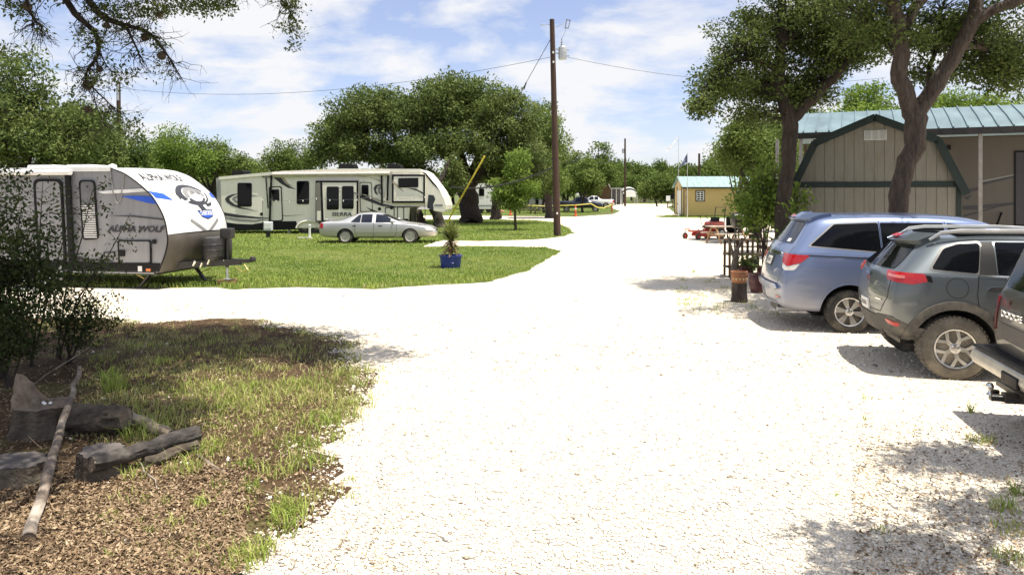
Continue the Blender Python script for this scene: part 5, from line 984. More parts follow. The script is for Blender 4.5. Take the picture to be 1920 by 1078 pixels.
for pts, m in (([(1136, 345), (1200, 360), (1300, 405), (1420, 432), (1300, 425), (1190, 385), (1136, 362)], DKVINYL), ([(1136, 330), (1200, 345), (1300, 385), (1400, 410), (1290, 392), (1190, 355)], TANVINYL), ([(1240, 290), (1255, 268), (1290, 262), (1300, 268), (1268, 280), (1258, 305), (1275, 345), (1250, 330)], DKVINYL), ([(1268, 290), (1290, 275), (1300, 285), (1285, 310), (1300, 345), (1275, 325)], GRVINYL), ([(1100, 202), (1200, 210), (1300, 245), (1290, 232), (1180, 205)], TANVINYL), ([(1300, 430), (1400, 436), (1500, 436), (1640, 430), (1500, 428)], DKVINYL)):
    decal('swoosh_decal', [f_(*p) for p in pts], -.019, m, fw)
for pts, m in (([(985, 285), (1060, 300), (1128, 330), (1128, 345), (1060, 318)], GRVINYL),): decal('swoosh_decal', [f_(*p) for p in pts], y1-.002, m, s1)
for pts, m in (([(1388, 232), (1430, 270), (1475, 322), (1430, 290), (1388, 255)], TANVINYL), ([(1500, 290), (1560, 296), (1628, 330), (1628, 345), (1570, 312)], DKVINYL)): decal('swoosh_decal', [f_(*p) for p in pts], -.215, m, s2)
decal('nose_band', [f_(*p) for p in ((1640, 440), (1650, 340), (1690, 345), (1702, 375), (1685, 410), (1690, 460))], -.006, DKVINYL, fw)
for (a0, b0, a1, b1) in ((1325, 435, 1396, 520), (1416, 432, 1468, 530)): framed('storage_hatch', roundpoly([f_(a0, b1), f_(a1, b1), f_(a1, b0), f_(a0, b0)], .06), -.003, fw, BLACK, CREAM, w=.04, t=.02, sub='hatch_panel')
for (x_, y_) in ((401, 485), (1284, 447), (1374, 440)): c = f_(x_, y_); MB().lathe([(.09, 0), (.08, .03), (.02, .035)], 14, c=(c[0], 0, c[1]), axis='y').build('utility_port', BLACK, fw)
for (x_) in (720, 812):
    c = f_(x_, 607); w = MB().lathe([(.14, -.2), (.36, -.2), (.4, -.15), (.4, -.03), (.36, .01), (.14, .01)], 24, c=(c[0], .1, .4), axis='y').build('wheel', RUBBER, fw, smooth=True); MB().lathe([(.02, .03), (.08, .03), (.2, .005)], 16, c=(c[0], .1, .4), axis='y').build('rim', GREYSK, w, smooth=True)
fd = resample([f_(*p) for p in ((664, 590), (680, 560), (715, 540), (760, 535), (800, 538), (828, 560), (836, 590))], 4); MB().tube([(x, -.03, z) for x, z in fd], .07, 6).build('fender', CREAM, fw, smooth=True)
for (xa, ya, xb, yb, y0, d) in ((128, 195, 240, 155, .8, 1.), (940, 150, 1072, 106, .8, 1.), (1310, 150, 1426, 106, .8, 1.)):
    p0, p1 = f_(xa, ya), f_(xb, yb); MB().prism(roundpoly([(p0[0], p0[1]-.1), (p1[0], p0[1]-.1), (p1[0]-.1, p1[1]), (p0[0]+.1, p1[1])], .1), 'y', .7, 1.7).build('air_conditioner', BLACK, fw, bevel=.02)
MB().box(f_(1500, 500)[0]-.1, f_(1500, 500)[0]+.08, .3, 2.1, .25, f_(1500, 440)[1]).build('front_bulkhead', BLACK, fw)
for x_ in (1540, 1690): c = f_(x_, 480); MB().box(c[0]-.05, c[0]+.05, .4, .5, .02, c[1]+.1).build('landing_leg', BLKMET, fw)
for x_ in (590, 980): c = f_(x_, 600); MB().box(c[0]-.05, c[0]+.05, .3, .4, .02, .6).build('stabiliser_leg', GALV, fw)
# string lights hung in front
p0, p1 = PF(500, 373), PF(800, 368)
sl_ = thing('string_lights', 'thin string of small bulbs hanging along the fifth wheel trailer', 'string lights', (PF.O[0], PF.O[1], 0), PF.a)
pts = []
for i in range(25): s = i/24; pts.append((p0[0]+(p1[0]-p0[0])*s, -.55, p0[1]+(p1[1]-p0[1])*s-.12*abs(math.sin(s*PI*3))))
MB().tube(pts, .008, 4).build('cord', GRVINYL, sl_)
for i in range(0, 25, 2): x, y, z = pts[i]; MB().lathe([(.01, .0), (.03, -.05), (.025, -.09), (.005, -.11)], 8, c=(x, y, z)).build('bulb', CLEARL, sl_)
for i in (0, 24): x, y, z = pts[i]; MB().tube([(x, y, 0), (x, y, z)], .012, 5).build('stake', BLKMET, sl_)
# power pedestal and standpipe
gx, gy = G(503, 446.5); t = thing('power_pedestal', 'small white electric pedestal in front of the fifth wheel door', 'pedestal', (gx, gy, 0)); MB().box(-.09, .09, -.06, .06, 0, .4).build('post', BLKMET, t); MB().box(-.2, .2, -.11, .11, .36, .8).build('cabinet', mat('pale_grey_enamel', (.6, .63, .66), .5), t, bevel=.02); MB().box(-.17, .17, -.13, -.112, .45, .74).build('cover', PAPER, t, bevel=.01)
gx, gy = G(580.5, 448); t = thing('standpipe', 'white standpipe on a slab left of the silver sedan', 'standpipe', (gx, gy, 0)); MB().tube([(0, 0, 0), (0, 0, .62)], .055, 10).build('pipe', PAPER, t, smooth=True); MB().box(-.55, .12, -.15, .15, .006, .07).build('slab', mat('pale_concrete', (.5, .48, .45), .9), t); MB().lathe([(.07, 0), (.07, .05), (.02, .07)], 10, c=(0, 0, .62)).build('cap', PAPER, t)

# distant trailers behind the oak trunk
def back_rv(label, u0, u1, vt, vb, Y, wins, m):
    x0 = (u0-960)/F*Y; t = thing('trailer', label, 'trailer', (x0, Y, 0)); w = (u1-u0)/F*Y; zt = H-(vt-VH)/F*Y; zb = H-(vb-VH)/F*Y
    MB().prism(roundpoly(rect(0, w, max(.3, zb), zt), .25), 'y', 0, 2.4).build('body', m, t); MB().box(0, w, -.02, .0, zb+.35, zb+.42).build('stripe', DKVINYL, t)
    for (a, c, d, e) in wins: framed('window', roundpoly([((a-u0)/F*Y, H-(e-VH)/F*Y), ((c-u0)/F*Y, H-(e-VH)/F*Y), ((c-u0)/F*Y, H-(d-VH)/F*Y), ((a-u0)/F*Y, H-(d-VH)/F*Y)], .1), -.003, t, BLACK, GLASS, w=.06, sub='pane')
    for k in (.35, .5): MB().lathe([(.1, -.2), (.36, -.2), (.36, 0), (.1, 0)], 16, c=(w*k, .1, .37), axis='y').build('wheel', RUBBER, t)
    MB().box(.2, w-.2, .2, 2.2, .5, max(.31, zb)+.02).build('chassis', BLKMET, t)
back_rv('white trailer glimpsed behind the big oak trunk', 866, 936, 344, 392, 82, [(898, 908, 354, 368)], WHITE)
back_rv('grey white trailer half hidden behind the young tree', 975, 1040, 362, 393, 92, [(985, 992, 372, 382), (1004, 1010, 370, 384)], AWSIDE)
# ------------------------------------------------------------------ vehicles
def paint(name, col, metal=.45, rough=.33, dust_and_reflection=(.42, .36, .27), dz=(.25, .95), damt=.55):
    m = bpy.data.materials.new(name); m.use_nodes = True; t = m.node_tree; b = t.nodes['Principled BSDF']; L = t.links.new
    tcn = t.nodes.new('ShaderNodeTexCoord'); sp_ = t.nodes.new('ShaderNodeSeparateXYZ'); L(tcn.outputs['Object'], sp_.inputs[0])
    n = t.nodes.new('ShaderNodeTexNoise'); n.inputs['Scale'].default_value = 3.5; n.inputs['Detail'].default_value = 7; L(tcn.outputs['Object'], n.inputs[0])
    r = t.nodes.new('ShaderNodeMapRange'); r.inputs[1].default_value = dz[1]; r.inputs[2].default_value = dz[0]; r.inputs[4].default_value = 1; L(sp_.outputs[2], r.inputs[0])
    mu = t.nodes.new('ShaderNodeMath'); mu.operation = 'MULTIPLY'; L(r.outputs[0], mu.inputs[0]); L(n.outputs[0], mu.inputs[1])
    m2 = t.nodes.new('ShaderNodeMath'); m2.operation = 'MULTIPLY_ADD'; L(mu.outputs[0], m2.inputs[0]); m2.inputs[1].default_value = damt*1.6; m2.inputs[2].default_value = .05; m2.use_clamp = True
    mx_ = t.nodes.new('ShaderNodeMix'); mx_.data_type = 'RGBA'; L(m2.outputs[0], mx_.inputs[0]); mx_.inputs[6].default_value = (*col, 1); mx_.inputs[7].default_value = (*dust_and_reflection, 1); L(mx_.outputs[2], b.inputs['Base Color'])  # dusty tan low down; on the van it also paints in reflected gravel
    r2 = t.nodes.new('ShaderNodeMapRange'); r2.inputs[3].default_value = rough; r2.inputs[4].default_value = .8; L(m2.outputs[0], r2.inputs[0]); L(r2.outputs[0], b.inputs['Roughness'])
    r3 = t.nodes.new('ShaderNodeMapRange'); r3.inputs[3].default_value = metal; r3.inputs[4].default_value = 0; L(m2.outputs[0], r3.inputs[0]); L(r3.outputs[0], b.inputs['Metallic'])
    r4 = t.nodes.new('ShaderNodeMapRange'); r4.inputs[3].default_value = .9; r4.inputs[4].default_value = .0; L(m2.outputs[0], r4.inputs[0]); L(r4.outputs[0], b.inputs['Coat Weight']); b.inputs['Coat Roughness'].default_value = .06
    return m
def st(x, Wd, zb, zbelt, yr, zr, zm=None, crown=.02):      # one half cross-section; x = (low, mid, belt, roof)
    zm = zm or (zb+zbelt)/2+.06; x0, x1, x2, x3 = x if hasattr(x, '__len__') else (x,)*4
    zs = zbelt+(zr-zbelt)*.1
    return [(x0, 0, zb), (x0, .84*Wd, zb), (x0*.6+x1*.4, .965*Wd, zb+.09), (x1, Wd, zm), (x2, .975*Wd, zbelt), (x2+(x3-x2)*.12, .945*Wd if zr-zbelt > .2 else .9*Wd, zs), (x3-(x3-x2)*.08, yr, zr-.075*min(1, (zr-zbelt)*3)), (x3, yr*.82, zr-.018), (x3, 0, zr+crown)]
class Car:
    def __init__(s, name, label, loc, rz, stations, wells, pm, cat, level=3, bulge=(.05, .05), crease=.35):
        s.t = thing(name, label, cat, loc, rz); s.pm = pm
        K = 9; n = len(stations); vs = []; idx = {}
        def vid(i, k, side):
            if k in (0, 8): side = 0
            key = (i, k, side)
            if key not in idx: x, y, z = stations[i][k]; idx[key] = len(vs); vs.append((x, y*(side if side else 1) if k not in (0, 8) else 0, z))
            return idx[key]
        fs = []
        for i in range(n-1):
            for k in range(K-1):
                fs.append((vid(i, k, 1), vid(i+1, k, 1), vid(i+1, k+1, 1), vid(i, k+1, 1))); fs.append((vid(i, k+1, -1), vid(i+1, k+1, -1), vid(i+1, k, -1), vid(i, k, -1)))
        cre = []
        for i, bl, sg in ((0, bulge[0], -1), (n-1, bulge[1], 1)):
            rows = []
            for k in range(1, 8):
                x, y, z = stations[i][k]; row = [vid(i, k, -1)]
                for c in (-.5, 0, .5): vs.append((x+sg*bl*(1 if c == 0 else .72), y*c, z)); row.append(len(vs)-1)
                row.append(vid(i, k, 1)); rows.append(row)
            for a in range(6):
                for c in range(4):
                    f = (rows[a][c], rows[a][c+1], rows[a+1][c+1], rows[a+1][c]); fs.append(f if sg > 0 else f[::-1])
            b0, t0 = vid(i, 0, 0), vid(i, 8, 0)
            for row, cc, fl in ((rows[0], b0, 1), (rows[6], t0, -1)):
                # middle vertex of the row merges towards the centre-line vertex
                for q_ in ((row[0], cc, row[1]), (row[1], cc, row[2]), (row[2], cc, row[3]), (row[3], cc, row[4])):
                    f = q_ if fl*sg > 0 else q_[::-1]; fs.append(f)
            for k in range(1, 7): cre += [(vid(i, k, 1), vid(i, k+1, 1)), (vid(i, k, -1), vid(i, k+1, -1))]
        me = bpy.data.meshes.new('cage'); me.from_pydata(vs, [], fs); 
        bm = bmesh.new(); bm.from_mesh(me); bmesh.ops.recalc_face_normals(bm, faces=bm.faces); bm.to_mesh(me); bm.free()
        at = me.attributes.new('crease_edge', 'FLOAT', 'EDGE'); cs = {tuple(sorted(c)) for c in cre}
        belt = {tuple(sorted((vid(i, 4, sd), vid(i+1, 4, sd)))) for i in range(n-1) for sd in (1, -1)}
        for e in me.edges:
            kk = tuple(sorted(e.vertices)); at.data[e.index].value = crease if kk in cs else (.35 if kk in belt else 0)
        ob = bpy.data.objects.new('cage', me); C.objects.link(ob); md = ob.modifiers.new('s', 'SUBSURF'); md.levels = md.render_levels = level
        dg = bpy.context.evaluated_depsgraph_get(); m1 = bpy.data.meshes.new_from_object(ob.evaluated_get(dg))
        s.bvh = BVHTree.FromPolygons([tuple(v.co) for v in m1.vertices], [tuple(p.vertices) for p in m1.polygons])
        cb = MB()
        for (wx, wz, wr, win) in wells:
            for sd in (1, -1):
                pr = [(wx+wr*math.cos(a), wz+wr*math.sin(a)) for a in np.linspace(0, 2*PI, 40, endpoint=False)]
                cb.prism(pr, 'y', *((win*sd, 1.6*sd) if sd > 0 else (1.6*sd, win*sd)))
        cut = cb.build('cut', DARKIN); ob.data.materials.clear(); ob.data.materials.append(pm)
        bo = ob.modifiers.new('b', 'BOOLEAN'); bo.object = cut; bo.operation = 'DIFFERENCE'; bo.solver = 'EXACT'; bo.material_mode = 'TRANSFER'
        dg = bpy.context.evaluated_depsgraph_get(); m2 = bpy.data.meshes.new_from_object(ob.evaluated_get(dg))
        bpy.data.objects.remove(cut); bpy.data.objects.remove(ob)
        m2.shade_smooth(); m2.set_sharp_from_angle(angle=R(38)); s.body = bpy.data.objects.new('body', m2); C.objects.link(s.body); s.body.parent = s.t
    def pan(s, name, phi, poly, m, off=.004, grid=.08, thick=0., parent=None): return wrap(name, poly, s.bvh, R(phi), m, parent or s.t, off, grid, thick)
    def both(s, name, poly, m, off=.004, grid=.08, thick=0., parent=None):
        a = s.pan(name, 90, poly, m, off, grid, thick, parent); s.pan(name, -90, [(-p[0], p[1]) for p in poly], m, off, grid, thick, parent); return a
    def seam(s, pts, w=.009, phi=90, m=None, name='panel_gap', off=.0025):
        out = [];
        for i in range(len(pts)):
            a = Vector(pts[max(i-1, 0)]); b = Vector(pts[min(i+1, len(pts)-1)]); d = (b-a).normalized(); n = Vector((-d.y, d.x))*w/2; out.append((Vector(pts[i])+n, Vector(pts[i])-n))
        pl = [tuple(p[0]) for p in out]+[tuple(p[1]) for p in reversed(out)]
        return s.pan(name, phi, pl, m or DARKIN, off, .06)
    def arch(s, wx, wz, r0, r1, m, a0=0, a1=180, off=.018, thick=.01, name='arch_trim'):
        n = 18; pl = [(wx+r0*math.cos(R(a0+(a1-a0)*i/n)), wz+r0*math.sin(R(a0+(a1-a0)*i/n))) for i in range(n+1)]+[(wx+r1*math.cos(R(a1+(a0-a1)*i/n)), wz+r1*math.sin(R(a1+(a0-a1)*i/n))) for i in range(n+1)]
        return s.both(name, pl, m, off, .07, thick)
    def wheel(s, x, y, r, w, rr_, spokes, tm, rm=None, kind='y', side=-1, tread=0):
        # built around its own centre, outer face towards -y; turned for the other side
        c = thing('wheel', None, None, (x, y, r)); c.parent = s.t; 
        bpy.data.objects.remove(c)
        hub = MB().lathe([(rr_*.98, -w*.9), (rr_*.98, -w*.08), (rr_*.8, -w*.3), (.02, -w*.34)], 30, axis='y').build('wheel', DARKIN, s.t, smooth=True)
        prof = [(rr_*.97, -w), (rr_*1.02, -w*1.0), (r*.9, -w*1.02), (r*.975, -w*.97), (r, -w*.86), (r, -w*.16), (r*.975, -w*.05), (r*.9, .005), (rr_*1.1, .012), (rr_*1.01, .0), (rr_*.98, -.02)]
        b = MB().lathe(prof, 48, axis='y')
        if tread:
            for k in range(44):
                a = 2*PI*k/44; a2 = a+.085
                for (y0, y1, sh) in ((-.0, -w*.28, 0), (-w*.36, -w*.64, .05), (-w*.72, -w, 0)):
                    ra, rb = r*.985, r+tread; vs = []
                    for rad in (ra, rb):
                        for ang in (a+sh, a2+sh):
                            for yy in (y0, y1): vs.append((rad*math.cos(ang), -(-yy)*-1*-1 if False else yy*-1, rad*math.sin(ang)))
                    b.add(vs, [(4, 5, 7, 6), (0, 4, 6, 2), (1, 3, 7, 5), (0, 1, 5, 4), (2, 6, 7, 3)])
        b.build('tyre', tm, hub, smooth=True, angle=35)
        rb_ = MB().lathe([(rr_*.99, -.03), (rr_*1.0, .004), (rr_*.97, .012), (rr_*.91, .004), (rr_*.89, -.05)], 40, axis='y')
        def spoke(a, wa, wb, r0, r1, d0, d1, th=.03):
            ca, sa = math.cos(a), math.sin(a); px, pz = -sa, ca
            q_ = [(r0*ca-px*wa, -d0, r0*sa-pz*wa), (r0*ca+px*wa, -d0, r0*sa+pz*wa), (r1*ca+px*wb, -d1, r1*sa+pz*wb), (r1*ca-px*wb, -d1, r1*sa-pz*wb)]
            q2 = [(p[0]*.995, p[1]+th, p[2]*.995) for p in q_]; rb_.add(q_+q2, [(3, 2, 1, 0), (4, 5, 6, 7), (0, 1, 5, 4), (1, 2, 6, 5), (2, 3, 7, 6), (3, 0, 4, 7)])
        def yspoke(a, sp, r0, rm_, r1, w0, w1, d0, d1):
            spoke(a, w0, w0*.9, r0, rm_*1.05, d0, (d0+d1)/2, .035)
            for sg in (-1, 1):
                a1 = a+sg*sp; m0 = (rm_*.92*math.cos(a), rm_*.92*math.sin(a)); e = (r1*math.cos(a1), r1*math.sin(a1)); dx_, dz_ = e[0]-m0[0], e[1]-m0[1]; ln = math.hypot(dx_, dz_); px, pz = -dz_/ln, dx_/ln
                q_ = [(m0[0]-px*w0*.62, -(d0+d1)/2, m0[1]-pz*w0*.62), (m0[0]+px*w0*.62, -(d0+d1)/2, m0[1]+pz*w0*.62), (e[0]+px*w1, -d1, e[1]+pz*w1), (e[0]-px*w1, -d1, e[1]-pz*w1)]
                q2 = [(p[0], p[1]+.03, p[2]) for p in q_]; rb_.add(q_+q2, [(3, 2, 1, 0), (4, 5, 6, 7), (0, 1, 5, 4), (1, 2, 6, 5), (2, 3, 7, 6), (3, 0, 4, 7)])
        if kind == 'y':
            for k in range(5): yspoke(2*PI*k/5+PI/2, .36, rr_*.12, rr_*.5, rr_*.93, rr_*.11, rr_*.085, -.012, .0)
        elif kind == 'pair':
            for k in range(6):
                for sg in (-.13, .13): spoke(2*PI*k/6+sg+.2, rr_*.05, rr_*.105, rr_*.15, rr_*.93, -.02, -.002)
        else:
            for k in range(12): spoke(2*PI*k/12, rr_*.045, rr_*.085, rr_*.25, rr_*.9, -.005, -.004)
            rb_.lathe([(rr_*.95, -.02), (rr_*.95, .0), (rr_*.88, .006), (rr_*.86, -.01)], 30, axis='y')
        rb_.lathe([(rr_*.26, -.06), (rr_*.26, -.012), (rr_*.2, -.004), (rr_*.13, -.002), (.004, .0)], 20, axis='y')
        ro = rb_.build('rim', rm or ALLOY, hub, smooth=True, angle=30)
        for k in range(5): a = 2*PI*k/5+.3; MB().lathe([(.011, -.02), (.011, .004), (.004, .008)], 6, c=(rr_*.19*math.cos(a), 0, rr_*.19*math.sin(a)), axis='y').build('lug_nut', CHROME, ro)
        hub.location = (x, y, r); hub.rotation_euler = (0, random.uniform(0, .5), 0 if side < 0 else PI)
        return hub
# --- blue minivan
VB = paint('steel_blue_paint', (.14, .195, .355), .4, .28, (.38, .35, .30), (.2, 1.0), .6)
van = Car('minivan', 'steel blue minivan parked nose in before the barn shed', (5.33, 12.34, 0), R(-8), [
    st((-.94, -.99, -.84, -.50), .90, .36, 1.22, .62, 1.77), st((-.86, -.88, -.72, -.38), .975, .30, 1.22, .70, 1.805), st((-.5, -.5, -.4, -.1), .995, .28, 1.21, .74, 1.825), st(.35, 1.0, .27, 1.19, .77, 1.84), st(1.1, 1.0, .27, 1.16, .78, 1.84), st((1.9, 1.9, 1.85, 1.75), 1.0, .27, 1.13, .77, 1.81),
    st((2.5, 2.5, 2.45, 2.2), 1.0, .27, 1.10, .72, 1.745), st((3.1, 3.1, 3.1, 3.02), .99, .27, 1.08, .70, 1.22), st((3.5, 3.5, 3.45, 3.4), .97, .28, 1.0, .70, 1.10), st((3.9, 3.9, 3.85, 3.8), .9, .3, .88, .62, .95), st((4.05, 4.08, 4.02, 3.98), .78, .34, .72, .5, .76)],
    [(0, .33, .43, .62), (3.0, .33, .43, .62)], VB, 'minivan', bulge=(.09, .1))
T = van
for s_ in (-1, 1): T.wheel(0, s_*.965, .335, .22, .225, 6, RUBBER, kind='pair', side=s_); T.wheel(3.0, s_*.965, .335, .22, .225, 6, RUBBER, kind='pair', side=s_)
wpoly = roundpoly([(-.56, 1.345), (-.17, 1.672), (.47, 1.70), (.47, 1.262)], .03); T.both('side_window', [(p[0]-.0, p[1]) for p in roundpoly([(-.6, 1.33), (-.19, 1.69), (.47, 1.715), (.47, 1.245)], .03)], GRVINYL, .002, .08); T.both('side_window', wpoly, GLASS, .006, .08)
T.both('side_window', roundpoly([(.5, 1.258), (.5, 1.70), (1.42, 1.70), (1.42, 1.225)], .02), GLASS, .006); T.both('side_window', roundpoly([(1.47, 1.222), (1.47, 1.70), (2.05, 1.62), (2.42, 1.30), (2.5, 1.2)], .03), GLASS, .006)
T.both('door_track', [(-.62, 1.205), (.46, 1.165), (.46, 1.145), (-.62, 1.187)], DARKIN, .004)
for pts in ([(.485, 1.8), (.485, 1.2), (.47, .8), (.50, .40)], [(1.445, 1.78), (1.445, 1.2), (1.43, .4)], [(2.45, 1.15), (2.42, .75), (2.35, .4)], [(.5, .40), (1.43, .40), (2.35, .40)]): T.seam(pts)
T.seam([(-.86, 1.0), (-.6, .985), (-.3, .97)], .006, m=GRVINYL)
rg_ = roundpoly([(-.66, 1.36), (-.56, 1.70), (.56, 1.70), (.66, 1.36)], .08); T.pan('rear_window', 0, rg_, GLASSB, .006, .1)
T.pan('spoiler', 0, roundpoly([(-.62, 1.71), (-.6, 1.79), (.6, 1.79), (.62, 1.71)], .03), VB, .06, .12, .02); T.pan('brake_lamp', 0, rect(-.12, .12, 1.735, 1.76), REDL, .064, .1)
T.seam([(-.78, 1.32), (-.80, 1.0), (-.64, .72), (.64, .72), (.80, 1.0), (.78, 1.32)], .01, 0)
for sg in (-1, 1):
    ph = 45*sg
    def md(pl): return [(sg*p[0], p[1]) for p in pl]
# tail lamps wrapping the corners: seen along the diagonals
def tail(T, phi, red, clear):
    a = T.pan('tail_lamp', phi, red, REDL, .014, .05, .012); 
    if clear: T.pan('reversing_lamp', phi, clear, CLEARL, .011, .05, .01)
# diagonal lateral coordinate t = x*sin(phi) - y*cos(phi)
for phi in (40, -40):
    s_ = 1 if phi > 0 else -1
    cx = (-.80*math.sin(R(40))+.86*math.cos(R(40)))
    r_ = [(cx-.26, 1.21), (cx+.22, 1.20), (cx+.13, 1.08), (cx-.04, 1.02), (cx-.2, 1.07)]; c_ = [(cx-.2, 1.065), (cx-.04, 1.015), (cx+.12, 1.07), (cx+.06, .965), (cx-.08, .955), (cx-.17, .985)]
    tail(T, phi, roundpoly([(s_*p[0], p[1]) for p in r_], .03), roundpoly([(s_*p[0], p[1]) for p in c_], .025))
T.pan('chrome_strip', 0, roundpoly([(-.52, 1.16), (-.5, 1.21), (.5, 1.21), (.52, 1.16)], .02), CHROME, .016, .1, .01)
pl_ = T.pan('plate_recess', 0, roundpoly(rect(-.24, .24, .97, 1.14), .02), DARKIN, .004); T.pan('licence_plate', 0, rect(-.15, .15, .985, 1.12), PAPER, .012, .1, .005); T.pan('plate_band', 0, rect(-.1, .1, 1.03, 1.075), GRVINYL, .015)
T.pan('bumper_shelf', 0, roundpoly([(-.74, .66), (-.6, .715), (.6, .715), (.74, .66), (.6, .62), (-.6, .62)], .03), VB, .05, .1, .03)
T.pan('lower_valance', 0, roundpoly(rect(-.55, .55, .36, .43), .02), BLACK, .006)
T.pan('window_sticker', 0, rect(.38, .52, 1.38, 1.43), PAPER, .010); b = MB().tube([(-.92, .25, 1.36), (-.88, -.1, 1.41)], .012, 6).build('rear_wiper', BLACK, T.t)
T.pan('reflector', 0, rect(.55, .72, .50, .53), REDL, .008); T.pan('reflector', 0, rect(-.72, -.55, .50, .53), REDL, .008)
MB().box(-.92, -.7, -.3, .3, .24, .36).build('exhaust_shield', BLKMET, T.t); MB().tube([(-.98, -.5, .3), (-.7, -.5, .3)], .035, 10).build('exhaust_pipe', GALV, T.t)
T.arch(0, .33, .425, .445, VB, -8, 188, .008, .01, 'arch_lip'); T.arch(3.0, .33, .425, .445, VB, -8, 188, .008, .01, 'arch_lip')
for sg in (-1, 1):
    mr = MB().lathe([(.02, -.1), (.09, -.07), (.1, 0), (.07, .06), (.02, .08)], 12, c=(2.35, sg*1.1, 1.2), axis='x').build('wing_mirror', VB, T.t, smooth=True)
    MB().bar((1.5, sg*1.0, 1.07), (1.72, sg*1.0, 1.07), .03, .03).build('door_handle', VB, T.t, bevel=.008)
# --- grey green compact SUV
JG = paint('grey_green_paint', (.105, .128, .148), .45, .28, (.26, .24, .20), (.3, 1.15), .5)
CLAD = mat('dusty_black_cladding', (.055, .055, .054), .7, var=.2, stain=(.24, .21, .17), samt=.6, sscale=4)
suv = Car('compact_suv', 'grey green compact suv with silver roof rails and dusty wheels', (5.30, 9.41, 0), R(-12), [
    st((-.57, -.68, -.60, -.28), .80, .44, 1.20, .56, 1.575), st((-.50, -.56, -.48, -.14), .89, .40, 1.205, .64, 1.61), st((-.25, -.26, -.2, .08), .925, .40, 1.205, .68, 1.64), st(.45, .93, .36, 1.19, .70, 1.665), st(1.1, .93, .34, 1.17, .71, 1.665), st((1.6, 1.6, 1.55, 1.45), .93, .34, 1.15, .69, 1.63), st((2.1, 2.1, 2.05, 1.85), .93, .35, 1.13, .64, 1.55), st((2.6, 2.6, 2.6, 2.5), .925, .36, 1.1, .66, 1.18), st((3.1, 3.1, 3.05, 3.0), .91, .4, 1.02, .64, 1.09), st((3.5, 3.52, 3.45, 3.4), .84, .42, .9, .58, .97), st((3.62, 3.65, 3.6, 3.55), .72, .46, .75, .46, .79)],
    [(0, .37, .455, .56), (2.7, .37, .455, .56)], JG, 'suv', bulge=(.10, .1))
T = suv
for s_ in (-1, 1): T.wheel(0, s_*.905, .368, .23, .232, 5, DUSTRUB, kind='y', side=s_, tread=.004); T.wheel(2.7, s_*.905, .368, .23, .232, 5, DUSTRUB, kind='y', side=s_, tread=.004)
w1 = [(-.235, 1.275), (-.06, 1.50), (.10, 1.555), (.335, 1.572), (.245, 1.235)]; T.both('window_trim', roundpoly([(-.27, 1.262), (-.08, 1.52), (.10, 1.58), (.36, 1.60), (.265, 1.215)], .05), mat('satin_grey_trim', (.07, .07, .072), .4), .003, .06); T.both('side_window', roundpoly(w1, .04), GLASS, .007, .06)
T.both('pillar_panel', [(.255, 1.225), (.345, 1.585), (.47, 1.59), (.44, 1.215)], BLACK, .005); w2 = [(.45, 1.225), (.49, 1.583), (1.12, 1.585), (1.10, 1.2)]; T.both('side_window', roundpoly(w2, .02), GLASS, .007); T.both('side_window', roundpoly([(1.2, 1.2), (1.2, 1.58), (1.5, 1.54), (1.98, 1.22), (2.0, 1.18)], .03), GLASS, .007)
T.both('belt_trim', [(.24, 1.222), (2.0, 1.172), (2.0, 1.155), (.24, 1.204)], CHROME, .008)
for pts in ([(.245, 1.2), (.225, 1.0), (.235, .88), (.42, .55)], [(1.15, 1.6), (1.15, 1.0), (1.13, .5)], [(2.1, 1.15), (2.08, .8), (2.0, .5)]): T.seam(pts)
T.seam([(.02+.115*math.cos(R(a)), 1.065+.115*math.sin(R(a))) for a in range(0, 370, 12)], .006, name='fuel_flap')
T.arch(0, .37, .45, .545, CLAD, -14, 194, .022, .02, 'arch_cladding'); T.arch(2.7, .37, .45, .545, CLAD, -14, 194, .022, .02, 'arch_cladding')
T.both('sill_cladding', [(.46, .36), (.46, .5), (2.25, .5), (2.25, .36)], CLAD, .012, .1, .01)
hd_ = T.pan('door_handle', 90, roundpoly([(.315, 1.04), (.36, 1.085), (.47, 1.09), (.52, 1.065), (.46, 1.035)], .02), CHROME, .022, .05, .015); T.pan('door_handle', 90, roundpoly([(1.25, 1.03), (1.25, 1.08), (1.45, 1.08), (1.45, 1.03)], .02), CHROME, .022, .05, .015)
rw = roundpoly([(-.63, 1.25), (-.60, 1.34), (-.50, 1.525), (.50, 1.525), (.60, 1.34), (.63, 1.25)], .05); T.pan('rear_window', 0, rw, GLASS, .007, .09)
T.pan('spoiler', 0, roundpoly([(-.55, 1.525), (-.52, 1.60), (.52, 1.60), (.55, 1.525)], .03), JG, .08, .1, .02); T.pan('brake_lamp', 0, rect(-.14, .14, 1.555, 1.575), REDL, .084, .1)
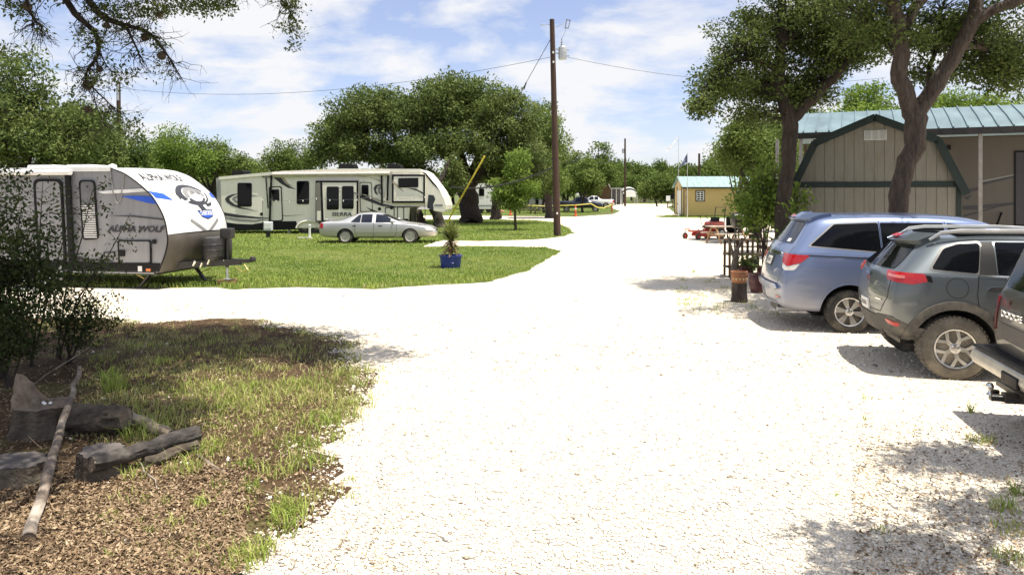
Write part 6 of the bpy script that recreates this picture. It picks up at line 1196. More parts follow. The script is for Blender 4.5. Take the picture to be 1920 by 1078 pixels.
for phi in (42, -42):
    s_ = 1 if phi > 0 else -1; cx = -.53*math.sin(R(42))+.80*math.cos(R(42))
    for pl, m, nm, of in (([(cx-.25, 1.225), (cx+.2, 1.215), (cx+.23, 1.13), (cx+.12, 1.095), (cx-.2, 1.125)], REDL, 'tail_lamp', .016), ([(cx-.2, 1.19), (cx+.04, 1.19), (cx+.04, 1.155), (cx-.18, 1.165)], mat('pale_red_lens', (.6, .18, .16), .15, coat=1.), 'lamp_insert', .02), ([(cx+.2, 1.2), (cx+.25, 1.2), (cx+.27, 1.12), (cx+.23, 1.13)], BLACK, 'lamp_edge', .012), ([(cx-.22, .66), (cx+.0, .635), (cx-.02, .59), (cx-.14, .6), (cx-.2, .62)], REDL, 'fog_lamp', .02)):
        T.pan(nm, phi, roundpoly([(s_*p[0], p[1]) for p in pl], .02), m, of, .05, .012)
    # lower bumper cladding
    T.pan('bumper_cladding', phi, [(s_*p[0], p[1]) for p in ((cx-.5, .44), (cx-.42, .68), (cx-.1, .70), (cx+.12, .6), (cx+.32, .56), (cx+.30, .44))], CLAD, .012, .07, .01)
T.pan('bumper_cladding', 0, [(-.4, .46), (-.4, .66), (.4, .66), (.4, .46)], CLAD, .013, .1, .01); T.pan('licence_plate', 0, rect(-.15, .15, .70, .83), PAPER, .02, .1, .01); T.pan('plate_band', 0, rect(-.1, .1, .74, .79), GRVINYL, .024)
T.pan('chrome_badge', 0, roundpoly(rect(-.1, .1, 1.12, 1.16), .01), CHROME, .012); T.pan('chrome_badge', 0, rect(.4, .55, .86, .875), CHROME, .01)
T.seam([(-.70, 1.22), (-.70, .92), (-.5, .72), (.5, .72), (.70, .92), (.70, 1.22)], .01, 0)
for sg in (-1, 1):
    rp = [(-.18, sg*.60, 1.60), (-.05, sg*.605, 1.69), (.15, sg*.61, 1.715), (1.0, sg*.62, 1.72), (1.6, sg*.6, 1.69), (1.72, sg*.6, 1.63)]
    MB().tube([Vector(p) for p in rp], [.02, .022, .022, .022, .022, .018], 8).build('roof_rail', mat('satin_silver', (.5, .5, .5), .35, .7), T.t, smooth=True)
    MB().lathe([(.02, -.1), (.09, -.07), (.1, 0), (.07, .06), (.02, .08)], 12, c=(1.9, sg*1.02, 1.18), axis='x').build('wing_mirror', JG, T.t, smooth=True)
MB().box(-.42, -.2, -.3, .3, .3, .42).build('exhaust_box', BLKMET, T.t)
MB().prism(roundpoly([(.2, 1.655), (.2, 1.67), (1.2, 1.675), (1.2, 1.66)], .004), 'y', -.42, .42).build('roof_panel', DARKIN, T.t)
# --- dark pickup-like SUV at the right edge
DG = paint('dark_graphite_paint', (.075, .072, .068), .4, .3, (.17, .15, .12), (.4, 1.3), .5)
ax_l = Vector((4.55, 7.25)); rz = R(-14); hd2 = Vector((math.cos(rz), math.sin(rz))); lt2 = Vector((-hd2.y, hd2.x))
org = ax_l+hd2*1.0-lt2*.93
dod = Car('large_suv', 'dark graphite suv cut off by the right edge, chrome bumper showing', (org.x, org.y, 0), rz, [
    st((-.86, -.88, -.82, -.58), .86, .60, 1.22, .72, 1.88), st((-.82, -.83, -.77, -.5), .92, .56, 1.22, .76, 1.91), st((-.5, -.5, -.42, -.3), .93, .50, 1.20, .77, 1.92), st(.4, .93, .42, 1.18, .77, 1.92), st(1.2, .93, .42, 1.17, .76, 1.9), st((1.8, 1.8, 1.75, 1.6), .93, .42, 1.16, .71, 1.77), st((2.3, 2.3, 2.25, 2.0), .93, .42, 1.14, .66, 1.7), st((2.8, 2.8, 2.8, 2.7), .92, .44, 1.12, .68, 1.2), st((3.4, 3.4, 3.35, 3.3), .9, .46, 1.06, .66, 1.12), st((3.75, 3.75, 3.7, 3.65), .8, .5, .9, .55, .95)],
    [(0, .38, .46, .56), (2.95, .38, .46, .56)], DG, 'suv', bulge=(.03, .06), crease=.6)
T = dod
for s_ in (-1, 1): T.wheel(0, s_*.905, .375, .24, .22, 5, RUBBER, kind='pair', side=s_); T.wheel(2.95, s_*.905, .375, .24, .22, 5, RUBBER, kind='pair', side=s_)
T.pan('rear_window', 0, roundpoly([(-.74, 1.27), (-.66, 1.80), (.66, 1.80), (.74, 1.27)], .06), GLASS, .007, .1); T.both('side_window', roundpoly([(-.35, 1.26), (-.2, 1.66), (.6, 1.70), (.6, 1.24)], .05), GLASS, .006); T.both('side_window', roundpoly([(.7, 1.24), (.7, 1.69), (1.6, 1.66), (2.1, 1.25)], .05), GLASS, .006)
T.pan('ribbed_trim', 0, rect(-.72, .72, .80, .95), CLAD, .006, .1)
for k in range(8): T.pan('trim_rib', 0, rect(-.72, .72, .806+k*.018, .814+k*.018), GREYSK, .010, .12)
for sg in (-1, 1): T.pan('tail_lamp', 0, roundpoly(rect(sg*.83-.06, sg*.83+.06, .86, 1.18), .02), mat('dark_red_lens', (.12, .006, .008), .15, coat=1.), .012, .06, .01)
lettering('DODGE', .44, .062, (-.905, .36, 1.045), mat('pale_chrome', (.6, .58, .55), .3, .6), T.t, rot=(R(90), 0, R(-90)), off=.012)
T.pan('emblem', 0, [(-.54, 1.15), (-.52, 1.17), (-.50, 1.15), (-.51, 1.125), (-.53, 1.125)], mat('dark_red_lens', (.12, .006, .008), .15, coat=1.), .006)
bp_ = roundpoly([(-.86, .46), (-1.02, .5), (-1.05, .56), (-1.03, .64), (-.98, .665), (-.8, .665), (-.8, .46)], .02)
MB().prism(bp_, 'y', -.95, .95).build('bumper', mat('dull_bumper_chrome', (.5, .48, .44), .35, .5, var=.1, stain=(.3, .27, .22), samt=.5, sscale=6), T.t, bevel=.012, seg=2); MB().box(-1.04, -.8, -.93, .93, .666, .69).build('step_pad', BLACK, T.t, bevel=.008); MB().box(-1.058, -1.03, -.17, .17, .5, .6).build('plate_recess', BLACK, T.t, bevel=.01)
MB().box(-1.1, -.4, -.05, .05, .36, .44).box(-1.0, -.9, -.45, .45, .40, .455).box(-1.2, -1.04, -.035, .035, .37, .42).build('tow_hitch', BLKMET, T.t, bevel=.006); MB().lathe([(.03, 0), (.016, .02), (.016, .04), (.03, .055), (.034, .075), (.02, .1), (.004, .105)], 14, c=(-1.2, 0, .42)).build('tow_ball', CHROME, T.t, smooth=True); MB().lathe([(.04, 0), (.04, .05)], 12, c=(-1.06, .3, .34)).build('wiring_socket', BLACK, T.t)
# --- silver sedan
SV = paint('silver_paint', (.50, .50, .51), .5, .32, (.48, .42, .32), (.15, .72), .75)
sx, sy = (647-960)/F*32.0, 32.9
sed = Car('sedan', 'silver four door sedan parked beside the fifth wheel trailer', (sx, sy, 0), R(1), [
    st((-1.12, -1.18, -1.12, -1.08), .82, .34, .88, .66, .93), st((-1.0, -1.02, -.98, -.95), .92, .26, .90, .74, .97), st((-.5, -.5, -.5, -.45), .97, .24, .92, .76, .985), st((-.25, -.25, -.22, -.2), .97, .23, .92, .70, .99), st((.2, .2, .2, .28), .97, .22, .91, .60, 1.27), st((.6, .6, .6, .75), .97, .22, .90, .60, 1.34), st((1.2, 1.2, 1.2, 1.25), .97, .22, .89, .60, 1.345), st((1.75, 1.75, 1.72, 1.6), .97, .22, .88, .58, 1.31), st((2.35, 2.35, 2.35, 2.3), .965, .23, .87, .68, .94), st((3.0, 3.0, 2.98, 2.95), .94, .24, .82, .7, .885), st((3.6, 3.62, 3.56, 3.5), .88, .27, .72, .64, .79), st((3.82, 3.88, 3.8, 3.74), .76, .32, .62, .55, .66)],
    [(0, .31, .37, .6), (2.79, .31, .37, .6)], SV, 'sedan', level=2, bulge=(.05, .06))
T = sed
for s_ in (-1, 1): T.wheel(0, s_*.94, .315, .2, .215, 9, RUBBER, kind='multi', side=s_, rm=mat('painted_alloy', (.5, .47, .42), .5, .3)); T.wheel(2.79, s_*.94, .315, .2, .215, 9, RUBBER, kind='multi', side=s_, rm=mat('painted_alloy', (.5, .47, .42), .5, .3))
T.both('side_window', roundpoly([(.22, .93), (.52, 1.22), (.64, 1.25), (.64, .925)], .03), GLASSB, .007); T.both('side_window', roundpoly([(.67, .925), (.67, 1.255), (1.13, 1.265), (1.15, .92)], .03), GLASSB, .007); T.both('side_window', roundpoly([(1.3, .92), (1.28, 1.265), (1.66, 1.23), (2.12, .94), (2.1, .915)], .03), GLASSB, .007)
T.pan('windscreen', 180, roundpoly([(-.62, .98), (-.5, 1.26), (.5, 1.26), (.62, .98)], .06), GLASS, .006); T.pan('rear_window', 0, roundpoly([(-.6, 1.02), (-.5, 1.25), (.5, 1.25), (.6, 1.02)], .06), GLASS, .006)
for pts in ([(1.22, 1.28), (1.22, .9), (1.22, .3)], [(2.2, .9), (2.2, .5), (2.1, .3)], [(.42, .9), (.4, .65), (.45, .4)], [(.45, .3), (1.2, .29), (2.1, .3)], [(2.4, .86), (3.0, .83), (3.4, .78)]): T.seam(pts, .014)
T.both('rub_strip', [(.42, .5), (2.42, .5), (2.42, .53), (.42, .53)], SV, .014, .1, .01)
for x in (.3, 1.42): T.both('door_handle', roundpoly(rect(x, x+.17, .76, .795), .01), DARKIN, .008)
for sg in (-1, 1): T.pan('tail_lamp', 45*sg, roundpoly([(sg*(-.72*.0+.0)+sg*p[0], p[1]) for p in ((-1.1*.707+.86*.707-.2, .66), (-1.1*.707+.86*.707+.13, .66), (-1.1*.707+.86*.707+.1, .88), (-1.1*.707+.86*.707-.2, .88))], .02), REDL, .012, .06, .01)
for sg in (-1, 1):
    cx = 3.7*.707-.8*.707
    T.pan('headlamp', 135 if sg < 0 else -135, roundpoly([((cx-.15+.0)*1 if False else p[0]*(1 if sg < 0 else -1), p[1]) for p in ((3.6*.707+.78*-.707*-1*-1-.16+.0, .58), (3.6*.707-.78*.707+.16, .58), (3.6*.707-.78*.707+.12, .72), (3.6*.707-.78*.707-.2, .74))], .03), CLEARL, .012, .06, .01)
    mb = MB().lathe([(.02, -.09), (.08, -.07), (.09, 0), (.07, .05), (.02, .07)], 12, c=(2.05, sg*1.09, .97), axis='x').build('wing_mirror', SV, T.t, smooth=True); MB().bar((2.05, sg*.9, .93), (2.05, sg*1.03, .95), .05, .04).build('mirror_stalk', SV, mb)
T.pan('grille', 180, roundpoly(rect(-.4, .4, .52, .66), .03), CHROME, .01, .08); T.arch(0, .31, .365, .385, SV, -5, 185, .01, .01, 'arch_lip'); T.arch(2.79, .31, .365, .385, SV, -5, 185, .01, .01, 'arch_lip')
MB().box(-.95, -.85, -.5, .5, 1.0, 1.06).build('boot_spoiler', SV, T.t, bevel=.02)
# --- distant pickups
def pickup(label, loc, rz, pm, lamp=True):
    T = Car('pickup', label, loc, rz, [st((-1.2, -1.22, -1.2, -1.18), .9, .55, 1.22, .8, 1.30), st((-1.1, -1.1, -1.1, -1.1), .97, .5, 1.24, .86, 1.33), st(.0, .98, .48, 1.24, .86, 1.33), st((.9, .9, .9, .9), .98, .45, 1.22, .86, 1.33), st((1.0, 1.0, 1.0, 1.08), .98, .45, 1.22, .66, 1.84), st((1.8, 1.8, 1.8, 1.8), .98, .45, 1.2, .68, 1.9), st((2.5, 2.5, 2.5, 2.35), .98, .45, 1.2, .66, 1.84), st((3.1, 3.1, 3.1, 3.0), .97, .45, 1.18, .74, 1.30), st((4.0, 4.0, 3.98, 3.95), .95, .5, 1.1, .76, 1.2), st((4.3, 4.32, 4.28, 4.25), .85, .55, .95, .66, 1.02)], [(0, .4, .47, .6), (3.5, .4, .47, .6)], pm, 'pickup', level=2, bulge=(.02, .05), crease=.6)
    for s_ in (-1, 1): T.wheel(0, s_*.95, .4, .24, .24, 5, RUBBER, kind='pair', side=s_); T.wheel(3.5, s_*.95, .4, .24, .24, 5, RUBBER, kind='pair', side=s_)
    T.both('side_window', roundpoly([(1.12, 1.28), (1.18, 1.78), (1.75, 1.8), (1.75, 1.28)], .05), GLASSB, .01); T.both('side_window', roundpoly([(1.85, 1.28), (1.85, 1.8), (2.3, 1.76), (2.75, 1.3)], .05), GLASSB, .01)
    T.pan('windscreen', 180, roundpoly([(-.68, 1.38), (-.56, 1.78), (.56, 1.78), (.68, 1.38)], .06), GLASSB, .01)
    for sg in (-1, 1): T.pan('tail_lamp', 0, roundpoly(rect(sg*.82-.09, sg*.82+.09, .85, 1.2), .02), REDL, .012, .1, .01); T.pan('tail_lamp', sg*60, roundpoly([(sg*(-1.1*math.sin(R(60))+.9*.5+p[0]), p[1]) for p in ((-.12, .85), (.1, .85), (.1, 1.2), (-.12, 1.2))], .02), REDL, .02, .1, .01); T.pan('headlamp', 180, roundpoly(rect(sg*.62-.16, sg*.62+.16, .78, .95), .03), CLEARL, .01, .1)
    T.pan('grille', 180, roundpoly(rect(-.42, .42, .68, .96), .04), CHROME, .01, .1); MB().box(-1.38, -1.18, -.92, .92, .52, .72).build('bumper', CHROME, T.t, bevel=.02); return T
p_ = G(1068, 397.5); pickup('dark navy pickup parked nose right behind the orange marker', (p_[0]-.3, p_[1]+1, 0), R(-4), paint('navy_paint', (.012, .016, .04), .3, .25, (.2, .18, .15), (.3, .8), .3))
p_ = G(1140, 390.5); pickup('white pickup parked tail towards the road behind the navy one', (p_[0]-.3, p_[1]+1, 0), R(180), paint('white_truck_paint', (.75, .75, .75), 0, .35, (.5, .45, .38), (.3, .8), .3))
# ------------------------------------------------------------------ smaller things on the right
TERRA = mat('terracotta', (.36, .14, .06), .7, var=.2, stain=(.5, .36, .22), samt=.4, sscale=9); MAROON = mat('maroon_glaze', (.09, .018, .022), .3, var=.2, coat=.3)
gx, gy = G(1386, 566); t = thing('tree_stump', 'upright bark covered stump carrying the terracotta pot', 'stump', (gx, gy, 0))
b = MB(); prg = random.Random(4); b.tube([(0, 0, -.03), (0, 0, .1), (0, 0, .25), (0, 0, .38)], [.175, .155, .15, .15], 22, wob=.07, rng=prg); b.build('trunk', BARK, t, smooth=True, angle=70)
po = thing('planter', 'terracotta pot with pale pattern band on the upright stump', 'pot', (gx, gy, .38)); MB().lathe([(.01, 0), (.135, 0), (.15, .04), (.155, .13), (.15, .15), (.165, .16), (.165, .185), (.15, .195), (.165, .205), (.165, .23), (.14, .235), (.135, .19), (.01, .185)], 28).build('bowl', TERRA, po, smooth=True, angle=30)
b = MB()
for k in range(14): a = 2*PI*k/14; b.add([(.158*math.cos(a+d), .158*math.sin(a+d), z) for d, z in ((-.12, .085), (0, .055), (.12, .085), (0, .12))], [(0, 1, 2, 3)])
b.build('pattern', mat('pale_slip', (.6, .45, .22), .6), po)
def pot(label, u, v, r, h, m, name='flower_pot'):
    gx, gy = G(u, v); t = thing(name, label, 'pot', (gx, gy, 0)); MB().lathe([(.01, .0), (r*.62, .0), (r*.8, h*.3), (r*.98, h*.75), (r*.85, h*.9), (r, h*.93), (r, h), (r*.85, h), (r*.8, h*.85), (.01, h*.84)], 24).build('bowl', m, t, smooth=True, angle=35); MB().lathe([(.01, .0), (r*.78, -.005)], 16, c=(0, 0, h*.86)).build('soil', GM['soil'], t); return t
pot('large maroon glazed pot right of the stump', 1419, 549, .2, .42, MAROON); pot('maroon pot with low rim behind the stump', 1398, 522, .2, .32, MAROON); pot('small maroon pot against the van bumper side', 1432, 524, .15, .3, MAROON)
shrub('potted_plant', 'grey green trailing plant in the maroon pot behind the stump', 1400, 0, G(1398, 522)[1], [(.45, .0, 0), (.4, .1, 0), (.42, -.1, 0)], .05, 30, .1, 211, LEAF_A, 'plant', .08, 4, sr=.006)
# dead branch sculpture / rack of rough posts
RK = mat('grey_driftwood', (.16, .125, .10), .85, var=.4, scale=8, bump=.5, bscale=30)
gx, gy = G(1375, 525); t = thing('driftwood_post', 'bare forked driftwood post standing behind the stump', 'driftwood', (gx, gy, 0))
b = MB(); b.tube([(0, 0, -.02), (.02, 0, .4), (.06, 0, .7)], [.09, .075, .05], 9, wob=.1, rng=prg).tube([(.03, 0, .5), (-.05, .05, .85), (-.12, .1, 1.15)], [.045, .03, .012], 7).tube([(.06, 0, .68), (.2, 0, .95), (.33, -.05, 1.1)], [.04, .028, .012], 7).tube([(.05, 0, .65), (.05, .1, 1.05)], [.03, .01], 6).tube([(.0, 0, .3), (.18, .02, .62)], [.035, .012], 6); b.build('branch', RK, t, smooth=True)
gx, gy = G(1368, 521); t = thing('plant_stand', 'rustic dark wooden stand of posts and shelves left of the van', 'stand', (gx, gy, 0)); w_ = .86
for x in (0, .32, .6, w_):
    for y_ in (0, .42): MB().tube([(x+prg.uniform(-.02, .02), y_, 0), (x, y_, prg.uniform(.92, 1.04))], .033, 7, wob=.08, rng=prg).build('post', DKWOOD, t, smooth=True)
for z in (.25, .58, .95):
    for k in range(3): MB().box(-.05, w_+.06, -.02+k*.16, .12+k*.16, z+.001*k, z+.035).build('shelf_board', DKWOOD, t, bevel=.005)
MB().bar((0, -.04, .3), (w_, -.04, .62), .03, .05).build('brace', DKWOOD, t)
o = MB().lathe([(.01, 0), (.11, 0), (.13, .16), (.11, .17), (.01, .16)], 14).build('flower_pot', mat('grey_pot', (.12, .12, .12), .7), None, smooth=True); o.location = (gx+.7, gy+.2, .286); tag(o, 'small grey pot on the low shelf of the rustic stand', 'pot')
# barrel smoker
gx, gy = G(1400, 478); t = thing('barbecue_smoker', 'black barrel barbecue smoker behind the rustic stand', 'barbecue', (gx, gy, 0))
MB().lathe([(.01, -.62), (.2, -.62), (.27, -.58), (.27, .58), (.2, .62), (.01, .62)], 20, c=(.1, 0, 1.22), axis='x').build('barrel', BLKMET, t, smooth=True, angle=50); MB().box(-.45, .65, -.42, -.24, 1.08, 1.11).build('front_shelf', BLKMET, t)
for x in (-.35, .55):
    for y_ in (-.2, .2): MB().tube([(x, y_, 0), (x, y_, 1.1)], .022, 6).build('leg', BLKMET, t)
MB().tube([(.55, .05, 1.4), (.55, .05, 1.85)], .05, 10).build('chimney', BLKMET, t, smooth=True); MB().bar((-.3, -.3, 1.28), (.5, -.3, 1.28), .02, .02).build('handle', CHROME, t); MB().box(-.45, .65, -.2, .2, .28, .31).build('lower_rack', BLKMET, t)
# picnic table
gx, gy = G(1362, 456); t = thing('picnic_table', 'small wooden picnic table behind the red mower', 'picnic table', (gx, gy, 0), R(12)); PT_W = mat('orange_cedar', (.33, .2, .10), .7, var=.25, scale=6, stretch=(1, 8, 8)); PT_T = mat('bleached_cedar', (.46, .40, .32), .75, var=.2, scale=6, stretch=(1, 8, 8))
for k in range(5): MB().box(-.85, .85, -.36+k*.146, -.225+k*.146, .72, .76).build('top_plank', PT_T, t, bevel=.004)
for y_ in (-.78, .64):
    for k in range(1 if y_ < 0 else 1): MB().box(-.85, .85, y_, y_+.16, .42, .46).build('seat_plank', PT_T, t, bevel=.004)
for x in (-.6, .6):
    for sg in (-1, 1): MB().bar((x, sg*.2, .72), (x, sg*.68, .0), .1, .04, up=(1, 0, 0)).build('leg', PT_W, t)
    MB().bar((x+.04, -.75, .39), (x+.04, .75, .39), .04, .1).bar((x+.04, -.34, .69), (x+.04, .34, .69), .04, .08).build('cross_beam', PT_W, t)
# ride-on mower
MR = mat('red_mower_paint', (.55, .05, .03), .35, var=.12, coat=.4, stain=(.3, .1, .05), samt=.3)
gx, gy = G(1320, 448); t = thing('riding_mower', 'red zero turn riding mower on the gravel by the shed', 'mower', (gx, gy, 0), R(28))
MB().prism(roundpoly([(-.55, .14), (.55, .14), (.62, .22), (.5, .33), (-.5, .33), (-.6, .22)], .05), 'y', -.55, .25).build('mower_deck', MR, t, bevel=.02); MB().box(-.75, .9, -.3, .3, .34, .42).build('frame', MR, t, bevel=.02)
MB().prism(roundpoly([(.3, .42), (1.0, .42), (1.0, .75), (.85, .86), (.35, .8)], .06), 'y', -.36, .36).build('engine_cover', MR, t, bevel=.03, seg=2); MB().prism(roundpoly([(.15, .52), (.65, .5), (.7, .62), (.78, 1.02), (.68, 1.04), (.55, .68), (.15, .64)], .05), 'y', -.26, .26).build('seat', BLACK, t, bevel=.03, seg=2)
for x, r, w in ((.62, .27, .22), (-.78, .15, .1)):
    for sg in (-1, 1): wl = MB().lathe([(.05, -w/2), (r*.9, -w/2), (r, -w*.3), (r, w*.3), (r*.9, w/2), (.05, w/2)], 20, c=(x, sg*.45, r), axis='y').build('wheel', RUBBER, t, smooth=True); MB().lathe([(.02, w*.3), (r*.5, w*.35), (r*.55, w*.52)], 16, c=(x, sg*.45, r), axis='y').build('rim', MR if r < .2 else PAPER, wl)
for sg in (-1, 1): MB().tube([(-.78, sg*.45, .3), (-.78, sg*.45, .46), (-.6, sg*.28, .46)], .03, 8).build('caster_fork', MR, t); MB().tube([(.2, sg*.3, .45), (.1, sg*.32, .85), (-.1, sg*.16, 1.12)], .016, 7).build('control_lever', BLKMET, t)
MB().tube([(.95, -.33, .5), (1.05, -.33, 1.5), (1.05, .33, 1.5), (.95, .33, .5)], .025, 8).build('roll_bar', BLKMET, t)
gx, gy = G(1372, 455); t = thing('office_chair', 'dark fabric chair back behind the picnic table', 'chair', (gx, gy, 0)); MB().prism(roundpoly(rect(-.25, .25, .5, 1.15), .1), 'y', -.05, .05).build('backrest', BLACK, t, bevel=.02); MB().box(-.25, .25, -.45, .05, .42, .5).build('seat', BLACK, t, bevel=.03)
for x in (-.2, .2):
    for y_ in (-.4, 0): MB().box(x-.02, x+.02, y_-.02, y_+.02, 0, .42).build('leg', BLKMET, t)
# mailbox sign posts near the far shed
gx, gy = G(1252, 391); t = thing('notice_board', 'small white and black notice boards left of the tan shed', 'sign', (gx, gy, 0)); MB().box(-.08, .08, -.05, .05, 0, 1.7).build('post', DKWOOD, t); MB().box(.7, .82, -.05, .05, 0, 1.7).build('post', DKWOOD, t); MB().box(-.25, .35, -.11, -.051, 1.1, 1.9).build('white_board', PAPER, t); MB().box(.4, 1.4, -.11, -.051, 1.4, 2.2).build('dark_board', BLACK, t)
# ------------------------------------------------------------------ yucca in the blue tub
gx, gy = G(845, 502.5); t = thing('blue_tub', 'round blue plastic tub standing on the lawn edge', 'tub', (gx, gy, 0)); BT = mat('blue_plastic_tub', (.022, .045, .30), .38, var=.12, stain=(.1, .11, .22), samt=.3)
MB().lathe([(.01, 0), (.27, 0), (.285, .03), (.315, .33), (.34, .335), (.345, .375), (.325, .385), (.305, .37), (.30, .3), (.01, .3)], 36).build('wall', BT, t, smooth=True, angle=30); MB().tube([(.02, -.315, .16), (.07, -.325, .17), (.12, -.312, .165)], .012, 6).build('handle', BT, t)
MB().lathe([(.004, .0), (.298, 0)], 24, c=(0, 0, .34)).build('soil', GM['soil'], t)
y_ = thing('yucca', 'spiky yellow green yucca growing in the blue tub', 'yucca', (gx, gy, .335)); prg = random.Random(77); co = []; tt = []; fs = []
for k in range(560):
    dead = k < 150; el = prg.uniform(-.55, .3) if dead else prg.uniform(-.05, 1.4); a = prg.uniform(0, 2*PI); L_ = prg.uniform(.32, .5) if not dead else prg.uniform(.25, .42); L_ *= 1.15; z0 = prg.uniform(.15, .5) if dead else prg.uniform(.46, .64); d = Vector((math.cos(a)*math.cos(el), math.sin(a)*math.cos(el), math.sin(el))); s = Vector((-math.sin(a), math.cos(a), 0))*.017
    o_ = Vector((0, 0, z0)); m_ = o_+d*L_*.5; e = o_+d*L_+Vector((0, 0, -.08 if dead else -.015)); i = len(co); co += [o_-s, o_+s, m_+s, m_-s, e]; fs += [(i, i+1, i+2), (i, i+2, i+3), (i+3, i+2, i+4)]; tt += [(.85+prg.uniform(-.1, .15)) if dead else .3+prg.uniform(-.15, .35)]*5
YUC = tintmat('yucca_blades', [(0, (.07, .11, .03)), (.4, (.22, .26, .08)), (.65, (.42, .42, .16)), (.8, (.28, .18, .08)), (1, (.36, .25, .13))], .5, .2); npmesh('leaves', np.array([tuple(c) for c in co]), np.array(fs), 3, YUC, np.array(tt), y_); MB().tube([(0, 0, 0), (.01, 0, .3), (0, 0, .6)], [.06, .055, .05], 9, wob=.1, rng=prg).build('trunk', DKWOOD, y_, smooth=True)
# ------------------------------------------------------------------ orange markers, rope and odds under the oaks
OR = mat('orange_plastic', (.62, .10, .03), .5, var=.15)
def marker(label, u, v, h):
    gx, gy = G(u, v); t = thing('traffic_marker', label, 'marker', (gx, gy, 0)); MB().lathe([(.01, 0), (.2, 0), (.2, .1), (.09, .16), (.075, h*.9), (.05, h), (.01, h)], 14).build('post', OR, t, smooth=True, angle=40); MB().lathe([(.083, h*.6), (.082, h*.75)], 14).build('band', PAPER, t); return t
marker('tall orange marker post on the lane edge right of the pole', 1079, 406, 1.1); marker('orange marker cone beside the young tree', 957, 404, .9)
gx, gy = G(1147, 398.5); t = thing('rope_stake', 'orange stake holding the yellow rope at the road edge', 'stake', (gx, gy, 0)); MB().box(-.1, .1, -.1, .1, 0, 1.05).build('post', mat('orange_brown_wood', (.42, .18, .05), .7), t, bevel=.02); MB().box(-.12, .12, -.12, .12, 1.05, 1.1).build('cap', OR, t)
YR = mat('yellow_rope', (.62, .56, .1), .6); pts = [P(975, 385, 72), P(1020, 386.5, 72), P(1079, 385, 71), P(1108, 382, 71), P(1120, 389, 72), P(1132, 390, 75), P(1147, 384, 86)]
tag(MB().tube(pts, .045, 6).build('caution_rope', YR, None), 'yellow rope strung between the orange markers and stake', 'rope')
gx, gy = G(936, 398); t = thing('playhouse_slide', 'red plastic slide half hidden behind the oak', 'slide', (gx, gy, 0)); MB().prism([(-.9, 1.5), (-.6, 1.5), (.2, .25), (.6, .15), (.6, .05), (.1, .1)], 'y', -.4, .4).build('chute', mat('red_plastic', (.55, .05, .03), .4), t, bevel=.03); MB().box(-1.1, -.7, -.35, .35, 0, 1.45).build('ladder', mat('grey_plastic', (.35, .36, .38), .5), t, bevel=.03)
gx, gy = G(908, 399); t = thing('ride_on_toy', 'small white and red garden cart by the oak trunk', 'cart', (gx, gy, 0)); MB().prism(roundpoly([(-.7, .3), (.7, .3), (.8, .75), (-.75, .7)], .1), 'y', -.35, .35).build('body', PAPER, t, bevel=.03); MB().prism(roundpoly(rect(0, .75, .35, .8), .08), 'y', -.37, .36).build('panel', mat('red_plastic', (.55, .05, .03), .4), t)
for x in (-.5, .5): MB().lathe([(.05, -.1), (.3, -.1), (.3, .1), (.05, .1)], 16, c=(x, -.35, .3), axis='y').build('wheel', RUBBER, t)
for i, (u, v, lab) in enumerate(((985, 401.5, 'dark picnic bench under the trees left of the pole'), (1014, 402, 'dark picnic bench behind the tall pole base'))):
    gx, gy = G(u, v); t = thing('picnic_bench', lab, 'bench', (gx, gy, 0)); 
    for k in range(4): MB().box(-.9, .9, -.4+k*.2, -.22+k*.2, .72, .78).build('top_plank', DKWOOD, t)
    for yy in (-.85, .6): MB().box(-.9, .9, yy, yy+.25, .42, .47).build('seat_plank', DKWOOD, t)
    for x in (-.6, .6): MB().bar((x, -.2, .72), (x, -.75, 0), .1, .08).bar((x, .2, .72), (x, .75, 0), .1, .08).bar((x, -.8, .4), (x, .8, .4), .08, .1).build('leg_frame', DKWOOD, t)
bs = G(930, 412); oak('oak_stub', 'thick short oak trunk standing left of the young tree', bs, [([(0, 0, 0), (0, 0, .8), (.05, 0, 1.8), (.2, 0, 3.5)], [.5, .42, .4, .25])], [((.2, 0, 3.8), (1.6, 1.4, .9), 24)], .24, 50, .6, 311, bm_=BARKD)
t = thing('bird_feeder', 'grey and green bird feeder hanging beside the leaning trunks', 'feeder', (*P(797, 400, 46.5)[:2], 0)); MB().tube([(0, 0, 0), (0, 0, 1.9)], .03, 6).build('post', BLKMET, t); MB().add([(-.45, -.4, 1.2), (.45, -.4, 1.2), (.45, .4, 1.2), (-.45, .4, 1.2), (0, 0, 1.65)], [(3, 2, 1, 0), (0, 1, 4), (1, 2, 4), (2, 3, 4), (3, 0, 4)]).build('roof', GRVINYL, t); MB().box(-.25, .25, -.2, .2, 1.75, 2.25).build('green_box', mat('green_plastic', (.03, .30, .10), .5), t, bevel=.03)
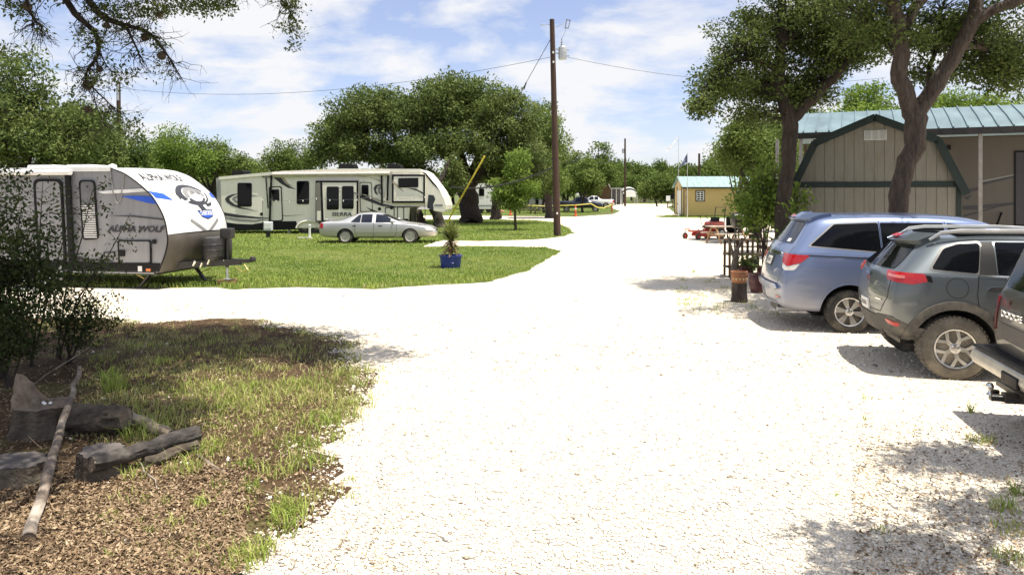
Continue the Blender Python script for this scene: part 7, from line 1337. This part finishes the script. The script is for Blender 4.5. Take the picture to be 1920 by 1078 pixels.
# ------------------------------------------------------------------ logs, stumps and branches on the bank
CUT = mat('grey_cut_wood', (.17, .125, .09), .9, var=.5, scale=9, bump=1., bscale=30, bdist=.03, stain=(.32, .27, .2), samt=.6, sscale=7); CUTD = mat('dark_cut_wood', (.11, .095, .088), .85, var=.4, scale=9, bump=.5, bscale=25); PALEW = mat('bleached_branch', (.15, .115, .09), .85, var=.5, scale=6, bump=.8, bscale=24, stain=(.5, .45, .38), samt=.75, sscale=3); LOGB = mat('mossy_log_bark', (.07, .052, .038), .92, var=.5, scale=9, bump=1., bscale=26, bdist=.03, stain=(.17, .15, .11), samt=.7, sscale=6)
def stump(label, u, v, r, h, seed, m=LOGB, mt=CUT, tilt=0, sx=1.):
    gx, gy = G(u, v); t = thing('tree_stump', label, 'stump', (gx, gy, 0)); prg = random.Random(seed); n = 60; b = MB(); rad = [r*(1+.16*mnoise.noise((2.6*math.cos(k*2*PI/n)+seed, 2.6*math.sin(k*2*PI/n), 0))+.13*abs(mnoise.noise((8*math.cos(k*2*PI/n)+seed, 8*math.sin(k*2*PI/n), 3)))) for k in range(n)]
    rows = [(1.2, -.03), (1.1, h*.15), (1.04, h*.3), (1.01, h*.5), (.99, h*.7), (.98, h*.88), (.96, h)]; nr_ = len(rows)
    for s_, z in rows:
        for k in range(n): a = 2*PI*k/n; b.v.append((rad[k]*s_*math.cos(a)*sx, rad[k]*s_*math.sin(a), z+(tilt*math.cos(a)*r if z == h else 0)+(.02*mnoise.noise((math.cos(a)*2, math.sin(a)*2, seed)) if z == h else 0)+prg.uniform(-.004, .004)))
    for i in range(nr_-1):
        for k in range(n): b.f.append((i*n+k, i*n+(k+1) % n, (i+1)*n+(k+1) % n, (i+1)*n+k)); b.m.append(0)
    b.build('bark', m, t, smooth=True, angle=60); b2 = MB(); b2.v = [(x*.985, y*.985, z+.003) for x, y, z in b.v[(nr_-1)*n:nr_*n]]+[(x*.5, y*.5, z+.008) for x, y, z in b.v[(nr_-1)*n:nr_*n]]+[(0, 0, h+.004)]; b2.f = [(k, (k+1) % n, n+(k+1) % n, n+k) for k in range(n)]+[(n+k, n+(k+1) % n, 2*n) for k in range(n)]; b2.m = [0]*len(b2.f); b2.build('cut_face', mt, t, smooth=True)
    return t
s0 = stump('large stump with a tall splintered shard at the left edge', 84, 812, .235, .26, 1)
shd = MB().add([(-.23, -.12, .22), (-.02, -.16, .24), (.0, .1, .24), (-.2, .16, .22), (-.25, -.02, .54), (-.2, -.04, .55), (-.19, .04, .5), (-.24, .06, .49)], [(3, 2, 1, 0), (4, 5, 6, 7), (0, 1, 5, 4), (1, 2, 6, 5), (2, 3, 7, 6), (3, 0, 4, 7)]).build('shard', CUT, s0)
bm = bmesh.new(); bm.from_mesh(shd.data); bmesh.ops.subdivide_edges(bm, edges=bm.edges[:], cuts=7, use_grid_fill=True)
for vv in bm.verts: vv.co += Vector((mnoise.noise(vv.co*Vector((30, 30, 5)).x*.5), mnoise.noise((vv.co.y*22, vv.co.x*22, vv.co.z*4)), mnoise.noise((vv.co.x*18, 5, vv.co.z*3))))*.022
bm.to_mesh(shd.data); bm.free()
stump('low round cut stump beside the dark log', 190, 893, .165, .2, 2, mt=CUTD); stump('dark flat topped stump cut by the left edge', 20, 905, .2, .16, 3, mt=CUTD, sx=1.3)
for i, (dx_, dy_) in enumerate(((.03, -.05), (.07, -.03), (.0, -.02))):
    o = MB().lathe([(.003, 0), (.014, .004), (.017, .012), (.012, .022), (.003, .026)], 9).build('white_stone', PAPER, None, smooth=True); gx, gy = G(84, 812); o.location = (gx+dx_, gy+dy_, .268); tag(o, ('small white stone in the middle of the large stump top', 'rightmost small white stone on the large stump', 'leftmost small white stone on the large stump')[i], 'stone', 'white stones on the stump')
def barktube(pts, rd, n, seed):
    fine = []; fr = []
    for i in range(len(pts)-1):
        for k in range(4): fine.append(pts[i].lerp(pts[i+1], k/4)); fr.append(rd[i]+(rd[i+1]-rd[i])*k/4)
    fine.append(pts[-1]); fr.append(rd[-1]); b = MB(); d0 = (fine[1]-fine[0]).normalized(); x = d0.orthogonal().normalized(); m = len(fine); acc = 0
    for i in range(m):
        d = (fine[min(i+1, m-1)]-fine[max(i-1, 0)]).normalized(); x = (x-d*x.dot(d)).normalized(); y = d.cross(x); acc += (fine[i]-fine[max(i-1, 0)]).length
        for k in range(n):
            a = 2*PI*k/n; c, s_ = math.cos(a), math.sin(a); q_ = (c*3.2+seed, s_*3.2, acc*5); rr_ = fr[i]*(1+.20*mnoise.noise(q_)+.13*abs(mnoise.noise((c*7+seed, s_*7, acc*9)))-.05)
            b.v.append(tuple(fine[i]+x*c*rr_+y*s_*rr_))
    b.f = [(i*n+k, i*n+(k+1) % n, (i+1)*n+(k+1) % n, (i+1)*n+k) for i in range(m-1) for k in range(n)]; b.m = [0]*len(b.f); return b
def log(name, label, a, b_, r0, r1, m, seed, n=9, bend=.03, sides=14, cut=None, cat='log'):
    prg = random.Random(seed); a, b_ = Vector(a), Vector(b_); pts = [a.lerp(b_, i/n)+Vector((prg.uniform(-bend, bend), prg.uniform(-bend, bend), prg.uniform(-bend, bend)*.6)) for i in range(n+1)]; rd = [r0+(r1-r0)*i/n for i in range(n+1)]; rd = [q_*(1+prg.uniform(-.1, .1)) for q_ in rd]
    t = thing(name, label, cat, (0, 0, 0)); 
    barktube(pts, rd, sides*2 if r0 > .03 else sides, seed).build('bark', m, t, smooth=True, angle=50); 
    for p, q_, r in ((pts[0], pts[1], rd[0]), (pts[-1], pts[-2], rd[-1])): d = (p-q_).normalized(); MB().tube([p-d*.01, p-d*.002], [r*.97, r*.93], sides).build('cut_face', cut or CUT, t)
    return t
def gp(u, v, z): x, y = G(u, v); return (x, y, z)
log('hollow_log', 'short hollow log lying right of the large stump', gp(130, 815, .15), gp(238, 818, .15), .125, .12, LOGB, 11, n=5, bend=.012)
log('broken_log', 'pale broken bark log between the hollow log and the grass', gp(238, 800, .1), gp(322, 822, .04), .06, .04, mat('pale_peeling_bark', (.30, .24, .17), .9, var=.4, scale=9, bump=.8, bscale=22, stain=(.5, .45, .36), samt=.6, sscale=6), 12, n=6, bend=.02)
log('dark_log', 'dark log resting on the low stump', gp(172, 915, .17), gp(366, 843, .13), .055, .068, mat('near_black_bark', (.035, .03, .028), .9, var=.5, scale=8, bump=1., bscale=20, stain=(.17, .15, .13), samt=.5, sscale=7), 13, n=9, bend=.014)  # near-black bark colour with paler blotches
log('dark_log', 'second dark log lying on the ground under the first one', gp(270, 880, .06), gp(368, 848, .06), .06, .055, LOGB, 14, n=6, bend=.015)
log('fallen_branch', 'long pale fallen branch leaning over the stumps towards the camera', gp(52, 1020, .04), P(150, 690, 7.2), .042, .018, PALEW, 15, n=14, bend=.014, sides=12, cat='branch')
log('stick', 'short peeled stick lying on the leaf litter', gp(372, 858, .02), gp(420, 893, .02), .014, .016, PALEW, 16, n=4, bend=.006, sides=7, cat='stick')
for i, (a, b_, lab) in enumerate(((gp(20, 800, .25), gp(165, 740, .5), 'thin bare twig arching across the large stump'), (gp(215, 735, .02), P(300, 600, 8.5), 'dead thin stem sticking up beside the low shrub'), (gp(300, 920, .02), gp(240, 870, .1), 'thin grey twig below the low stump'), (gp(180, 1000, .02), gp(330, 1040, .02), 'thin twig lying in the leaf litter'), (gp(340, 885, .02), gp(305, 930, .02), 'tiny twig right of the low stump'), (gp(545, 870, .02), gp(600, 890, .03), 'twig lying across the grass tufts near the gravel'))):
    log('twig', lab, a, b_, .006, .003, PALEW, 30+i, n=5, bend=.02, sides=5, cat='twig')
STN = mat('pale_fieldstone', (.45, .40, .34), .9, var=.3, scale=8, bump=.4)
for i, (u, v, r, lab) in enumerate(((1355, 520, .09, 'pale rock left of the stump pot'), (310, 1010, .035, 'pale rock in the leaf litter at the bottom'), (360, 975, .03, 'tan rock on bare soil at the bottom'), (1383, 600, .03, 'small rock on the gravel below the stump'))):
    gx, gy = G(u, v); prg = random.Random(i); bm = bmesh.new(); bmesh.ops.create_icosphere(bm, subdivisions=2, radius=r)
    for vv in bm.verts: vv.co *= 1+.5*mnoise.noise(vv.co*(1.6/r)*.6+Vector((i, 0, 0))); vv.co.z *= .6
    me = bpy.data.meshes.new('rock'); bm.to_mesh(me); bm.free(); me.materials.append(STN); o = bpy.data.objects.new('rock', me); C.objects.link(o); o.location = (gx, gy, r*.3); tag(o, lab, 'rock')
